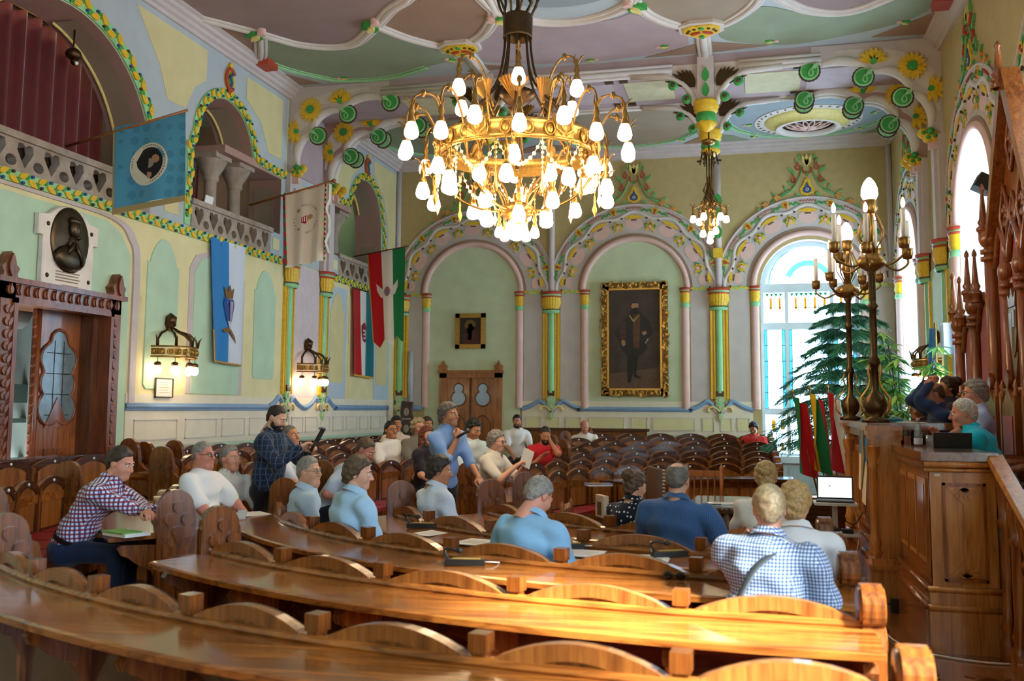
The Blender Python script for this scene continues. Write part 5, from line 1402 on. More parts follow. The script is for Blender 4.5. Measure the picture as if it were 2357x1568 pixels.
# tricolour with angels
t = thing('banner', 'red white and green banner with two angels and a pointed lower edge', 'flag', (XL, 19.3, 4.95))
o0 = Vector((XL, 19.3, 4.95))
m = MB(); m.tube([rel((-8.0, 18.6, 4.85)), rel((-6.8, 18.6, 5.03))], .014, 8); m.build('pole', brassd, t)
F = sheet(rel((-7.7, 18.6, 4.88)), rel((-6.86, 18.6, 5.02)), rel((-7.5, 18.55, 3.03)), rel((-6.86, 18.6, 3.18)), .03, 2.0, .2, (.1, -1, 0))
tri = lambda s: 1 + .09 * (1 - abs(((s * 2.6) % 1.0) - .5) * 2) - .02
flag_cloth(F, t, [.36, .67, 1.], [fred, fwhite, fgreen], 30, 20, tri)
m = MB(F); m.strip([(0, 0), (0, 1)], [(.03, 0), (.03, 1)], .002, .006); m.build('gold_edge', fb('edge_gold', '#b98a3a'), t)
m = MB(F); m.cur = 0; m.plate(ell(.5, .46, .09, .055, 0, 14), .004, .012); m.cur = 1
for sg in (-1, 1):
    m.plate([(.5 + sg * .08, .45), (.5 + sg * .2, .4), (.5 + sg * .3, .35), (.5 + sg * .29, .43), (.5 + sg * .22, .5), (.5 + sg * .13, .53)], .003, .01); m.plate(ell(.5 + sg * .15, .47, .05, .05, 0, 10), .006, .014)
m.cur = 2; m.plate(ell(.5, .475, .045, .03, 0, 10), .01, .016)
m.build('angel_emblem', [fb('emblem_rose', '#a86a6c'), fb('emblem_pale', '#d8cdc6'), fb('emblem_blue', '#5a78a8')], t)
# flat wall flags
t = thing('wall_flag', 'long blue and white flag with a coat of arms hanging flat on the wall', 'flag', (XL + .04, 13.45, 4.28))
F = sheet((0.02, -.50, .0), (.02, .53, .0), (.05, -.37, -1.87), (.05, .5, -1.9), .025, 2.5, 0., (1, 0, 0))
flag_cloth(F, t, [.5, 1.], [fblue, fsky], 24, 22)
m = MB(F); m.strip([(0, 1), (1, 1)], [(0, 1.015), (1, 1.015)], -.002, .01); m.strip([(-.01, .75), (-.01, 1)], [(.012, .75), (.012, 1)], -.002, .01); m.build('gold_edge', fb('edge_gold', '#b98a3a'), t)
m = MB(F); m.cur = 0; m.plate([(.36, .475), (.66, .475), (.68, .52), (.6, .66), (.5, .7), (.4, .66), (.33, .52)], .012, .022); m.cur = 1; m.plate([(.5, .49), (.64, .49), (.64, .53), (.58, .65), (.5, .68)], .02, .026); m.cur = 2; m.plate([(.38, .47), (.62, .47), (.66, .38), (.57, .42), (.5, .36), (.43, .42), (.34, .38)], .012, .026); m.plate([(.3, .735), (.45, .71), (.6, .725), (.7, .78), (.72, .83), (.66, .79), (.5, .745), (.34, .76)], .012, .02)
m.cur = 3; m.plate([(.42, .66), (.58, .66), (.54, .71), (.46, .71)], .016, .03)
m.build('coat_of_arms', [fb('arms_blue', '#274a94'), fb('arms_pale', '#a99aa8'), fb('arms_brown', '#7c5a30'), fb('arms_light', '#c8d2e2')], t)
t = thing('wall_flag', 'red white and green flag with a small crest hanging flat on the wall', 'flag', (XL + .04, 18.9, 4.15))
F = sheet((0.02, -.55, .0), (.02, .54, .0), (.05, -.50, -1.76), (.05, .56, -1.79), .03, 2.0, 1., (1, 0, 0))
flag_cloth(F, t, [.36, .66, 1.], [fred, fwhite, fteal], 24, 20)
m = MB(F); m.strip([(0, 1), (1, 1)], [(0, 1.02), (1, 1.02)], -.002, .01); m.build('gold_edge', fb('edge_gold2', '#d0a030'), t)
m = MB(); m.tube([(.02, -.57, .02), (.02, .57, .02)], .014, 6); m.build('rod', brassd, t)
m = MB(F); m.cur = 0; m.plate([(.4, .42), (.5, .37), (.6, .42), (.61, .5), (.57, .58), (.5, .61), (.43, .58), (.39, .5)], .014, .024); m.cur = 1
for k in range(3): m.plate([(.42, .46 + .045 * k), (.5, .46 + .045 * k), (.5, .48 + .045 * k), (.42, .48 + .045 * k)], .022, .03)
m.plate([(.53, .46), (.555, .46), (.555, .56), (.53, .56)], .022, .03); m.plate([(.51, .48), (.58, .48), (.58, .5), (.51, .5)], .022, .03); m.build('crest', [fb('crest_red', '#8f1c28'), fwhite], t)

# ================================================================== lamps
bulb = glow('lit_glass', '#ffe0b4', 19.); bulbc = glow('lit_clear_bulb', '#fff1dc', 16.)
def shade_mesh(s=1.):
    m = MB(); m.lathe([(.001, -.155 * s), (.035 * s, -.152 * s), (.058 * s, -.135 * s), (.066 * s, -.11 * s), (.062 * s, -.075 * s), (.047 * s, -.03 * s), (.033 * s, 0)], n=14); return m.mesh('glass_shade', bulb)
def socket_mesh(s=1.):
    m = MB(); m.lathe([(.036 * s, -.012), (.04 * s, .0), (.03 * s, .03 * s), (.018 * s, .06 * s), (.03 * s, .09 * s), (.02 * s, .13 * s), (.008 * s, .2 * s), (.001, .21 * s)], n=10)
    m.tube([(0, 0, .12 * s), (.02 * s, 0, .18 * s), (.05 * s, 0, .22 * s), (.08 * s, 0, .23 * s)], .008 * s, 5); m.tube([(0, 0, .12 * s), (-.03 * s, 0, .19 * s), (-.02 * s, 0, .26 * s)], [.012 * s, .01 * s, .003], 5); return m.mesh('socket', brass)
SH, SO = shade_mesh(1.15), socket_mesh(1.1); SHs, SOs = shade_mesh(.8), socket_mesh(.8)
def lamp_arm(parent, a, pts, z_b, r_b, sh=SH, so=SO, rad=.012, mat=None):
    """curved arm in the plane at angle a; ends above the shade at (r_b,z_b)"""
    ca, sa = math.cos(a), math.sin(a)
    m = MB(lambda u, v, w: (u * ca, u * sa, v)); m.T = None
    P = catmull([(r * ca, r * sa, z) for r, z in pts], 5); m.tube(P, rad, 6)
    k = len(P) // 2; m.ball(P[k], (.03, .03, .045), 6, 5)
    arm = m.build('arm', mat or brass, parent)
    obj('socket', so, arm, (r_b * ca, r_b * sa, z_b), (0, 0, a)); obj('glass_shade', sh, arm, (r_b * ca, r_b * sa, z_b))
    return arm
C0 = Vector((-2.42, 10.0, 0))
ch = thing('chandelier', 'large gilt crown chandelier with many lit glass shades', 'chandelier', tuple(C0))
m = MB(); m.tube([(0, 0, 4.3), (0, 0, ZC)], .022, 8); m.lathe([(.0, 5.3), (.05, 5.28), (.07, 5.22), (.19, 5.16), (.2, 5.12), (.14, 5.05), (.06, 5.0), (.05, 4.9), (.09, 4.8), (.03, 4.7)], n=20); m.build('central_stem', brassd, ch)
m = MB(); m.lathe([(.15, 6.03), (.165, 6.0), (.16, 5.8), (.165, 5.77), (.13, 5.78), (.13, 6.0), (.15, 6.03)], n=24); col = m.build('collar', brassd, ch)
m = MB()
for k in range(10):
    a = k * PI / 5; m.tube([(r * math.cos(a + q), r * math.sin(a + q), z) for r, z, q in ((.14, 6.0, 0), (.2, 6.12, .15), (.24, 6.25, -.1), (.2, 6.4, .15), (.24, 6.48, 0))], [.012, .014, .016, .012, .006], 6)
m.build('basket', brassd, ch)
for k in range(8):
    a = k * PI / 4 + .2
    m = MB(); m.tube(catmull([(r * math.cos(a), r * math.sin(a), z) for r, z in ((.14, 5.95), (.15, 5.6), (.24, 5.25), (.5, 4.95), (.84, 4.62))], 5), .014, 6); m.build('hanger', brassd, ch)
# crown ring
m = MB(); m.lathe([(.84, 4.42), (.86, 4.43), (.86, 4.47), (.85, 4.48), (.85, 4.58), (.87, 4.60), (.86, 4.63), (.84, 4.63), (.835, 4.5), (.84, 4.42)], n=48); ring = m.build('crown_ring', gold, ch)
mo = MB(); mo.cur = 0; mo.ball((0, 0, 0), (.045, .02, .06), 8, 6); mo.tube([(.055 * math.cos(t), .015, .07 * math.sin(t)) for t in [2 * PI * i / 10 for i in range(10)]], .009, 5, closed=True); omesh = mo.mesh('ring_ornament', gold)
for k in range(24):
    a = 2 * PI * k / 24 + .1; obj('ring_ornament', omesh, ring, (.865 * math.cos(a), .865 * math.sin(a), 4.525), (0, 0, a - PI / 2))
mo = MB(); mo.plate([(-.12, -.1), (.12, -.1), (.1, .0), (.14, .1), (.06, .12), (.05, .2), (0, .24), (-.05, .2), (-.06, .12), (-.14, .1), (-.1, 0)], -.012, .012)
for sg in (-1, 1): mo.tube([(sg * x, z, .015) for x, z in ((.02, -.08), (.09, -.02), (.1, .08), (.04, .1), (.05, .16))], .016, 6)
mo.ball((0, .02, .015), (.04, .07, .02), 8, 6)
crest = MB(); crest.v = [(p[0], -p[2], p[1]) for p in mo.v]; crest.f = mo.f; crest.m = mo.m; crest.sm = mo.sm; cmesh = crest.mesh('ring_crest', gold)
for k in range(6):
    a = 2 * PI * k / 6 - PI / 2 - .24; obj('ring_crest', cmesh, ring, (.87 * math.cos(a), .87 * math.sin(a), 4.55), (0, 0, a + PI / 2))
# fans
mf = MB(lambda u, v, w: (u, w, v)); n = 9
for i in range(n):
    a0 = PI / 2 - .62 + 1.24 * i / n; a1 = a0 + 1.24 / n
    mf.cur = 0; mf._add([(0, -.05, 0), (.27 * math.cos(a0), -.05 + .27 * math.sin(a0), .012), (.29 * math.cos((a0 + a1) / 2), -.05 + .29 * math.sin((a0 + a1) / 2), .03), (.27 * math.cos(a1), -.05 + .27 * math.sin(a1), .012)], [(0, 1, 2), (0, 2, 3)])
fmesh = mf.mesh('fan', brass)
for k in range(8):
    a = k * PI / 4 - PI / 2 + .15; r, z = .42, 4.98
    o = obj('fan', fmesh, ch, (r * math.cos(a), r * math.sin(a), z)); o.rotation_euler = (.45, 0, a + PI / 2)
    m = MB(); m.tube([(r * math.cos(a), r * math.sin(a), z - .05), (.55 * math.cos(a), .55 * math.sin(a), 4.8), (.8 * math.cos(a), .8 * math.sin(a), 4.6)], .012, 6); m.build('fan_stem', brass, ch)
for k in range(6):   # top tier
    a = k * PI / 3 - PI / 2 + .25; lamp_arm(ch, a, [(.3, 4.95), (.4, 5.25), (.5, 5.42), (.62, 5.46), (.7, 5.4), (.72, 5.28)], 5.18, .72)
for k in range(18):  # outer tier
    a = k * PI / 9 + .08; zz = 4.55 + .08 * (k % 2); rr = 1.20 + .06 * (k % 2)
    lamp_arm(ch, a, [(.85, 4.55), (.92, 4.75), (1.02, 4.9 + .05 * (k % 2)), (rr - .06, 4.92), (rr, 4.82), (rr, zz + .1)], zz, rr)
for k in range(12):  # below the ring
    a = k * PI / 6 + .2; rr = .93 if k % 2 else .72; zz = 4.32 if k % 2 else 4.2
    lamp_arm(ch, a, [(.85, 4.45), (rr + .02, 4.52), (rr + .03, 4.42), (rr, zz + .08)], zz, rr)
for k in range(6):   # basket ribs
    a = k * PI / 3 + .1; m = MB(); m.tube(catmull([(r * math.cos(a), r * math.sin(a), z) for r, z in ((.84, 4.45), (.8, 4.2), (.62, 3.98), (.35, 3.86), (.12, 3.84))], 5), .014, 6); m.build('basket_rib', brass, ch)
for k in range(8):   # lower tier
    a = k * PI / 4 + .3; rr = .5 if k % 2 else .32; zz = 3.98 if k % 2 else 3.84
    lamp_arm(ch, a, [(.12, 3.85), (.2, 4.05), (rr * .8, zz + .22), (rr, zz + .18), (rr, zz + .08)], zz, rr)
for k in range(10):  # widest low lamps
    a = k * PI / 5 + .45; lamp_arm(ch, a, [(.8, 4.2), (.9, 4.3), (1.0, 4.28), (1.02, 4.18)], 4.1, 1.02)
for k in range(5):
    a = k * 2 * PI / 5; lamp_arm(ch, a, [(.06, 3.8), (.14, 3.86), (.2, 3.8), (.2, 3.72)], 3.66, .2, SHs, SOs)
m = MB(); m.lathe([(.0, 3.95), (.12, 3.92), (.2, 3.86), (.17, 3.8), (.1, 3.76), (.09, 3.74)], n=20, ripple=(8, .08)); m.build('lower_bowl', brass, ch)
m = MB(); m.ball((0, 0, 3.64), .125, 18, 12); m.build('bottom_globe', bulb, ch)
bead = paint('crystal_bead', '#e9dcc4', .12, .05)
for k in range(12):
    a0 = k * PI / 6; m = MB()
    for i in range(13):
        t = i / 12; a = a0 + PI / 6 * t; m.ball((.86 * math.cos(a), .86 * math.sin(a), 4.40 - .26 * 4 * t * (1 - t)), .018 + .006 * math.sin(PI * t), 6, 5)
    m.tube([(.86 * math.cos(a0 + PI / 6 * i / 12), .86 * math.sin(a0 + PI / 6 * i / 12), 4.40 - 1.04 * i / 12 * (1 - i / 12)) for i in range(13)], .004, 4); m.build('bead_garland', bead, ch)
    m = MB(); a = a0; m.tube([(.9 * math.cos(a), .9 * math.sin(a), 4.42), (.9 * math.cos(a), .9 * math.sin(a), 3.95)], .004, 4)
    for i in range(7): m.ball((.9 * math.cos(a), .9 * math.sin(a), 4.36 - .05 * i), .022 - .002 * i, 6, 4)
    m.lathe([(.001, 3.78), (.03, 3.86), (.012, 3.92), (.012, 4.0)], (.9 * math.cos(a), .9 * math.sin(a), .05), 6); m.build('bead_drop', gold if k % 2 else bead, ch)
# pendant lamp under the boss
pl_ = thing('pendant_lamp', 'slender bronze pendant lamp with a cluster of lit shades under the ceiling boss', 'lamp', (-.60, 16.0, 0))
m = MB(); m.tube([(0, 0, 5.2), (0, 0, 6.3)], .014, 6); m.tube([(-.04, 0, 5.3), (-.04, 0, 6.0)], .01, 6); m.tube([(.04, 0, 5.3), (.04, 0, 6.0)], .01, 6); m.build('rods', brassd, pl_)
m = MB(); m.lathe([(.0, 6.2), (.12, 6.16), (.1, 6.1), (.02, 6.08)], n=14); m.lathe([(.0, 5.98), (.13, 5.95), (.1, 5.92), (.02, 5.9)], n=14); m.build('canopy', brass, pl_)
for k in range(6):
    a = k * PI / 3; m = MB(); m.plate(petal(.12 * math.cos(a), .12 * math.sin(a), a, .08, .05, 4), 5.8, 5.83); m.tube([(.11 * math.cos(a), .11 * math.sin(a), 5.95), (.15 * math.cos(a), .15 * math.sin(a), 5.75)], .012, 5); m.build('leaf', brassd, pl_)
for k in range(6):
    a = k * PI / 3 + .2; lamp_arm(pl_, a, [(.04, 5.55), (.05, 5.3), (.12, 5.1), (.24, 5.02), (.28, 4.98)], 4.9, .27, SHs, SOs, .009)
for k in range(3):
    a = k * 2 * PI / 3 + .7; lamp_arm(pl_, a, [(.03, 5.4), (.04, 5.1), (.1, 4.95), (.11, 4.85)], 4.72 - .05 * k, .12, SHs, SOs, .009)
lamp_arm(pl_, 0, [(.0, 5.3), (.0, 5.0), (.0, 4.7)], 4.55, .0, SHs, SOs, .01)
m = MB()
for k in range(30):
    a = random.random() * 6.28; r = .05 + .12 * random.random(); z = 5.0 + .35 * random.random(); m.tube([(r * .6 * math.cos(a), r * .6 * math.sin(a), z + .1), (r * math.cos(a), r * math.sin(a), z), (r * .8 * math.cos(a + .5), r * .8 * math.sin(a + .5), z - .08)], .006, 4)
m.build('wire_scrolls', brassd, pl_)
# crown sconces
def sconce(T, u0, z0, label, base):
    s = thing('wall_sconce', label, 'lamp', base, 0, 'crown shaped wall lamps')
    L = lambda u, v, w: tuple(Vector(T(u0 + u, z0 + v, w)) - Vector(base))
    m = MB(L); m.lathe([(.0, 0)], n=3); m.tube([(0, .38, .06), (0, .5, .08), (0, .56, .06)], [.08, .075, .01], 10); m.ball((0, .4, .06), (.075, .1, .06), 12, 8); m.build('mount', brassd, s)
    R = .42; A = [PI * i / 16 for i in range(17)]
    m = MB(L)
    for v in (-.07, .07): m.tube([(R * math.cos(a), v, .06 + R * .85 * math.sin(a)) for a in A], .014, 6)
    m.grid([[(R * math.cos(a), v, .06 + R * .85 * math.sin(a)) for a in A] for v in (-.045, .045)]); ringo = m.build('crown_ring', brass, s)
    for i in range(11):
        a = PI * (i + .5) / 11; m = MB(L); m.ball((R * 1.03 * math.cos(a), 0, .06 + R * .87 * math.sin(a)), (.022, .03, .022), 8, 5); m.tube([(R * 1.03 * math.cos(a) + .04 * math.cos(q) * math.sin(a), .045 * math.sin(q), .06 + R * .87 * math.sin(a) - .04 * math.cos(q) * math.cos(a)) for q in [2 * PI * j / 8 for j in range(8)]], .006, 4, closed=True); m.build('ring_roundel', gold, ringo)
    for k, a in enumerate((.25, .9, PI / 2, PI - .9, PI - .25)):
        ca, sa = math.cos(a) * R, math.sin(a) * R * .85
        m = MB(L); m.tube([(ca * q, v, .06 + sa * q) for q, v in ((.1, .36), (.35, .3), (.7, .26), (.95, .18), (1.0, .08))], [.012, .016, .02, .014, .022], 6); m.tube([(ca, .08, .06 + sa), (ca * 1.06, .17, .06 + sa * 1.06), (ca * 1.15, .22, .06 + sa * 1.15)], [.022, .014, .004], 5); m.build('crown_arm', brassd, s)
        m = MB(L); m.tube([(ca * .93, -.07, .06 + sa * .93), (ca * .93, -.15, .06 + sa * .93)], .005, 4); m.ball((ca * .93, -.17, .06 + sa * .93), (.05, .035, .05), 10, 6); cup = m.build('lamp_cup', brassd, s)
        m = MB(L); m.ball((ca * .93, -.25, .06 + sa * .93), (.055, .065, .055), 12, 8); m.build('glass_shade', bulb, cup)
sconce(TL, 11.98, 2.46, 'bronze crown sconce above the framed certificate', (XL, 11.98, 2.46))
sconce(TL, 16.35, 2.42, 'bronze crown sconce between the two yellow green wall columns', (XL, 16.35, 2.42))
sconce(TR, 16.35, 2.45, 'bronze crown sconce on the window wall behind the leafy plant', (XR, 16.35, 2.45))
# ================================================================== podium
pod = wood('podium_oak', '#96521f', '#d3904a', .28, 1., 'Z', .4); podd = wood('podium_oak_dark', '#6c3413', '#aa6029', .22, 1., 'Z', .5); podt = wood('podium_top_oak', '#5c2c12', '#935428', .2, 1., 'Y', .5)
P = thing('podium', 'tall carved oak podium with raised platform, panelled front and two pillars', 'podium', (1.24, 10.33, 0))
o0 = Vector((1.24, 10.33, 0)); PT = lambda x, y, z: (x - 1.24, y - 10.33, z)
def pbox(mb, a, b): mb.bbox(PT(*a), PT(*b))
m = MB(); pbox(m, (1.34, 7.75, 0), (XR - .02, 13.0, .55)); m.build('platform', oakd, P)
for y0, y1, near in ((7.63, 9.12, 1), (11.54, 13.03, 0)):
    m = MB(); pbox(m, (1.26, y0 + .02, 0), (1.34, y1, 1.36)); m.build('wing_front', podd, P)
    m = MB(); pbox(m, (1.20, y0 - .03, 0), (1.30, y1, .30)); pbox(m, (1.22, y0 - .02, .30), (1.30, y1, .44)); m.tube([PT(1.215, y0 - .02, .32), PT(1.215, y1, .32)], .03, 8); m.tube([PT(1.225, y0 - .02, .44), PT(1.225, y1, .44)], .022, 8); m.build('wing_plinth', podd, P)
    for k in range(3):
        a = y0 + .14 + k * .44; m = MB(); m.cur = 0; pbox(m, (1.245, a, .60), (1.27, a + .36, 1.22)); m.cur = 1; pbox(m, (1.25, a + .04, .64), (1.24, a + .32, 1.18)); m.build('front_panel', [pod, podd], P)
    m = MB(); pbox(m, (1.2, y0 - .03, 1.36), (1.72, y1, 1.42)); pbox(m, (1.22, y0 - .02, 1.30), (1.34, y1, 1.36)); m.build('wing_top', podt, P)
    if near:
        m = MB(); pbox(m, (1.26, y0, 0), (1.70, y0 + .06, 1.36)); pbox(m, (1.22, y0 - .04, 0), (1.71, y0 + .06, .30)); pbox(m, (1.23, y0 - .03, .30), (1.71, y0 + .06, .44))
        for z, r in ((.31, .03), (.44, .024), (1.33, .024), (1.29, .014)): m.tube([PT(1.22, y0 - .02, z), PT(1.71, y0 - .02, z)], r, 8)
        m.build('wing_end', pod, P)
        FT = lambda u, v, w: PT(u, y0 - w, v)
        m = MB(FT)
        for q in ((1.34, .5, 1.36, 1.2), (1.61, .5, 1.63, 1.2), (1.34, .5, 1.63, .52), (1.34, 1.18, 1.63, 1.2)): m.bbox((q[0], q[1], 0), (q[2], q[3], .02))
        pn = m.build('sunburst_panel', podd, P)
        m = MB(FT); m.cur = 0
        for zc, sg in ((1.17, -1), (.53, 1)):
            m.plate([(1.37, zc), (1.60, zc), (1.485, zc + sg * .13)], 0, .012)
            for k in range(7):
                a = (-PI if sg < 0 else 0) + .35 + (PI - .7) * k / 6; m.plate(petal(1.485, zc, a, .085, .024, 4), .008, .026)
        m.plate([(1.478, .66), (1.492, .66), (1.492, 1.04), (1.478, 1.04)], 0, .014)
        m.build('sunburst_carving', pod, pn)
        m = MB(FT); m.bbox((1.29, 1.245, 0), (1.33, 1.265, .004)); m.build('paper_label', paint('label_white', '#e6e2d8', .6, 0), P)
# centre with pillars
m = MB(); pbox(m, (1.12, 9.36, 0), (1.2, 11.3, 1.5)); m.build('centre_front', podd, P)
m = MB(); pbox(m, (1.06, 9.36, 0), (1.14, 11.3, .3)); m.tube([PT(1.08, 9.36, .33), PT(1.08, 11.3, .33)], .03, 8); m.tube([PT(1.08, 9.36, .5), PT(1.08, 11.3, .5)], .022, 8); pbox(m, (1.09, 9.36, .3), (1.14, 11.3, .5)); m.build('centre_plinth', podd, P)
for k in range(4):
    a = 9.44 + k * .47; m = MB(); m.cur = 0; pbox(m, (1.105, a, .62), (1.13, a + .4, 1.35)); m.cur = 1; pbox(m, (1.10, a + .05, .67), (1.11, a + .35, 1.3)); m.build('front_panel', [pod, podd], P)
m = MB(); pbox(m, (1.0, 9.1, 1.55), (1.75, 11.56, 1.61)); pbox(m, (1.04, 9.36, 1.47), (1.2, 11.3, 1.55)); m.build('centre_top', podt, P)
m = MB(); pbox(m, (1.3, 9.1, .55), (1.36, 11.56, 1.5)); m.build('desk_back', podd, P)
for y in (9.10, 11.30):
    m = MB(); pbox(m, (1.04, y, .42), (1.28, y + .25, 1.48)); pbox(m, (1.0, y - .03, 0), (1.3, y + .28, .34)); pbox(m, (.98, y - .05, .34), (1.3, y + .3, .38)); pbox(m, (1.01, y - .02, .38), (1.3, y + .27, .43))
    for z, e in ((1.46, .0), (1.50, .02), (1.54, .04)): pbox(m, (1.02 - e, y - .01 - e, z), (1.29, y + .26 + e, z + .045))
    pl2 = m.build('pillar', pod, P)
    m = MB(); m.lathe([(.055, .45), (.065, .48), (.05, .52), (.062, .56), (.05, .6), (.045, .65), (.045, 1.2), (.055, 1.23), (.045, 1.26), (.06, 1.32), (.07, 1.4)], PT(1.055, y + .04, 0), 14, ripple=(10, .04)); m.build('colonnette', pod, pl2)
    m = MB(); m.ball(PT(1.04, y + .05, 1.36), (.05, .03, .05), 8, 6); m.build('volute', pod, pl2)
# steps and rail on the near side
S = thing('podium_stairs', 'oak steps with a sloping handrail and turned balusters beside the podium', 'stairs', (2.1, 7.1, 0))
for k in range(3):
    m = MB(); m.bbox((-.32, -.62 + .41 * k, 0), (.75, -.62 + .41 * k + .42, .18 * (k + 1))); m.build('step', oakd, S)
m = MB(); m.sweep([((-.40, .52, 1.34), (1, 0, 0), (0, 0, 1)), ((-.36, -.9, .68), (1, 0, 0), (0, 0, 1))], [(-.05, 0), (-.06, .03), (-.05, .07), (.05, .07), (.06, .03), (.05, 0)]); m.build('handrail', pod, S)
for k, (y, zt) in enumerate(((.42, 1.27), (.12, 1.13), (-.18, .99), (-.48, .85), (-.8, .7))):
    m = MB(); h = zt; m.lathe([(.06, 0), (.06, .12), (.035, .16), (.05, .22), (.032, .28), (.035, h * .55), (.028, h * .7), (.05, h * .74), (.03, h * .78), (.045, h * .86), (.05, h * .98)], (-.38, y, 0), 12); m.build('baluster', podd, S)
m = MB(); m.bbox((-.42, -.9, 0), (-.34, .5, .1)); m.build('stringer', podd, S)

# ================================================================== carved screen behind the chairman
scr = wood('screen_oak', '#5e2a10', '#a85f2c', .28, 1., 'Z', .4); velvet = paint('crimson_velvet', '#a80f1c', .7, .12, sheen=.5)
T0 = thing('throne_screen', 'tall gothic oak screen with red velvet panels, gable and pinnacles', 'screen', (2.62, 10.5, .55))
ST = lambda u, v, w: (-w - .04, u, v - .55)          # u along Y from centre, v world z, w toward the room
def pinnacle(u, z0, h, s, parent, name='pinnacle'):
    m = MB(); M = None
    m.lathe([(s, 0), (s, h * .12), (s * 1.35, h * .15), (s * 1.35, h * .2), (s * .8, h * .24), (s * 1.1, h * .3), (s * .75, h * .36), (s * .3, h * .85), (s * .55, h * .88), (s * .5, h * .93), (s * .1, h)], n=8)
    o = m.build(name, scr, parent); o.location = ST(u, z0, .06)
m = MB(ST); m.bbox((-2.7, .55, -.16), (2.7, 3.0, -.1)); m.build('back_board', scr, T0)
for u0, u1, z1 in ((-.82, .82, 3.6), (-1.75, -.95, 3.0), (.95, 1.75, 3.0), (-2.6, -1.85, 2.8), (1.85, 2.6, 2.8)):
    m = MB(ST); n = 1 if u1 - u0 < 1 else 3; d = (u1 - u0) / n
    for k in range(n):
        a, b = u0 + d * k + .05, u0 + d * (k + 1) - .05; c = (a + b) / 2
        m = MB(ST); m.plate([(a, .6), (b, .6), (b, z1 - .35), (c + (b - a) * .3, z1 - .12), (c, z1), (c - (b - a) * .3, z1 - .12), (a, z1 - .35)], -.1, -.04); m.build('velvet_panel', velvet, T0)
        m = MB(ST); m.tube([(a, z1 - .35, -.02), (c - (b - a) * .3, z1 - .1, -.02), (c, z1 + .04, -.02), (c + (b - a) * .3, z1 - .1, -.02), (b, z1 - .35, -.02)], .035, 6); m.build('ogee_moulding', scr, T0)
for u, zt, r in ((-.9, 3.75, .07), (.9, 3.75, .07), (-.28, 3.3, .05), (.28, 3.3, .05), (-1.8, 3.1, .06), (1.8, 3.1, .06), (-2.65, 2.95, .06), (2.65, 2.95, .06)):
    m = MB(ST); m.tube([(u, .55, 0), (u, zt, 0)], r, 8)
    for z in (zt - .4, zt - .32, .75, 1.9): m.tube([(u, z, 0), (u, z + .05, 0)], r * 1.5, 8)
    m.ball((u, zt - .15, .0), (r * 1.7, .12, r * 1.7), 10, 8); m.build('column', scr, T0)
g = MB(ST); g.plate([(-.95, 3.5), (-.9, 3.4), (0, 5.0), (.9, 3.4), (.95, 3.5), (.06, 5.2), (-.06, 5.2)], -.12, .06)
for sg in (-1, 1):
    for k in range(9):
        q = (k + .5) / 9; g.ball((sg * .93 * (1 - q), 3.48 + 1.65 * q, .0), (.05, .06, .06), 8, 6)
gb = g.build('gable', scr, T0)
m = MB(ST); m.plate([(-.85, 3.45), (.85, 3.45), (0, 4.95)], -.14, -.06); m.build('gable_field', scr, gb)
for u, z, s in ((0, 4.45, .16), (-.33, 3.75, .18), (.33, 3.75, .18), (0, 3.72, .12)):
    m = MB(ST); m.tube([(u, z + 1.7 * s, -.02), (u + s, z, -.02), (u, z - 1.9 * s, -.02), (u - s, z, -.02)], .022, 6, closed=True)
    m.build('lozenge', scr, gb)
    m = MB(ST)
    for k in range(9): a = k * 2.4; m.ball((u + s * .1 * k ** .5 * math.cos(a) * 2, z + s * .25 * k ** .5 * math.sin(a) * 1.5, -.04), (.04, .05, .03), 7, 5)
    m.build('foliage_carving', carved, gb)
pinnacle(0, 5.0, .5, .07, gb, 'apex_pinnacle'); 
for u, z in ((-.92, 3.6), (.92, 3.6), (1.4, 2.95), (-1.4, 2.95), (1.8, 3.0), (-1.8, 3.0), (2.25, 2.75), (-2.25, 2.75), (2.65, 2.85), (-2.65, 2.85)): pinnacle(u, z, .62, .055, T0)
m = MB(ST); m.cur = 0; m.plate([(-.13, 2.75), (.13, 2.75), (.14, 2.5), (.08, 2.32), (0, 2.25), (-.08, 2.32), (-.14, 2.5)], -.02, .03); m.cur = 1; m.plate([(.0, 2.7), (.1, 2.7), (.1, 2.5), (0, 2.3)], .03, .04); m.plate([(-.1, 2.72), (-.02, 2.72), (-.02, 2.55), (-.1, 2.55)], .03, .04)
m.cur = 0; m.plate([(-.12, 2.76), (.12, 2.76), (.15, 2.9), (.07, 2.84), (0, 2.95), (-.07, 2.84), (-.15, 2.9)], -.02, .035); m.plate([(-.12, 2.3), (.12, 2.3), (.05, 2.1), (0, 1.98), (-.05, 2.1)], -.03, .02)
m.build('coat_of_arms', [brass, paint('pale_steel', '#b9b2a4', .35, .1, metal=.6)], T0)
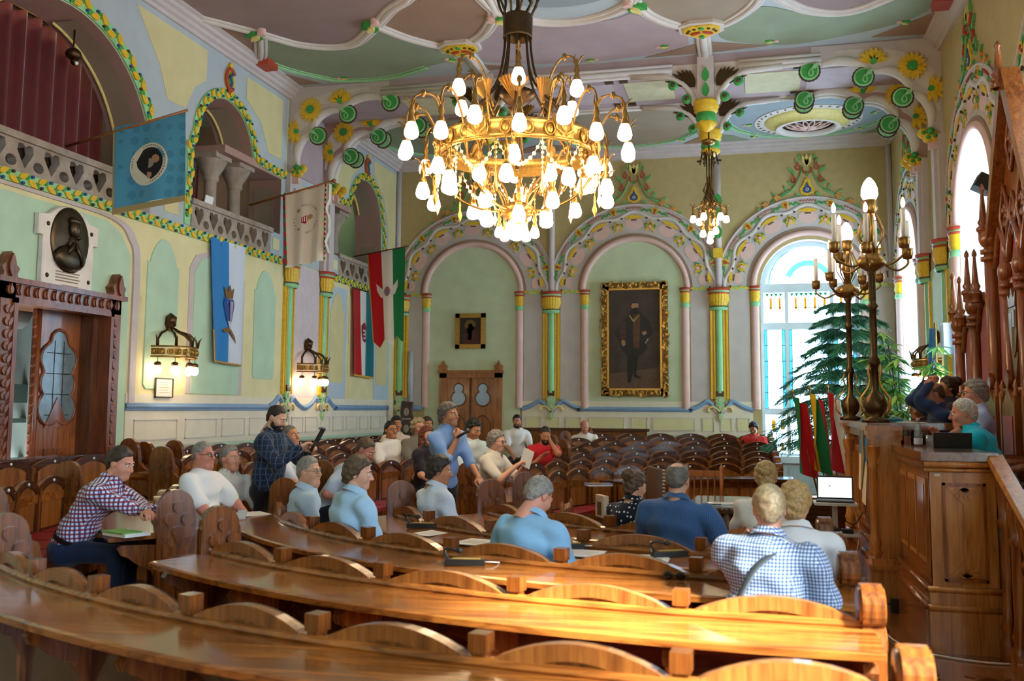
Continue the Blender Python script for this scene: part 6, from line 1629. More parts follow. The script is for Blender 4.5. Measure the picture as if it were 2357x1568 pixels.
# high-backed chairs
def throne_chair(x, y, rz, label):
    t = thing('high_back_chair', label, 'chair', (x, y, .55), rz, None)
    for sx_, sy_, h in ((-.26, .22, .45), (.26, .22, .45), (-.26, -.24, 1.32), (.26, -.24, 1.32)):
        m = MB(); m.box((sx_, sy_, h / 2), (.06, .06, h)); m.build('leg', scr, t)
    m = MB(); m.box((0, 0, .45), (.56, .52, .06)); m.build('seat', scr, t); m = MB(); m.box((0, 0, .49), (.5, .46, .04)); m.build('cushion', velvet, t)
    m = MB(lambda u, v, w: (u, -.24 - w, v)); m.plate([(-.25, .5), (.25, .5), (.25, 1.2), (.12, 1.3), (0, 1.42), (-.12, 1.3), (-.25, 1.2)], -.02, .02); m.plate(petal(0, 1.38, PI / 2, .2, .12), -.02, .02); m.build('back', scr, t)
    m = MB(lambda u, v, w: (u, -.24 - w, v)); m.plate([(-.18, .6), (.18, .6), (.18, 1.12), (-.18, 1.12)], -.03, .03); m.build('back_panel', velvet, t)
    for sg in (-1, 1):
        m = MB(); m.tube([(sg * .27, -.22, .72), (sg * .28, .1, .72), (sg * .28, .22, .68)], .03, 8); m.box((sg * .27, .2, .58), (.05, .05, .22)); m.build('armrest', scr, t)
        m = MB(); m.lathe([(.03, 1.3), (.045, 1.34), (.02, 1.38), (.035, 1.42), (.0, 1.5)], (sg * .26, -.24, 0), 8); m.build('finial', scr, t)
throne_chair(2.2, 8.85, PI / 2, 'high backed carved chair under the man in the turquoise shirt')
throne_chair(2.28, 9.75, PI / 2, 'high backed carved chair under the grey haired man in pale blue')
throne_chair(2.28, 10.6, PI / 2, 'high backed carved chair under the man in the navy suit')
throne_chair(2.28, 11.35, PI / 2, 'high backed carved chair under the person with pinned dark hair')

# ================================================================== candelabra
def candelabrum(x, y, z, label, turn=0.):
    t = thing('candelabrum', label, 'lamp', (x, y, z), turn, 'tall brass candelabra')
    m = MB(); m.lathe([(.0, 0), (.12, 0), (.12, .03), (.05, .05), (.09, .1), (.105, .16), (.08, .23), (.035, .28), (.032, .36), (.034, .5), (.055, .52), (.05, .55)], n=18); m.build('base', brassd, t)
    for k in range(4):
        a = k * PI / 2 + .4; m = MB(); m.tube([(r * math.cos(a), r * math.sin(a), zz) for r, zz in ((.06, .52), (.075, .46), (.055, .38), (.08, .31), (.17, .22), (.16, .11), (.1, .05))], [.009, .012, .009, .01, .012, .012, .008], 6); m.build('scroll_foot', gold, t)
    m = MB(); m.lathe([(.035, .52), (.05, .56), (.03, .6), (.032, .8), (.03, 1.02), (.05, 1.05), (.03, 1.08), (.032, 1.1), (.03, 1.33), (.045, 1.36), (.03, 1.38)], n=14); m.build('stem', brassd, t)
    m = MB(); m.lathe([(.03, 1.36), (.1, 1.4), (.13, 1.45), (.1, 1.5), (.04, 1.53)], n=18, ripple=(6, .1)); m.build('knop', brass, t)
    for k in range(6):
        a = k * PI / 3 + .2; m = MB(); m.tube(catmull([(r * math.cos(a), r * math.sin(a), zz) for r, zz in ((.02, 1.5), (.06, 1.58), (.12, 1.7), (.09, 1.82), (.05, 1.9))], 4), .012, 6, flat=.5); m.build('crown_rib', brass, t)
    m = MB(); m.tube([(0, 0, 1.5), (0, 0, 1.92)], .035, 8); m.lathe([(.04, 1.9), (.07, 1.94), (.06, 1.98), (.07, 2.02), (.05, 2.03)], n=14); m.build('finial', brass, t)
    m = MB(); m.lathe([(.05, 2.02), (.075, 2.07), (.072, 2.13), (.05, 2.19), (.02, 2.23), (.001, 2.24)], n=16); m.build('flame_globe', glow('flame_globe', '#fff4e4', 7.), t)
    for k in range(6):
        a = k * PI / 3; R = .34; zc = 1.52 + .05 * (k % 2)
        m = MB(); m.tube(catmull([(r * math.cos(a), r * math.sin(a), zz) for r, zz in ((.08, 1.46), (.16, 1.36 + .05), (.25, zc - .14), (R, zc - .08), (R, zc - .02))], 4), .011, 6); arm = m.build('arm', brass, t)
        m = MB(); m.lathe([(.01, zc - .04), (.04, zc - .03), (.05, zc + .02), (.045, zc + .05), (.055, zc + .06), (.03, zc + .06)], (R * math.cos(a), R * math.sin(a), 0), 12); m.build('drip_cup', brass, arm)
        m = MB(); m.tube([(R * math.cos(a), R * math.sin(a), zc + .03), (R * math.cos(a), R * math.sin(a), zc + .32)], .021, 10); m.build('candle', paint('candle_white', '#efe9df', .5, .02), arm)
        m = MB(); m.lathe([(.012, 0), (.018, .02), (.02, .04), (.012, .07), (.001, .09)], (R * math.cos(a), R * math.sin(a), zc + .335), 8); m.build('candle_bulb', bulbc, arm)
candelabrum(1.09, 9.23, 1.61, 'brass candelabrum on the podium pillar with the sculpted near capital', .3)
candelabrum(1.09, 11.43, 1.61, 'brass candelabrum on the podium pillar closest to the window', .9)
# cloth over the podium front
t = thing('draped_cloth', 'blue and cream cloth with a gold emblem hung over the podium front', 'cloth', (1.05, 9.75, 1.62))
F = sheet((0, -.30, .01), (0, .34, .01), (-.03, -.30, -.85), (-.03, .3, -.62), .015, 2.2, .3, (-1, 0, 0))
m = MB()
for i in range(18):
    for j in range(20):
        m.cur = 0 if j < 10 else 1; m.grid([[F(i / 18, j / 20, 0), F((i + 1) / 18, j / 20, 0)], [F(i / 18, (j + 1) / 20, 0), F((i + 1) / 18, (j + 1) / 20, 0)]])
m.build('cloth', [fb('cloth_blue', '#1f6fa8'), fb('cloth_cream', '#dcc6a4')], t)
m = MB(); m.bbox((0, -.30, .0), (.3, .34, .02)); m.build('top_fold', fb('cloth_blue', '#1f6fa8'), t)
m = MB(F); m.plate([(.42, .12), (.6, .1), (.55, .3), (.62, .5), (.5, .62), (.45, .9), (.38, .6), (.34, .45), (.42, .3)], .004, .014); m.build('gold_emblem', fb('cloth_gold', '#8a6f3c'), t)

# ================================================================== table with laptop, leather table, chairs
t = thing('laptop_stand', 'light grey two tier laptop stand on castors', 'table', (.80, 10.2, 0))
lg = paint('stand_grey', '#d3d6d8', .4, .02)
m = MB(); m.box((0, 0, .80), (.40, .36, .025)); m.build('top_tray', lg, t); m = MB(); m.box((.05, 0, .5), (.34, .32, .02)); m.build('lower_tray', lg, t)
m = MB(); m.box((0, .05, .44), (.05, .05, .74)); m.build('column', lg, t); m = MB(); m.box((.05, 0, .07), (.5, .05, .03)); m.box((.05, .1, .07), (.05, .4, .03)); m.build('foot', lg, t)
for x, y in ((-.18, 0), (.28, 0), (.05, .28), (.05, -.08)):
    m = MB(); m.tube([(x - .012, y, .028), (x + .012, y, .028)], .028, 10); m.build('castor', iron, t)
t = thing('laptop', 'open laptop with a bright nearly empty screen on the grey stand', 'laptop', (.80, 10.2, .8125), -.1)
m = MB(); m.box((0, 0, .009), (.35, .24, .018)); m.build('keyboard_base', iron, t)
m = MB(); m.box((0, -.01, .02), (.31, .13, .003)); m.build('keys', paint('key_grey', '#3a3a3e', .6), t)
M = Matrix.Rotation(-.25, 3, 'X'); m = MB(); m.box((0, .15, .13), (.35, .012, .23), M); m.build('lid', iron, t)
m = MB(); m.box((0, .1425, .13), (.32, .003, .20), M); sc_ = m.build('screen', glow('laptop_screen', '#e9f4ff', 1.1), t)
m = MB(); m.box((-.05, .1405, .145), (.02, .002, .008), M); m.build('screen_text', obr, sc_)
t = thing('power_adapter', 'black power adapter and tangled cable on the lower tray of the stand', 'cable', (.83, 10.18, .512))
m = MB(); m.box((-.06, 0, .02), (.13, .07, .04)); m.build('brick', iron, t); m = MB(); m.box((.08, .02, .02), (.11, .08, .035)); m.build('power_strip', iron, t)
m = MB(); m.tube(catmull([(.0, 0, .03), (-.1, .05, .1), (.0, .1, .14), (.14, .05, .08), (.2, .0, .16), (.24, .1, .2)], 6), .005, 5); m.tube(catmull([(.03, -.04, .02), (.05, -.15, -.1), (.07, -.2, -.42), (.1, -.22, -.5)], 6), .005, 5); m.build('cord', iron, t)
t = thing('podium_cable', 'thin pale cable running down the podium front to the floor', 'cable', (1.05, 10.9, 0))
m = MB(); m.tube(catmull([(.0, 0, 1.0), (-.04, -.1, .8), (.02, -.2, .5), (-.04, -.4, .2), (-.1, -.7, .012)], 6), .006, 5); m.build('cord', paint('cord_grey', '#b8aa9a', .6), t)
t = thing('floor_cord', 'pale cable snaking over the parquet below the podium corner', 'cable', (1.4, 7.4, 0))
m = MB(); m.tube(catmull([(.42, .22, .62), (.40, .12, .3), (.38, .02, .05), (.36, -.02, .012), (.1, -.04, .01), (-.25, .15, .01), (-.38, .45, .01), (-.42, .75, .01), (-.5, 1.2, .01)], 6), .007, 5); m.build('cord', paint('cord_white', '#d8d0c4', .6), t)
t = thing('wall_plug', 'black plug adapter at the foot of the podium pillar', 'plug', (1.17, 8.98, 0)); m = MB(); m.box((0, 0, .06), (.07, .07, .12)); m.build('housing', iron, t); m = MB(); m.tube(catmull([(-.03, -.02, .08), (-.12, -.03, .06), (-.18, .0, .012), (-.2, .1, .012)], 5), .007, 5); m.build('cord', iron, t)
t = thing('leather_table', 'square table with quilted brown leather sides and a grey glass top', 'table', (-.08, 10.75, 0))
lea = paint('brown_leather', '#5a3d28', .35, .2, scale=10)
m = MB(); m.box((0, 0, .7), (1.12, 1.35, .05)); m.build('top_frame', lea, t); m = MB(); m.box((0, 0, .73), (1.06, 1.3, .012)); m.build('glass_top', paint('grey_glass', '#7f8a92', .08, .03), t)
for sx_ in (-1, 1):
    for k in range(10):
        m = MB(); m.ball((-.5 + .111 * k, sx_ * .66, .5), (.058, .035, .19), 8, 6); m.build('leather_pad', lea, t)
        m = MB(); m.ball((sx_ * .55, -.58 + .129 * k, .5), (.035, .066, .19), 8, 6); m.build('leather_pad', lea, t)
for a in (-.48, .48):
    for b in (-.6, .6): m = MB(); m.box((a, b, .34), (.07, .07, .68)); m.build('leg', oakd, t)
m = MB()
for k in range(24): m.tube([(-.56 + .0487 * k, -.68, .73), (-.55 + .0487 * k, -.7, .69)], .012, 4)
m.build('leather_fringe', lea, t)
pap = paint('paper_white', '#f2f1ee', .6, .015)
def papers(x, y, z, rz, label, w=.21, h=.297, n=1, cat='paper', mat=None, tilt=0.):
    t = thing('paper_sheet' if n == 1 else 'paper_stack', label, cat, (x, y, z), rz)
    for k in range(n):
        m = MB(); m.box((.004 * k, .003 * k, .0015 + .003 * k), (w, h, .002), Matrix.Rotation(.04 * k, 3, 'Z') @ Matrix.Rotation(tilt, 3, 'X')); m.build('sheet', mat or pap, t)
    m = MB()
    for k in range(6): m.box((-.01, h * .3 - h * .1 * k, .003 * n + .0015), (w * .7, .004, .0006), Matrix.Rotation(.04 * (n - 1), 3, 'Z') @ Matrix.Rotation(tilt, 3, 'X'))
    m.build('printed_lines', paint('grey_print', '#b9a79c', .7, 0), t)
    return t
papers(-.25, 10.45, .74, .1, 'folded white papers lying on the grey glass table top', .4, .16, 3, 'papers')
papers(.3, 10.35, .738, .3, 'single white sheet near the corner of the glass table top', .2, .14)
t = thing('pen', 'blue pen lying by the papers on the glass table', 'pen', (-.28, 10.28, .742), .2); m = MB(); m.tube([(-.07, 0, .005), (.07, 0, .005)], .005, 6); m.build('barrel', paint('pen_white', '#d8dae0', .4), t); m = MB(); m.tube([(-.075, 0, .005), (-.03, 0, .005)], .0062, 6); m.build('cap', obl, t)
def spindle_chair(x, y, rz, label, h=1.0):
    t = thing('spindle_chair', label, 'chair', (x, y, 0), rz, None)
    m = MB(); m.box((0, 0, .45), (.46, .44, .05)); m.build('seat', oak, t)
    for sx_, sy_, hh in ((-.2, .18, .45), (.2, .18, .45), (-.2, -.2, h), (.2, -.2, h)):
        m = MB(); m.lathe([(.022, 0), (.028, hh * .3), (.02, hh * .4), (.03, hh * .6), (.022, hh * .75), (.03, hh * .9), (.018, hh * .93), (.028, hh * .97), (.0, hh + .02)], (sx_, sy_, 0), 8); m.build('leg', oak, t)
    for k in range(4): m = MB(); m.lathe([(.01, .5), (.018, .6), (.01, .65), (.02, .7), (.01, .8), (.012, h - .12)], (-.12 + .08 * k, -.2, 0), 8); m.build('spindle', oak, t)
    m = MB(); m.box((0, -.2, h - .1), (.4, .03, .07)); m.build('top_rail', oak, t); m = MB(); m.box((0, -.2, .55), (.4, .03, .05)); m.build('lower_rail', oak, t)
spindle_chair(-.55, 11.75, PI, 'turned oak spindle chair standing behind the glass table', 1.05)
spindle_chair(-1.55, 9.35, -1.6, 'small oak chair with ball finials beside the inner desk', .82)
t = thing('leather_chair', 'chair with a fringed leather back beside the woman in polka dots', 'chair', (-1.2, 10.3, 0), 1.9)
m = MB(); m.box((0, 0, .45), (.48, .46, .06)); m.build('seat', lea, t); m = MB(); m.box((0, -.22, .85), (.5, .05, .5)); m.build('back', lea, t)
m = MB()
for k in range(14): m.ball((-.26, -.25, .62 + .036 * k), (.018, .02, .014), 6, 4); m.ball((.26, -.25, .62 + .036 * k), (.018, .02, .014), 6, 4)
m.build('stud_trim', paint('trim_beige', '#b29a80', .5), t)
for a, b in ((-.2, -.2), (.2, -.2), (-.2, .2), (.2, .2)): m = MB(); m.box((a, b, .21), (.05, .05, .42)); m.build('leg', oakd, t)
t = thing('notebook', 'blue edged notebook with a pen lying on the panelled front desk', 'book', (-1.78, 11.6, .80), .4); m = MB(); m.box((0, 0, .012), (.3, .21, .024)); m.build('pages', pap, t); m = MB(); m.box((0, 0, .026), (.31, .22, .004)); m.box((0, 0, .002), (.31, .22, .004)); m.build('cover', paint('cover_blue', '#4a6aa8', .5), t); m = MB(); m.tube([(-.12, -.02, .034), (.05, -.05, .034)], .006, 6); m.build('pen', oor, t)
t = thing('menu_stand', 'small folded photo card standing on the innermost desk', 'card', (-1.35, 9.0, .0), .5); m = MB(); m.box((0, 0, .82), (.05, .22, .2)); m.build('card', paint('card_beige', '#c8b49c', .5, .2), t); m = MB(); m.box((0, 0, .36), (.04, .1, .72)); m.build('stand', oakd, t); m = MB(); m.box((-.026, 0, .8), (.004, .1, .12)); m.build('photo', obr, t)

# ================================================================== plants and small flags by the window
leafm = [paint('needle_green_a', '#4c9a78', .5, .2), paint('needle_green_b', '#63b48c', .5, .2), paint('needle_green_c', '#37805f', .5, .2)]
t = thing('conifer_plant', 'tall soft needled indoor conifer in a terracotta bowl before the stained glass window', 'plant', (1.62, 17.3, 0))
m = MB(); m.lathe([(.0, .38), (.25, .38), (.4, .62), (.42, .66), (.38, .66), (.36, .6)], n=24); m.build('bowl', paint('terracotta', '#b08468', .7, .1), t); m = MB(); m.lathe([(.22, 0), (.2, .36), (.26, .38)], n=16); m.build('stand', oakd, t)
m = MB(); m.tube([(0, 0, .55), (-.02, 0, 1.6), (.04, .02, 2.8), (.02, 0, 3.6)], [.05, .045, .03, .012], 8); m.build('trunk', paint('bark', '#3c3026', .8), t)
rr = random.Random(3)
for tier in range(11):
    z = 1.1 + .24 * tier; L = 1.55 * (1 - tier / 12.5) ** .8
    for k in range(7):
        a = k * 2 * PI / 7 + tier * .5 + rr.uniform(-.2, .2); l = L * rr.uniform(.8, 1.1); l = min(l, 1.22 / max(math.cos(a), .01)) if math.cos(a) > 0 else l
        m = MB(); m.cur = 0
        pts = [(l * q * math.cos(a), l * q * math.sin(a), z + .18 * l * math.sin(q * 2.2) - .30 * l * q * q) for q in (0, .25, .5, .75, 1.)]
        m.tube(pts, [.014, .011, .009, .006, .003], 5)
        Pp = catmull(pts, 7)
        for i, p in enumerate(Pp[3:]):
            q = i / len(Pp)
            for sg in (-1, 1):
                m.cur = 1 + (i + tier + k) % 3; ln = .30 * (1 - .5 * q) * rr.uniform(.7, 1.2) * (L / 1.2 + .3)
                d = Vector((math.cos(a + sg * .85), math.sin(a + sg * .85), rr.uniform(-.75, -.2))).normalized(); pr_ = d.cross(Vector((0, 0, 1))).normalized()
                for j in range(9):
                    b = p + d * ln * j / 9
                    for s2 in (-1, 0, 1):
                        e = b + d * .075 + pr_ * s2 * .05 + Vector((0, 0, rr.uniform(-.05, .01))); w_ = (pr_ if s2 == 0 else d) * .006 + Vector((0, 0, .003))
                        m._add([b - w_, b + w_, e], [(0, 1, 2)])
        m.build('branch', [MATS['bark']] + leafm, t)
lf = [paint('leaf_bright', '#5f9e3a', .4, .2), paint('leaf_mid', '#3a7d3f', .4, .2), paint('leaf_yellow', '#93b548', .4, .2)]
t = thing('leafy_plant', 'bushy green umbrella plant in a pot standing behind the podium', 'plant', (1.95, 13.75, 0))
m = MB(); m.lathe([(.0, .0), (.2, .0), (.26, .4), (.28, .44), (.24, .44)], n=20); m.build('pot', paint('terracotta', '#b08468', .7, .1), t)
for k in range(26):
    a = rr.uniform(0, 6.28); l = rr.uniform(.15, .75); zt = rr.uniform(1.35, 2.85) - .3 * l
    m = MB(); m.cur = 0; P_ = catmull([(0.03 * math.cos(a), .03 * math.sin(a), .4), (l * .4 * math.cos(a), l * .4 * math.sin(a), zt * .7), (l * math.cos(a), l * math.sin(a), zt)], 5); m.tube(P_, .008, 4)
    for node in (P_[-1], P_[-3], P_[-5]):
        for j in range(7):
            b = a + j * .9 + rr.uniform(-.2, .2); ln = rr.uniform(.17, .27); m.cur = 1 + rr.randrange(3)
            d = Vector((math.cos(b), math.sin(b), rr.uniform(-.7, .1))).normalized(); s_ = d.cross(Vector((0, 0, 1))).normalized()
            m._add([node, node + d * ln * .45 + s_ * .04, node + d * ln + Vector((0, 0, -.04)), node + d * ln * .45 - s_ * .04], [(0, 1, 2, 3)])
    m.build('frond', [MATS['bark']] + lf, t)
def small_flag(x, y, lean, h, bands, mats, label, wd=.42, hh=1.0):
    t = thing('small_flag', label, 'flag', (x, y, 0), 0, None)
    dx = math.sin(lean); dz = math.cos(lean)
    m = MB(); m.tube([(0, 0, 0), (-dx * h, 0, h * dz)], .012, 8); m.ball((-dx * h, 0, h * dz + .03), (.02, .02, .04), 8, 6); m.build('pole', brass, t)
    F = lambda s, q, w: (-dx * (h - .05 - .15 * s - hh * q * .35) + .05 * math.sin(s * 9 + q * 2) + .34 * s * (.35 + .65 * q) - .06 * q, -.04 - .05 * math.sin(s * 7) * (.3 + q) - w, (h - .05) * dz - .12 * s - hh * q * (1 + .12 * s))
    m = MB()
    for i in range(14):
        for j in range(14):
            v = (i + .5) / 14; m.cur = next(k for k, b in enumerate(bands) if v <= b); m.grid([[F(i / 14, j / 14, 0), F((i + 1) / 14, j / 14, 0)], [F(i / 14, (j + 1) / 14, 0), F((i + 1) / 14, (j + 1) / 14, 0)]])
    m.build('cloth', mats, t)
    return t, F
fy = fb('yellow', '#e0b81e'); fsal = fb('salmon', '#c8343c'); fdk = fb('flag_slate', '#2f5a78')
small_flag(1.02, 14.3, .22, 2.0, [.34, .67, 1.], [fgreen, fred, fred], 'small green and red flag on a leaning pole beside the window')
small_flag(1.10, 14.36, .14, 2.02, [.4, .7, 1.], [fy, fgreen, fsal], 'small yellow green and red flag on a pole beside the window')
small_flag(1.22, 14.3, .08, 2.02, [.55, 1.], [fred, fwhite], 'small red and white flag on a pole by the conifer')
small_flag(1.36, 14.3, .0, 2.0, [.2, .4, 1.], [fdk, fdk, fwhite], 'small white flag with a slate blue hoist on a pole by the conifer')
t = thing('flag_stand', 'dark block holding the small flag poles', 'stand', (1.2, 14.33, 0)); m = MB(); m.box((0, 0, .06), (.5, .2, .12)); m.build('block', oakd, t)
t = thing('standing_flag', 'blue flag with a white figure standing beside the carved screen', 'flag', (2.55, 14.6, 0))
m = MB(); m.tube([(0, 0, 0), (0, 0, 2.95)], .02, 8); m.build('pole', brass, t)
F = sheet((-.05, -.28, 2.85), (-.05, .28, 2.9), (-.12, -.24, 1.3), (-.1, .24, 1.35), .05, 1.8, 0, (-1, 0, 0)); flag_cloth(F, t, [.72, 1.], [fb('un_blue', '#2b7fd0'), fwhite], 20, 14)
m = MB(F); m.plate([(.5, .7), (.62, .74), (.66, .9), (.55, .98), (.45, .9)], .006, .014); m.plate(ell(.55, .62, .07, .05, 0, 10), .006, .014); m.build('white_figure', fwhite, t)
m = MB(); m.lathe([(.16, 0), (.16, .04), (.04, .08)], n=14); m.build('foot', brassd, t)
t = thing('wall_panel_box', 'white speaker box fixed on the window wall above the blue flag', 'speaker', (XR - .12, 14.95, 2.75)); m = MB(); m.box((0, 0, 0), (.2, .22, .45)); m.build('cabinet', paint('box_white', '#d8dde0', .5, .02), t); m = MB(); m.box((-.102, 0, 0), (.006, .18, .4)); m.build('grille', paint('grille_grey', '#b9c0c4', .7), t)
t = thing('floodlight', 'small black floodlight clamped on the window reveal beside the carved screen', 'lamp', (2.75, 12.35, 4.42)); m = MB(); m.box((0, 0, 0), (.2, .26, .18), Matrix.Rotation(.5, 3, 'Y')); m.build('housing', iron, t); m = MB(); m.tube([(.05, 0, 0), (.17, 0, .02)], .02, 6); m.build('bracket', iron, t)
t = thing('kopjafa_post', 'dark carved wooden memorial post leaning in the corner by the back door', 'post', (-7.45, 20.5, 0), 0)
m = MB(lambda u, v, w: (u, -w, v)); m.plate([(-.14, 0), (.14, 0), (.16, .6), (.13, 1.1), (.15, 1.4), (.1, 1.62), (.13, 1.84), (-.12, 1.86), (-.15, 1.6), (-.1, 1.4), (-.14, 1.1), (-.16, .6)], -.04, .05); m.build('post', wood('post_dark', '#2a1c14', '#4e382a', .5), t)
m = MB(lambda u, v, w: (u, -w, v))
for z in (1.25, 1.62): m.plate(ell(0, z, .06, .09, 0, 10), .04, .08); m.bbox((-.1, z - .17, .04), (.1, z - .14, .07))
m.build('carved_face', stone, t)
t = thing('side_cabinet', 'black speaker cabinet on the floor beside the memorial post', 'speaker', (-7.1, 20.3, 0)); m = MB(); m.box((0, 0, .55), (.7, .5, 1.1)); m.build('cabinet', paint('cabinet_navy', '#12161e', .6), t); m = MB(); m.box((0, -.252, .55), (.6, .008, .9)); m.build('grille', iron, t)
t = thing('wall_pipe', 'grey vertical pipe fixed to the left end of the back wall', 'pipe', (-7.55, YB - .05, 1.75)); m = MB(); m.tube([(0, 0, 0), (0, 0, 1.25)], .06, 10); m.build('pipe', paint('pipe_grey', '#b9bec0', .5), t)
t = thing('music_stand', 'small black music stand with a white sheet on the middle gallery', 'stand', (XL - .22, 13.25, 4.35)); m = MB(); m.tube([(0, 0, 0), (0, 0, .42)], .02, 6); m.tube([(0, -.12, .3), (0, -.12, .55)], .02, 6); m.build('stand', iron, t); m = MB(); m.box((.02, .02, .55), (.02, .22, .17), Matrix.Rotation(.2, 3, 'Y')); m.build('sheet', pap, t)
t = thing('gallery_lamp', 'dark standing lamp at the end of the large gallery arch', 'lamp', (XL - 1.6, 8.85, 4.35)); m = MB(); m.tube([(0, 0, 0), (0, 0, 1.25)], .015, 6); m.build('stem', brass, t); m = MB(); m.ball((0, 0, 1.3), (.13, .13, .07), 12, 8); m.build('shade', iron, t)
for y, z in ((10.2, 6.05), (12.85, 6.0)):
    t = thing('spotlight', 'small brass spotlight hanging at the crown of the %s gallery arch' % ('large' if y < 11 else 'middle'), 'lamp', (XL - .3, y, z)); m = MB(); m.ball((0, 0, .1), (.1, .1, .08), 10, 6); m.ball((.02, 0, 0), (.05, .05, .05), 8, 6); m.tube([(0, 0, .1), (0, 0, .42)], .012, 6); m.build('lamp_body', brassd, t); m = MB(); m.ball((.05, 0, -.02), (.025, .03, .03), 8, 6); m.build('lens', studm, t)
# ================================================================== people: smooth implicit bodies turned into meshes
def _rc(a, b, ra, rb, k=.03): return ('rc', np.array(a, float), np.array(b, float), ra, rb, k)
def _el(c, r, R=None, k=.03): return ('el', np.array(c, float), np.array(r, float), np.eye(3) if R is None else np.array(R, float), k)
def prim_d(p, P):
    if p[0] == 'rc':
        a, b, ra, rb = p[1:5]; ab = b - a; L = max(ab @ ab, 1e-9)
        t = np.clip(((P - a) @ ab) / L, 0, 1)
        return np.linalg.norm(P - a - t[:, None] * ab, axis=1) - (ra + (rb - ra) * t)
    c, r, R = p[1:4]; q = (P - c) @ R
    k0 = np.linalg.norm(q / r, axis=1); k1 = np.linalg.norm(q / (r * r), axis=1) + 1e-9
    return k0 * (k0 - 1) / k1
def smin(a, b, k):
    h = np.clip(.5 + .5 * (b - a) / k, 0, 1); return b + (a - b) * h - k * h * (1 - h)
def field(prims, cuts=(), noise=None):
    def f(P):
        d = None
        for p in prims:
            e = prim_d(p, P); d = e if d is None else smin(d, e, p[-1])
        if noise is not None: d = d + noise(P)
        for c in cuts: d = np.maximum(d, c(P))
        return d
    return f
def bounds(prims, pad):
    lo = np.full(3, 9e9); hi = -lo
    for p in prims:
        if p[0] == 'rc':
            for q, r in ((p[1], p[3]), (p[2], p[4])): lo = np.minimum(lo, q - r); hi = np.maximum(hi, q + r)
        else:
            r = p[2].max(); lo = np.minimum(lo, p[1] - r); hi = np.maximum(hi, p[1] + r)
    return lo - pad, hi + pad
def surf(f, lo, hi, h, B=6):
    """sparse surface nets"""
    lo = np.array(lo, float); n = np.ceil((np.array(hi) - lo) / (h * B)).astype(int) + 1
    ii = np.stack(np.meshgrid(*[np.arange(k) for k in n], indexing='ij'), -1).reshape(-1, 3)
    cd = f(lo + (ii + .5) * B * h); keep = np.abs(cd) < B * h * .9 + .03
    D = np.repeat(np.repeat(np.repeat(np.sign(cd).reshape(n), B, 0), B, 1), B, 2).astype(np.float32)
    D = np.pad(D, ((0, 1),) * 3, constant_values=1.)
    off = np.stack(np.meshgrid(*[np.arange(B + 1)] * 3, indexing='ij'), -1).reshape(-1, 3)
    kb = ii[keep] * B; idx = (kb[:, None, :] + off[None]).reshape(-1, 3)
    flat = np.ravel_multi_index(idx.T, D.shape); uq = np.unique(flat)
    ui = np.stack(np.unravel_index(uq, D.shape), -1)
    D.reshape(-1)[uq] = f(lo + ui * h)
    S = D < 0
    c = S[:-1, :-1, :-1].astype(np.int8)
    cnt = sum(S[a:S.shape[0] - 1 + a, b:S.shape[1] - 1 + b, e:S.shape[2] - 1 + e].astype(np.int8) for a in (0, 1) for b in (0, 1) for e in (0, 1))
    cells = np.argwhere((cnt > 0) & (cnt < 8))
    vid = np.full(cnt.shape, -1, np.int64); vid[tuple(cells.T)] = np.arange(len(cells))
    acc = np.zeros((len(cells), 3)); num = np.zeros(len(cells))
    cor = [(a, b, e) for a in (0, 1) for b in (0, 1) for e in (0, 1)]
    val = {q: D[cells[:, 0] + q[0], cells[:, 1] + q[1], cells[:, 2] + q[2]] for q in cor}
    for q in cor:
        for ax in range(3):
            if q[ax]: continue
            r = list(q); r[ax] = 1; r = tuple(r); a, b = val[q], val[r]; m = (a < 0) != (b < 0)
            t = np.where(m, a / np.where(m, a - b, 1), 0); pt = np.array(q, float)[None] + np.eye(3)[ax][None] * t[:, None]
            acc += pt * m[:, None]; num += m
    V = lo + (cells + acc / num[:, None]) * h
    faces = []
    for ax in range(3):
        sl0 = [slice(None)] * 3; sl1 = [slice(None)] * 3; sl0[ax] = slice(0, -1); sl1[ax] = slice(1, None)
        a, b = S[tuple(sl0)], S[tuple(sl1)]; e = np.argwhere(a != b); u, v = [(1, 2), (2, 0), (0, 1)][ax]
        e = e[(e[:, u] > 0) & (e[:, v] > 0) & (e[:, u] < cnt.shape[u]) & (e[:, v] < cnt.shape[v])]
        fl = a[tuple(e.T)]
        def at(du, dv):
            q = e.copy(); q[:, u] -= du; q[:, v] -= dv; return vid[tuple(q.T)]
        Q = np.stack([at(1, 1), at(0, 1), at(0, 0), at(1, 0)], 1); Q[~fl] = Q[~fl][:, ::-1]
        faces.append(Q[(Q >= 0).all(1)])
    return V, np.concatenate(faces)
class Soup:
    def __init__(s): s.V = []; s.F = []; s.M = []; s.n = 0
    def add(s, V, F, mat=0):
        s.V.append(np.asarray(V, float)); s.F += [tuple(int(i) + s.n for i in f) for f in F]; s.M += [mat] * len(F); s.n += len(V)
    def build(s, name, mats, parent):
        me = bpy.data.meshes.new(name); V = np.concatenate(s.V); me.from_pydata(V.tolist(), [], s.F)
        for m in (mats if isinstance(mats, list) else [mats]): me.materials.append(m)
        me.polygons.foreach_set('material_index', s.M); me.polygons.foreach_set('use_smooth', [True] * len(s.F)); me.update(); return obj(name, me, parent)
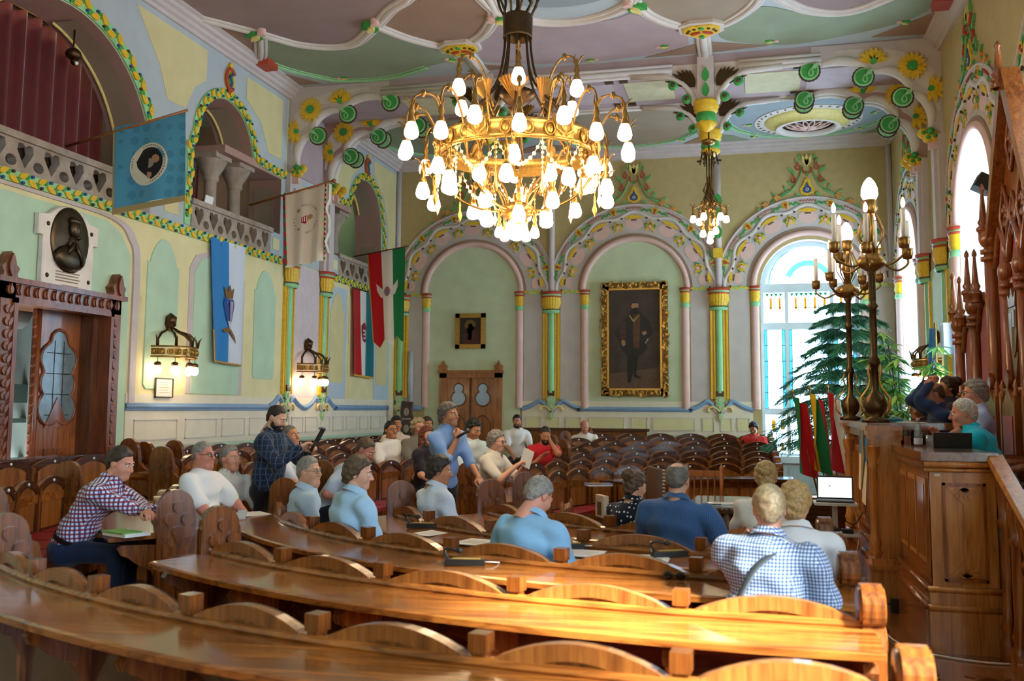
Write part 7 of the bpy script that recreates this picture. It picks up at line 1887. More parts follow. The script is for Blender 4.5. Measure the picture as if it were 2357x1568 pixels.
# ---- heads (local: +y face, +z crown)
HEADP = [_el((0, -.012, .03), (.077, .098, .094)), _el((0, .025, -.045), (.062, .074, .083), k=.03), _rc((-.012, .072, -.098), (.012, .072, -.098), .026, .026, .03), _rc((-.038, .083, .024), (.038, .083, .024), .012, .012, .015),
         _rc((0, .09, .02), (0, .116, -.028), .009, .014, .01), _rc((-.013, .1, -.034), (.013, .1, -.034), .008, .008, .008), _el((.045, .06, -.03), (.026, .03, .03), k=.025), _el((-.045, .06, -.03), (.026, .03, .03), k=.025),
         _rc((-.02, .088, -.063), (.02, .088, -.063), .008, .008, .01), _rc((-.016, .086, -.075), (.016, .086, -.075), .008, .008, .01),
         _el((.078, -.012, -.005), (.010, .022, .034), k=.008), _el((-.078, -.012, -.005), (.010, .022, .034), k=.008), _rc((0, -.02, -.08), (0, -.045, -.2), .056, .062, .03)]
def _sockets(P):
    e = np.minimum(np.linalg.norm(P - np.array([.031, .103, .006]), axis=1), np.linalg.norm(P - np.array([-.031, .103, .006]), axis=1)) - .018
    return -e
HEADS = {}
def head_mesh(kind, h):
    key = (kind, h)
    if key not in HEADS:
        pr = [list(p) for p in HEADP]
        if kind == 'heavy':
            pr[1] = list(_el((0, .02, -.05), (.073, .078, .085))); pr[12] = list(_rc((0, -.02, -.08), (0, -.045, -.2), .068, .075, .03)); pr.append(list(_rc((-.02, .05, -.125), (.02, .05, -.125), .03, .03, .04)))
        if kind == 'slim': pr[1] = list(_el((0, .025, -.045), (.056, .07, .08))); pr[12] = list(_rc((0, -.02, -.08), (0, -.045, -.2), .046, .052, .03))
        f = field(pr)
        HEADS[key] = surf(lambda P: smin_cut(f(P), _sockets(P)), (-.11, -.13, -.22), (.11, .15, .14), h)
    return HEADS[key]
def smin_cut(d, c, k=.01): return -smin(-d, -c, k)
HAIRLINE = {'short': ((-.12, -.085), (-.06, -.07), (-.035, -.02), (.0, -.005), (.03, .03), (.055, .07), (.12, .085)), 'low': ((-.12, -.12), (-.06, -.1), (-.02, -.05), (.01, -.03), (.03, .03), (.06, .065), (.12, .08)), 'high': ((-.12, -.075), (-.06, -.06), (-.03, -.01), (.0, .01), (.02, .06), (.04, .1), (.12, .14))}
HAIRS = {}
def hair_mesh(style, h):
    key = (style, h)
    if key in HAIRS: return HAIRS[key]
    th = {'buzz': .005, 'fringe': .009, 'curly': .03, 'thick': .022, 'short': .013, 'receding': .012, 'bun': .016, 'long': .018, 'crown': .012}[style]
    line = HAIRLINE['low' if style in ('thick', 'curly', 'bun', 'long') else ('high' if style in ('receding', 'fringe', 'crown') else 'short')]
    pr = [_el((0, -.014, .03), (.0775, .0985, .0945)), _rc((0, -.06, -.03), (0, -.06, -.06), .045, .04, .03)]
    if style == 'bun': pr += [_el((0, -.115, .075), (.045, .04, .045), k=.012)]
    if style == 'long': pr += [_rc((.055, -.03, 0), (.07, -.02, -.2), .04, .035, .03), _rc((-.055, -.03, 0), (-.07, -.02, -.2), .04, .035, .03), _rc((0, -.07, 0), (0, -.08, -.22), .055, .05, .03)]
    ys = [a for a, b in line]; zs = [b for a, b in line]
    cuts = []
    if style == 'long': cuts.append(lambda P: np.where(P[:, 1] > .035, np.interp(P[:, 1], ys, zs) - P[:, 2], -.05))
    else: cuts.append(lambda P: (np.interp(P[:, 1], ys, zs) - P[:, 2]) * .8)
    if style == 'fringe': cuts.append(lambda P: (P[:, 2] - .055 - .25 * np.maximum(0, -P[:, 1])) * .8)
    if style == 'crown': cuts.append(lambda P: .062 - np.linalg.norm((P - np.array([0, -.05, .125])), axis=1))
    amp = {'curly': .012, 'thick': .005, 'bun': .004, 'long': .004}.get(style, .002); fr = 70 if style == 'curly' else 95
    taper = lambda P: np.clip((P[:, 2] - np.interp(P[:, 1], ys, zs)) / .035 + .12, 0, 1) if style != 'long' else 1.
    nz = lambda P: -th * taper(P) + amp * (np.sin(P[:, 0] * fr + 2 * np.sin(P[:, 2] * 40)) * np.sin(P[:, 1] * fr * .8 + 1) + .6 * np.sin(P[:, 2] * fr * 1.3 + P[:, 0] * 50))
    HAIRS[key] = surf(field(pr, cuts, nz), (-.15, -.2, -.28), (.15, .16, .17), h); return HAIRS[key]
def beard_mesh(h):
    if ('beard', h) not in HAIRS:
        pr = [_el((0, .027, -.055), (.068, .08, .082)), _rc((-.012, .076, -.1), (.012, .076, -.1), .032, .032, .03)]
        nz = lambda P: .002 * np.sin(P[:, 0] * 160) * np.sin(P[:, 2] * 140)
        mouth = lambda P: .014 - np.sqrt((P[:, 0] * .55) ** 2 + (P[:, 2] + .069) ** 2 + np.minimum(0, P[:, 1] - .06) ** 2)
        HAIRS[('beard', h)] = surf(field(pr, [lambda P: (P[:, 2] + .048 - .9 * np.maximum(0, .05 - P[:, 1])), mouth, lambda P: -.02 - P[:, 1]], nz), (-.1, -.05, -.16), (.1, .14, .02), h)
    return HAIRS[('beard', h)]
HANDS = {}
def hand_mesh(pose, h=.0045):
    if (pose, h) in HANDS: return HANDS[(pose, h)]
    curl = {'flat': .12, 'relaxed': .38, 'grip': 1.0, 'fist': 1.35}[pose]
    pr = [_rc((0, -.03, 0), (0, .01, 0), .026, .027, .02), _el((0, .048, 0), (.041, .05, .017), k=.02)]
    for j, (x, L) in enumerate(((-.029, .068), (-.0095, .077), (.010, .071), (.029, .056))):
        p = np.array([x, .083 - .004 * abs(j - 1.3), 0.]); a = curl * .55
        for sgm, r0, r1 in ((.45, .0098, .009), (.32, .009, .0085), (.23, .0085, .0075)):
            q = p + L * sgm * np.array([x * .8, math.cos(a), -math.sin(a)]); pr.append(_rc(p, q, r0, r1, .004)); p = q; a += curl * .75
    th = [(-.028, .018, -.006), (-.052, .045, -.014 - .01 * curl), (-.052 + .012 * curl, .076, -.022 - .018 * curl), (-.046 + .02 * curl, .098, -.026 - .026 * curl)]
    for a, b, r0, r1 in zip(th, th[1:], (.014, .012, .0105), (.012, .0105, .009)): pr.append(_rc(a, b, r0, r1, .006))
    HANDS[(pose, h)] = surf(field(pr), *bounds(pr, .012), h); return HANDS[(pose, h)]
def skinm(name, c): return paint('skin_' + name, c, .5, .06, scale=25)
SK = {'fair': skinm('fair', '#d8a386'), 'pink': skinm('pink', '#d4947c'), 'tan': skinm('tan', '#b97c58'), 'red': skinm('ruddy', '#c4806a')}
def hairm(name, c):
    m = paint('hair_' + name, c, .55, .3, scale=70, bump=.22); return m
HA = {k: hairm(k, c) for k, c in dict(grey='#8d8780', white='#cdc6bd', brown='#5a4632', dark='#2a211b', black='#15120f', blond='#b08f5c', saltpep='#6a625a', dkbrown='#3a2a1e', auburn='#6a3420', sandy='#a8926f').items()}
eyew = paint('eye_white', '#e8e4dc', .2, 0); eyed = paint('eye_dark', '#2a1c12', .15, 0); lipm = paint('lip', '#b06a5c', .45, 0)
denim = cloth('navy_denim', '#1d2a44'); darkt = cloth('charcoal_trousers', '#23232a'); jean = cloth('blue_jeans', '#4a6c94'); beige_t = cloth('beige_trousers', '#8a7a64'); shoem = paint('shoe_black', '#17130f', .35, .05)
UPV = np.array([0, 0, 1.])
def _n(v): v = np.asarray(v, float); return v / (np.linalg.norm(v) + 1e-9)
def person(head, face, label, floor=0., sit=True, lean=4., curl=0., side=0., hyaw=0., hpitch=0., hroll=0., bulk=1., sw=.19, shirt=None, sleeve='short', trousers=None, hair='short', hcol='grey', skin='fair', kind='male', rh=None, lh=None, rhp='relaxed', lhp='relaxed', glasses=False, beard=None, h=.014, hh=.007, collar=True, seat=.44, strap=None, tucked=True, belt=False, rpole=None, lpole=None, tsc=None, watch=None):
    """head = world position of the head centre; the seat or floor carries the figure"""
    la, lb = math.radians(lean), math.radians(lean + curl); sd = math.radians(side)
    t1 = _n((math.sin(sd), math.sin(la), math.cos(la))); t2 = _n((math.sin(sd), math.sin(lb), math.cos(lb)))
    hip = (seat + .085) if sit else .93
    vert = .26 * t1[2] + .25 * t2[2]; hp = math.radians(-hpitch)
    nd = _n(t2 * .5 + np.array([0, math.sin(-hp * .6) * .5, .6]))
    need = head[2] - floor - hip - .175 * nd[2]
    s = min(max(need / vert, .86), 1.12) if tsc is None else tsc
    fix = need - s * vert                      # small remaining difference taken up by the base
    base = floor + fix if sit else floor + fix
    P0 = np.array([0, 0, hip]); waist = P0 + t1 * .16 * s; chest = waist + t1 * .1 * s + t2 * .08 * s; nb = P0 + t1 * .26 * s + t2 * .25 * s
    hc = nb + nd * .175
    rz = math.radians(face) - PI / 2; cr, sr = math.cos(rz), math.sin(rz)
    wx = head[0] - (hc[0] * cr - hc[1] * sr); wy = head[1] - (hc[0] * sr + hc[1] * cr)
    T = thing('person', label, 'person', (wx, wy, base), rz)
    X = np.array([1., 0, 0]); fwd = _n(np.cross(UPV, X)); R2 = np.stack([X, _n(np.cross(t2, X)), t2], 1); R1 = np.stack([X, _n(np.cross(t1, X)), t1], 1)
    b = bulk
    # arms
    def arm(sg, tgt, pole):
        S = nb - t2 * .055 * s + X * sg * sw
        if tgt is None: tgt = (sg * .17, .36, hip + .1) if sit else (sg * .24, .06, hip - .1)
        W = np.array(tgt, float); d = W - S; L1, L2 = .285, .255; D = min(np.linalg.norm(d), .995 * (L1 + L2)); u = _n(d); W = S + u * D
        a = (L1 * L1 - L2 * L2 + D * D) / (2 * D); hgt = math.sqrt(max(L1 * L1 - a * a, 0)); pl = _n(pole if pole is not None else (sg * .55, -.35, -.75)); pl = _n(pl - u * (pl @ u))
        return S, S + u * a + pl * hgt, W
    AR = {1: arm(1, rh, rpole), -1: arm(-1, lh, lpole)}
    # ---- body
    body = [_el(P0 + t1 * .02, (.145 * b, .1 * b, .11), R1), _el(waist, (.13 * b, .095 * b, .15 * s), R1), _el(chest + t2 * .06, (.16, .105, .17 * s), R2), _rc(nb - t2 * .06 - X * sw * .85, nb - t2 * .06 + X * sw * .85, .055, .055), _rc(nb - t2 * .05, hc - nd * .09 + np.array([0, -.02, 0]), .06 if kind != 'slim' else .05, .054 if kind != 'slim' else .046)]
    legs = []
    for sg in (-1, 1):
        S, E, W = AR[sg]; body += [_rc(S, E, .05 * (.5 + .5 * b), .041 * (.6 + .4 * b)), _rc(E, W, .042 * (.6 + .4 * b), .027)]
        hj = P0 + X * sg * .09
        if sit: kn = np.array([sg * .12, .42, hip - .02]); an = np.array([sg * .12, .40, .09])
        else: kn = np.array([sg * .1, .03, hip * .52]); an = np.array([sg * .11, -.01, .09])
        legs.append((hj, kn, an)); body += [_rc(hj, kn, .07, .05), _rc(kn, an, .05, .036)]
    so = Soup(); so.add(*surf(field(body), *bounds(body, .03), max(h, .015)))
    hy_ = math.radians(hyaw); hr_ = math.radians(hroll)
    HR = np.array(Matrix.Rotation(hy_, 3, 'Z') @ Matrix.Rotation(hp, 3, 'X') @ Matrix.Rotation(hr_, 3, 'Y'))
    hs = .95 if kind != 'slim' else .91
    tf = lambda V: hc + (np.asarray(V) * hs) @ HR.T
    V, F = head_mesh(kind, hh); so.add(tf(V), F)
    def addmb(mb, mat): so.add(tf(np.array([tuple(p) for p in mb.v])), mb.f, mat)
    m = MB(); m.ball((.031, .086, .006), .0125, 8, 6); m.ball((-.031, .086, .006), .0125, 8, 6); addmb(m, 1)
    m = MB(); m.ball((.031, .0955, .005), (.006, .004, .006), 6, 5); m.ball((-.031, .0955, .005), (.006, .004, .006), 6, 5); addmb(m, 2)
    m = MB(); m.tube([(-.022, .091, -.066), (-.01, .0965, -.0685), (0, .0975, -.069), (.01, .0965, -.0685), (.022, .091, -.066)], [.002, .0045, .005, .0045, .002], 6); addmb(m, 3)
    m = MB()
    for sg in (-1, 1): m.tube([(sg * .016, .098, .026), (sg * .032, .097, .031), (sg * .048, .088, .024)], [.0035, .0045, .002], 5)
    addmb(m, 4)
    for sg, pose in ((1, rhp), (-1, lhp)):
        S, E, W = AR[sg]; d = _n(W - E); dors = UPV if abs(d[2]) < .8 else np.array([0, 1., 0]); zz = _n(dors - d * (d @ dors)); xx = np.cross(d, zz)
        V, F = hand_mesh(pose); V = np.array(V); 
        if sg < 0: V = V * np.array([-1, 1, 1]); F = F[:, ::-1]
        so.add(W + V[:, :1] * xx + V[:, 1:2] * d + V[:, 2:] * zz, F)
    so.build('body', [SK[skin], eyew, eyed, lipm, HA[hcol]], T)
    # ---- shirt
    ph = rng.uniform(0, 6, 6)
    fold = lambda P: .0065 * np.sin(P[:, 2] * 38 + 9 * P[:, 0] + ph[0] + 2 * np.sin(P[:, 1] * 14 + ph[1])) + .004 * np.sin(P[:, 0] * 34 + P[:, 2] * 16 + ph[2])
    sh = [_el(P0 + t1 * (.03 if tucked else -.02), (.168 * b, .125 * b, .12), R1, .05), _el(waist + R1[:, 1] * .015 * (b - 1) * 4, (.16 * b, .122 * b, .17 * s), R1, .06), _el(chest + t2 * .05, (.185 * (.5 + .5 * b), .128 * (.6 + .4 * b), .19 * s), R2, .06), _rc(nb - t2 * .062 - X * sw * .9, nb - t2 * .062 + X * sw * .9, .068, .068, .05)]
    cuts = []
    for sg in (-1, 1):
        S, E, W = AR[sg]; k = .5 + .5 * b
        if sleeve == 'short':
            q = S + (E - S) * .78; sh.append(_rc(S, q, .07 * k, .066 * k, .035))
        elif sleeve == 'roll':
            q = E + (W - E) * .12; sh += [_rc(S, E, .068 * k, .058, .035), _rc(E, q, .057, .055, .02)]
        else:
            q = E + (W - E) * .93; sh += [_rc(S, E, .068 * k, .056, .035), _rc(E, q, .056, .042, .02)]
    ncen = nb + t2 * .02; nax = _n(nd + np.array([0, .12, 0]))
    if collar: sh.append(_rc(ncen - nax * .03, ncen + nax * .022, .08, .071, .015))
    def neckcut(P):
        q = P - ncen; t = q @ nax; rad = np.linalg.norm(q - t[:, None] * nax, axis=1); return np.minimum(.058 - rad, t + .03)
    cuts.append(neckcut)
    so = Soup(); so.add(*surf(field(sh, cuts, fold), *bounds(sh, .03), h)); so.build('shirt', shirt, T)
    if collar:
        m = MB(); n = 14
        for lay, (r0, r1, z0, z1) in enumerate(((.08, .1, .05, .018),)):
            A = [ncen + nax * (z0 - .012 * math.cos(a)) + (X * math.cos(a + PI / 2) + _n(np.cross(nax, X)) * math.sin(a + PI / 2)) * r0 for a in [-2.7 + 5.4 * i / n + PI for i in range(n + 1)]]
            B = [ncen + nax * (z1 - .02 - .02 * math.cos(a) - (.02 if i in (0, n) else 0)) + (X * math.cos(a + PI / 2) + _n(np.cross(nax, X)) * math.sin(a + PI / 2)) * (r1 + .01) for i, a in enumerate([-2.7 + 5.4 * i / n + PI for i in range(n + 1)])]
            m.grid([[tuple(p) for p in A], [tuple(p) for p in B]])
        m.build('collar', shirt, T)
    # ---- trousers and shoes
    tr = [_el(P0 - t1 * .02, (.17 * b, .128 * b, .115), R1, .05)]
    for hj, kn, an in legs: tr += [_rc(hj, kn, .092, .066, .04), _rc(kn, an, .066, .05, .03)]
    so = Soup(); so.add(*surf(field(tr, (), lambda P: .003 * np.sin(P[:, 2] * 45 + ph[3] + P[:, 0] * 20)), *bounds(tr, .03), max(h, .016))); so.build('trousers', trousers or darkt, T)
    for hj, kn, an in legs:
        m = MB(); m.ball(tuple(an + np.array([0, .07, -.05])), (.045, .13, .04), 10, 7); m.ball(tuple(an + np.array([0, -.01, -.03])), (.04, .055, .055), 8, 6); m.build('shoe', shoem, T)
    if belt:
        m = MB(); n = 24; m.grid([[tuple(P0 + t1 * (.085 + dz) + X * .17 * b * math.cos(2 * PI * i / n) + R1[:, 1] * .128 * b * math.sin(2 * PI * i / n)) for i in range(n + 1)] for dz in (-.018, .018)]); m.build('belt', shoem, T)
    # ---- hair, beard, glasses
    if hair and hair != 'bald':
        V, F = hair_mesh(hair, hh); so = Soup(); so.add(tf(V), F); so.build('hair', HA[hcol], T)
    if beard:
        V, F = beard_mesh(hh); so = Soup(); so.add(tf(V), F); so.build('beard', HA[beard], T)
    if glasses:
        m = MB()
        for sg in (-1, 1):
            m.tube([(sg * .034 + .024 * math.cos(a), .112 - .012 * abs(math.cos(a)), .002 + .018 * math.sin(a)) for a in [2 * PI * i / 12 for i in range(12)]], .0022, 5, closed=True); m.tube([(sg * .058, .1, .008), (sg * .078, .06, .01), (sg * .084, -.015, .006)], .0022, 5)
        m.tube([(-.01, .114, .004), (.01, .114, .004)], .002, 5); m.v = [tuple(tf(np.array(p))) for p in m.v]; m.build('glasses', iron, T)
    if strap:
        pts = [nb + X * .1 * strap + t2 * .01 + R2[:, 1] * -.03, nb + X * .06 * strap - t2 * .07 - R2[:, 1] * .13, chest - R2[:, 1] * .172 - X * .02 * strap, waist - R1[:, 1] * .165 * b - X * .1 * strap, P0 + t1 * .1 - R1[:, 1] * .135 * b - X * .15 * strap]
        m = MB(); P_ = catmull([tuple(p) for p in pts], 6); m.tube(P_, .024, 6, flat=.25); m.build('shoulder_strap', paint('strap_grey', '#3c4246', .7), T)
    if watch:
        S, E, W = AR[watch]; d = _n(W - E); m = MB(); m.tube([tuple(W - d * .03), tuple(W - d * .01)], .033, 12); m.build('wristwatch', brassd, T)
    W2 = lambda p: Vector((wx + p[0] * cr - p[1] * sr, wy + p[0] * sr + p[1] * cr, base + p[2]))
    return T, W2, AR
wht = cloth('white_cotton', '#e9e9ea'); whtb = cloth('bluish_white_cotton', '#d6e0ee'); crm = cloth('cream_linen', '#ddd6c8'); lbl = cloth('light_blue_cotton', '#a9cdea'); lbl2 = cloth('pale_blue_cotton', '#bcd6ee'); skyb = cloth('sky_blue_cotton', '#93c4ea'); mblue = cloth('mid_blue_oxford', '#7ea0d4')
plaid = cloth('dark_plaid_flannel', '#1c2a40', '#56708c', .055, .12, '#46506e'); chk = cloth('red_blue_check', '#e8e6ee', '#3d67ac', .030, .46, '#a84a5c'); ging = cloth('blue_gingham', '#f0f4fa', '#7d98c4', .017, .5)
navyr = cloth('ribbed_navy', '#33547e', '#48699a', .012, .4, stripe_axes='x'); polka = cloth('navy_polka', '#10182a', dots='#dfe4ea', period=.035, width=.26); redc_ = cloth('red_cotton', '#d02a34'); coral = cloth('coral_red', '#d8403c'); turq = cloth('turquoise_cotton', '#17b4d0'); suit = cloth('navy_suit', '#24385e'); greyt = cloth('grey_linen', '#7c7872'); lil = cloth('pale_violet_blue', '#aab8de'); dgrey = cloth('dark_dress', '#2a2430')
# --- left block
_, W1, A1_ = person((-4.63, 6.454, 1.288), 12, 'man in a red and blue checked shirt leaning with folded arms on a desk', .1, lean=24, curl=16, hyaw=-12, hpitch=18, shirt=chk, sleeve='long', trousers=denim, hair='short', hcol='dkbrown', skin='pink', rh=(-.10, .66, .80), lh=(.14, .64, .82), bulk=1.08, belt=True, h=.011, hh=.0055, rpole=(.8, .1, -.3), lpole=(-.8, .1, -.3), collar=True)
person((-4.739, 7.772, 1.285), -4, 'heavy man with glasses in a white T-shirt seated in the left block', .04, lean=-2, curl=6, hyaw=0, shirt=wht, trousers=jean, hair='buzz', hcol='grey', skin='red', kind='heavy', bulk=1.32, glasses=True, rh=(.24, .40, .62), lh=(-.26, .40, .62), rpole=(.9, -.3, -.4), lpole=(-.9, -.3, -.4), h=.011, hh=.0055, collar=False, tucked=False)
person((-4.821, 8.378, 1.227), -28, 'grey haired man in an open white shirt next to the man in the T-shirt', .04, lean=2, curl=8, hyaw=8, shirt=crm, trousers=darkt, hair='short', hcol='grey', skin='pink', h=.012, hh=.006)
Tpl, Wpl, Apl = person((-4.48, 8.631, 1.611), -2, 'bearded man in a dark plaid shirt standing and filming with a phone', 0., sit=False, lean=3, curl=6, hpitch=24, hyaw=-4, shirt=plaid, sleeve='long', trousers=darkt, hair='buzz', hcol='dark', beard='black', skin='fair', rh=(.10, .40, 1.33), lh=(-.04, .42, 1.30), rhp='grip', lhp='grip', bulk=1.2, h=.011, hh=.0055, tucked=False)
person((-4.773, 9.51, 1.403), -8, 'man with cropped hair in a white polo seated behind the man who films', .13, lean=0, hyaw=-8, hpitch=-8, shirt=whtb, trousers=denim, hair='buzz', hcol='saltpep', skin='tan', h=.013, hh=.006)
# --- row C and D backs
person((-3.624, 7.59, 1.178), 28, 'grey man with glasses in a pale blue shirt, back turned, beside the aisle', 0., lean=6, curl=6, hyaw=-38, shirt=lbl2, hair='short', hcol='grey', skin='fair', kind='heavy', glasses=True, bulk=1.15, h=.011, hh=.0055)
person((-2.886, 6.889, 1.221), 50, 'man with thick brown hair in a pale blue shirt with navy collar trim', 0., lean=8, curl=8, hyaw=-38, hpitch=8, shirt=lbl, hair='thick', hcol='brown', skin='fair', bulk=1.15, h=.011, hh=.0055)
person((-2.603, 7.996, 1.182), 44, 'man with dark hair in a white shirt seen from behind', 0., lean=6, curl=8, hyaw=-26, hpitch=10, shirt=whtb, hair='thick', hcol='dark', skin='tan', bulk=1.02, h=.011, hh=.0055)
person((-1.351, 6.239, 1.15), 66, 'grey haired man in a sky blue shirt bending his head over papers', 0., lean=14, curl=14, hyaw=-10, hpitch=34, shirt=skyb, hair='short', hcol='grey', skin='pink', bulk=1.18, sw=.2, h=.010, hh=.005)
person((-.513, 7.059, 1.216), 76, 'man with a bald crown in a ribbed navy shirt seen from behind', 0., lean=8, curl=4, hyaw=4, hpitch=8, shirt=navyr, hair='crown', hcol='saltpep', skin='fair', bulk=1.3, sw=.215, rh=(.26, .34, .80), h=.010, hh=.005)
person((-.938, 8.104, 1.087), 64, 'woman with pinned up hair in a navy polka dot blouse', .0, lean=10, curl=10, hyaw=-14, hpitch=14, shirt=polka, hair='bun', hcol='brown', skin='fair', kind='slim', sw=.165, bulk=.95, h=.010, hh=.005)
person((.085, 5.241, 1.207), 74, 'man with fair hair in a blue gingham shirt with a shoulder strap', 0., lean=10, curl=8, hyaw=18, hpitch=8, shirt=ging, hair='short', hcol='sandy', skin='pink', bulk=1.32, sw=.215, lh=(-.12, .20, 1.03), lhp='relaxed', lpole=(-.6, .3, -.7), strap=1, h=.010, hh=.005)
person((.242, 5.904, 1.177), 88, 'fair haired person in a white shirt half hidden by the man in gingham', 0., lean=8, curl=6, hyaw=-10, hpitch=6, shirt=wht, hair='thick', hcol='blond', skin='fair', h=.011, hh=.0055)
person((.102, 7.416, 1.221), 86, 'blond woman with a loose bun in front of the man in gingham', 0., lean=4, hpitch=4, shirt=crm, hair='bun', hcol='blond', skin='fair', kind='slim', sw=.165, h=.012, hh=.0055)
# --- middle and far seats
person((-3.721, 9.055, 1.296), -6, 'man in a pale grey T-shirt bowing forward behind the brown haired man', .1, lean=30, curl=16, hpitch=30, shirt=cloth('pale_grey_jersey', '#b9c8d8'), hair='buzz', hcol='brown', skin='red', bulk=1.1, h=.012, hh=.006, collar=False)
Tsp, Wsp, Asp = person((-3.005, 9.508, 1.647), -24, 'grey haired man in a blue shirt standing and speaking into a microphone', 0., sit=False, lean=5, curl=4, hyaw=4, shirt=mblue, sleeve='roll', trousers=darkt, hair='thick', hcol='saltpep', skin='tan', rh=(.06, .24, 1.40), rhp='grip', rpole=(.5, .0, -.85), lh=(-.10, .40, 1.02), lhp='relaxed', bulk=1.05, h=.010, hh=.005, tucked=True)
Tgp, Wgp, Agp = person((-2.90, 11.05, 1.33), -12, 'grey haired man with glasses in a white shirt holding a sheet of paper', .05, lean=10, curl=6, hpitch=8, shirt=crm, hair='thick', hcol='grey', skin='fair', glasses=True, rh=(.10, .46, .98), lh=(-.08, .48, .98), rhp='grip', lhp='grip', h=.012, hh=.006)
person((-3.346, 11.614, 1.456), -38, 'young man with dark hair in a pale shirt looking down behind the speaker', .12, lean=6, hpitch=22, hyaw=6, shirt=cloth('pale_aqua_cotton', '#c6d8e0'), hair='thick', hcol='black', skin='tan', h=.014, hh=.0065)
person((-4.813, 12.603, 1.408), -48, 'dark haired man with glasses in a white shirt near the left wall', .12, lean=2, hyaw=10, shirt=wht, hair='short', hcol='black', skin='tan', glasses=True, h=.014, hh=.0065)
person((-5.164, 13.752, 1.465), -52, 'dark haired person sitting behind the man with glasses in white', .16, lean=0, shirt=cloth('blush_cotton', '#d8c8c4'), hair='thick', hcol='black', skin='tan', kind='slim', sw=.17, h=.015, hh=.007)
person((-4.48, 12.784, 1.445), -52, 'woman with curly fair hair and glasses in a grey top', .14, lean=2, hyaw=16, shirt=greyt, hair='curly', hcol='sandy', skin='pink', kind='slim', sw=.175, glasses=True, h=.014, hh=.0065)
person((-4.746, 13.958, 1.46), -60, 'woman with dark hair behind the curly haired woman', .18, lean=0, hyaw=10, shirt=dgrey, hair='long', hcol='dkbrown', skin='tan', kind='slim', sw=.165, h=.015, hh=.007)
person((-4.077, 11.961, 1.357), -20, 'woman with long auburn hair half hidden by the standing speaker', .12, lean=4, hyaw=-10, shirt=dgrey, hair='long', hcol='auburn', skin='fair', kind='slim', sw=.165, h=.015, hh=.007)
person((-4.23, 17.6, 1.474), -62, 'dark bearded man in a white shirt sitting near the back door', .24, lean=0, hyaw=-14, hpitch=6, shirt=wht, hair='short', hcol='black', beard='black', skin='tan', h=.015, hh=.007)
person((-2.896, 13.805, 1.337), -58, 'bald bearded man in a red T-shirt resting his forehead on his hand', .10, lean=14, curl=8, hpitch=24, hyaw=-10, shirt=redc_, hair='buzz', hcol='dark', beard='black', skin='tan', lh=(-.05, .27, 1.16), lpole=(-.3, .6, -.8), rh=(.12, .36, .92), h=.013, hh=.0065, collar=False)
person((-3.089, 18.408, 1.376), -74, 'bald man in a beige shirt sitting under the large portrait', .24, lean=4, hpitch=20, shirt=crm, hair='fringe', hcol='saltpep', skin='red', h=.015, hh=.007)
person((.055, 19.182, 1.363), -100, 'person with black hair in a coral shirt reading near the window', .26, lean=6, hpitch=26, hyaw=-8, shirt=coral, hair='thick', hcol='black', skin='tan', kind='slim', sw=.175, h=.015, hh=.007)
# --- podium
person((1.754, 8.914, 1.698), 172, 'white haired man in a turquoise shirt leaning his chin on his hand at the podium', .55, lean=20, curl=10, hyaw=4, hpitch=8, shirt=turq, hair='short', hcol='white', skin='red', kind='heavy', bulk=1.3, sw=.205, lh=(-.03, .27, 1.03), lhp='fist', lpole=(-.4, .75, -.6), rh=(.06, .46, .93), watch=-1, h=.011, hh=.0055)
person((2.03, 9.791, 1.886), 180, 'grey haired man with glasses in a pale violet blue shirt at the podium', .55, lean=6, hpitch=6, shirt=lil, hair='thick', hcol='grey', skin='pink', glasses=True, bulk=1.1, h=.011, hh=.0055)
person((1.803, 10.563, 1.885), 182, 'man in a navy suit holding clasped hands to his forehead at the podium', .55, lean=14, curl=6, hpitch=16, shirt=suit, sleeve='long', hair='fringe', hcol='brown', skin='red', bulk=1.12, lh=(-.02, .24, 1.36), rh=(.06, .25, 1.36), lhp='grip', rhp='grip', lpole=(-.5, .3, -.8), rpole=(.5, .3, -.8), h=.012, hh=.0055)
person((2.041, 11.131, 1.963), 188, 'person with pinned dark hair sitting behind the man in the navy suit', .58, lean=2, shirt=dgrey, hair='bun', hcol='dkbrown', skin='tan', kind='slim', sw=.165, h=.014, hh=.0065)
person((1.815, 11.614, 1.746), 200, 'dark haired woman with glasses bending low behind the podium papers', .5, lean=12, hpitch=14, shirt=dgrey, hair='thick', hcol='dark', skin='tan', kind='slim', sw=.165, glasses=True, h=.014, hh=.0065)
# --- things in hands and on desks
def held(name, label, cat, pos, rz=0.): return thing(name, label, cat, tuple(pos), rz)
p = Wpl(Apl[1][2]) + Vector((.13, .02, .03))
t = held('phone_gimbal', 'black phone on a small gimbal held by the man in plaid', 'phone', p); m = MB(); m.tube([(-.03, 0, -.06), (.02, 0, .03)], .016, 8); m.build('handle', iron, t); m = MB(); m.box((.06, 0, .09), (.02, .07, .15), Matrix.Rotation(.5, 3, 'Y')); m.tube([(.02, 0, .03), (.06, 0, .06)], .009, 6); m.build('phone', iron, t); m = MB(); m.box((.075, -.0, .155), (.05, .03, .025)); m.build('clamp', paint('clamp_grey', '#8a9096', .4), t)
p = Wsp(Asp[1][2]) + Vector((.06, -.02, .05))
t = held('microphone', 'small black hand microphone held by the standing speaker', 'microphone', p); m = MB(); m.tube([(-.05, 0, -.03), (.05, 0, .03)], .014, 8); m.build('handle', iron, t); m = MB(); m.ball((.065, 0, .04), .024, 10, 8); m.build('head', paint('mic_grille', '#4a4c50', .4), t)
p = Wgp(Agp[1][2]) + Vector((.12, .02, .09))
t = held('paper_sheet', 'white sheet of paper held up by the grey haired man with glasses', 'paper', p, -.4); m = MB(); m.box((0, 0, 0), (.15, .004, .21), Matrix.Rotation(.35, 3, 'Y')); m.build('sheet', pap, t)
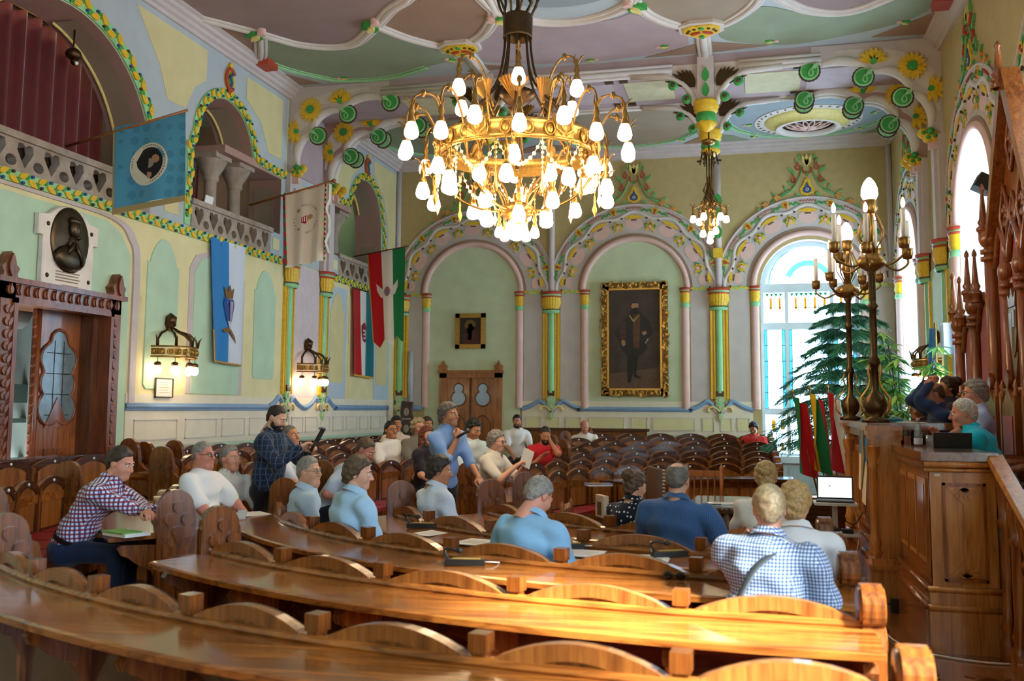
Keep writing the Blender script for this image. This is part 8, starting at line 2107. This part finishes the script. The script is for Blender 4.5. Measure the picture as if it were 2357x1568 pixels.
t = held('smartphone', 'silver phone in the lap of the man in the white T-shirt', 'phone', (-4.22, 7.55, .80), .4); m = MB(); m.box((0, 0, 0), (.075, .15, .01), Matrix.Rotation(.4, 3, 'X')); m.build('case', paint('phone_silver', '#aeb4ba', .3), t)
def on_row(nm, s, off, dz=.0):
    r = ROWS[nm]; x, y, tx, ty, nx, ny = r.at(s); return (x + nx * off, y + ny * off, dz), math.atan2(ty, tx)
DZ = {'B2': .04}
def desk_item(nm, s, off): 
    (x, y, z), a = on_row(nm, s, off, 0); return x, y, DZ.get(nm, 0) + .777 - .045 * max(off - .02, 0), a
def s_near(nm, wx_, wy_):
    r = ROWS[nm]; return min((((p[0] - wx_) ** 2 + (p[1] - wy_) ** 2, s) for p, s in zip(r.p, r.s)))[1]
def desk_paper(nm, wx_, wy_, off, label, rot=.2, **k):
    x, y, z, a = desk_item(nm, s_near(nm, wx_, wy_), off); return papers(x, y, z, a + rot, label, **k)
desk_paper('D', -2.3, 7.2, .22, 'white sheet on the desk in front of the brown haired man', .3)
desk_paper('D', -2.0, 6.6, .28, 'grey folder with a sheet on the desk beside the brown haired man', .2, n=2, cat='papers')
desk_paper('D', -1.55, 6.35, .2, 'stack of white papers under the reading glasses', .9, n=3, cat='papers', w=.3)
desk_paper('D', -1.2, 6.15, .25, 'open white booklet next to the grey tablet', .1, n=2, cat='papers', w=.3)
desk_paper('D', -.75, 5.95, .26, 'open notebook at the right hand of the man in the sky blue shirt', .2, n=3, cat='papers', w=.34)
desk_paper('E', -.2, 6.85, .2, 'white sheet on the desk before the man in ribbed navy', .1)
desk_paper('E', .05, 6.8, .22, 'white sheet with a pencil line near the fair haired woman', -.2)
desk_paper('C', -3.85, 8.1, .24, 'white papers on a dark folder at the rounded end of the desk', .3, n=3, cat='papers', w=.3)
x, y, z, a = desk_item('D', s_near('D', -1.5, 6.32), .2)
def spectacles(name, label, x, y, z, rz, dark):
    t = thing(name, label, 'glasses', (x, y, z), rz)
    m = MB()
    for sg in (-1, 1):
        m.tube([(sg * .035 + .028 * math.cos(q), 0, .024 + .022 * math.sin(q)) for q in [2 * PI * i / 12 for i in range(12)]], .003, 5, closed=True); m.tube([(sg * .063, 0, .03), (sg * .066, .12, .012)], .0028, 5)
    m.tube([(-.008, 0, .03), (.008, 0, .03)], .003, 5); m.build('frame', iron, t)
    for sg in (-1, 1):
        m = MB(); m.ball((sg * .035, .002, .024), (.027, .004, .021), 10, 7); m.build('lens', paint('dark_lens', '#0c0c10', .05, 0) if dark else clear('clear_lens', '#eef2f6', .2), t)
spectacles('reading_glasses', 'folded reading glasses lying on papers beside the desk microphone', x, y, z + .01, a, False)
x, y, z, a = desk_item('C', s_near('C', -.5, 4.95), .12)
spectacles('sunglasses', 'dark sunglasses lying on the polished oak desk', x, y, z, a + PI, True)
def desk_mic(nm, wx_, wy_, off, label, rot):
    x, y, z, a = desk_item(nm, s_near(nm, wx_, wy_), off); t = thing('desk_microphone', label, 'microphone', (x, y, z), a + rot, 'conference microphones on the desks')
    m = MB(); m.box((0, 0, .018), (.24, .06, .036)); m.build('base', iron, t); m = MB(); m.box((-.01, 0, .038), (.17, .035, .006)); m.build('panel', paint('mic_panel_amber', '#b08a3c', .5), t)
    m = MB(); m.tube(catmull([(.1, 0, .03), (.13, 0, .08), (.1, .02, .1), (.04, .03, .09)], 4), .008, 6); m.build('gooseneck', iron, t); m = MB(); m.ball((.03, .03, .09), (.024, .018, .018), 8, 6); m.build('windscreen', iron, t)
    m = MB(); m.tube([(.12, -.01, .03), (.125, -.01, .1)], .005, 5); m.build('clip', studm, t); m = MB(); m.tube(catmull([(-.12, 0, .02), (-.17, .0, .02), (-.2, -.05, .01), (-.21, -.14, .0)], 4), .005, 5); m.build('cord', paint('cord_white', '#d8d0c4', .6), t)
desk_mic('C', -1.75, 5.6, .2, 'desk microphone with a white cord on the empty stretch of desk', .5)
desk_mic('D', -1.35, 6.2, .14, 'desk microphone lying by the reading glasses', .6)
desk_mic('D', -.6, 5.95, .12, 'desk microphone by the open notebook', .7)
desk_mic('E', -.75, 6.95, .12, 'desk microphone before the woman in the polka dot blouse', .7)
desk_mic('E', -1.75, 7.5, .3, 'desk microphone at the rounded end of the innermost desk', .4)
desk_mic('D', -2.6, 7.3, .12, 'desk microphone beside the man in the white shirt with dark hair', .9)
t = thing('tablet', 'grey tablet lying between the papers on the desk', 'tablet', desk_item('D', s_near('D', -1.38, 6.25), .3)[:3], .5); m = MB(); m.box((0, 0, .006), (.26, .18, .012)); m.build('case', paint('tablet_grey', '#5a646e', .3), t); m = MB(); m.box((0, 0, .0125), (.24, .16, .001)); m.build('screen', paint('tablet_dark', '#20262c', .1), t)
x, y, z, a = desk_item('B2', s_near('B2', -4.2, 6.2), .3)
t = thing('book', 'green and white booklet and papers under the folded arms of the man in checks', 'book', (x, y, z), a + .4); m = MB(); m.box((0, 0, .012), (.28, .2, .024)); m.build('pages', pap, t); m = MB(); m.box((.01, .03, .028), (.27, .16, .008)); m.build('cover', paint('cover_green', '#6aa84a', .5), t)
# podium table things
def on_podium(x, y, z): return (x, y, z)
papers(1.45, 9.75, 1.61, 1.4, 'fan of white papers standing on the podium desk', .34, .3, 4, 'papers', tilt=.35)
papers(1.4, 9.3, 1.61, 1.2, 'loose white sheet on the podium desk edge', .3, .21, 2, 'papers')
t = thing('water_bottle', 'clear plastic water bottle with a pale label on the podium wing', 'bottle', (1.36, 8.72, 1.42)); pet = clear('clear_plastic', '#dfe6ea', .15, .1); m = MB(); m.lathe([(.0, 0), (.033, 0), (.034, .1), (.03, .13), (.033, .16), (.012, .21), (.013, .225)], n=14); m.build('bottle', pet, t); m = MB(); m.lathe([(.035, .02), (.035, .07)], n=14); m.build('label', paint('label_lilac', '#c8c2d8', .5), t); m = MB(); m.lathe([(.0, .24), (.015, .24), (.015, .222)], n=10); m.build('cap', paint('cap_pink', '#c88a94', .5), t)
t = thing('drinking_glass', 'small empty drinking glass beside the water bottle', 'glass', (1.42, 8.55, 1.42)); m = MB(); m.lathe([(.0, .002), (.026, .002), (.032, .1), (.03, .1), (.024, .008)], n=14); m.build('tumbler', pet, t)
t = thing('glass_carafe', 'cut glass water carafe between the candelabra on the podium', 'carafe', (1.22, 10.3, 1.61)); m = MB(); m.lathe([(.0, 0), (.05, 0), (.055, .1), (.02, .17), (.03, .21)], n=12, ripple=(6, .05)); m.build('carafe', pet, t)
t = thing('tablet_case', 'open black tablet case before the man in turquoise', 'tablet', (1.50, 8.05, 1.42), -.1); m = MB(); m.box((0, 0, .006), (.26, .12, .012)); m.build('base', iron, t); m = MB(); m.box((0, -.02, .07), (.27, .01, .13), Matrix.Rotation(.25, 3, 'X')); m.build('lid', paint('case_black', '#15171a', .5), t)
t = thing('carpet_runner', 'dark red carpet runner on the parquet beside the podium', 'carpet', (.82, 8.8, 0)); m = MB(); m.bbox((-.2, -.6, 0), (.2, .6, .014)); m.build('pile', paint('carpet_red', '#5c1020', .9, .15, scale=60), t)
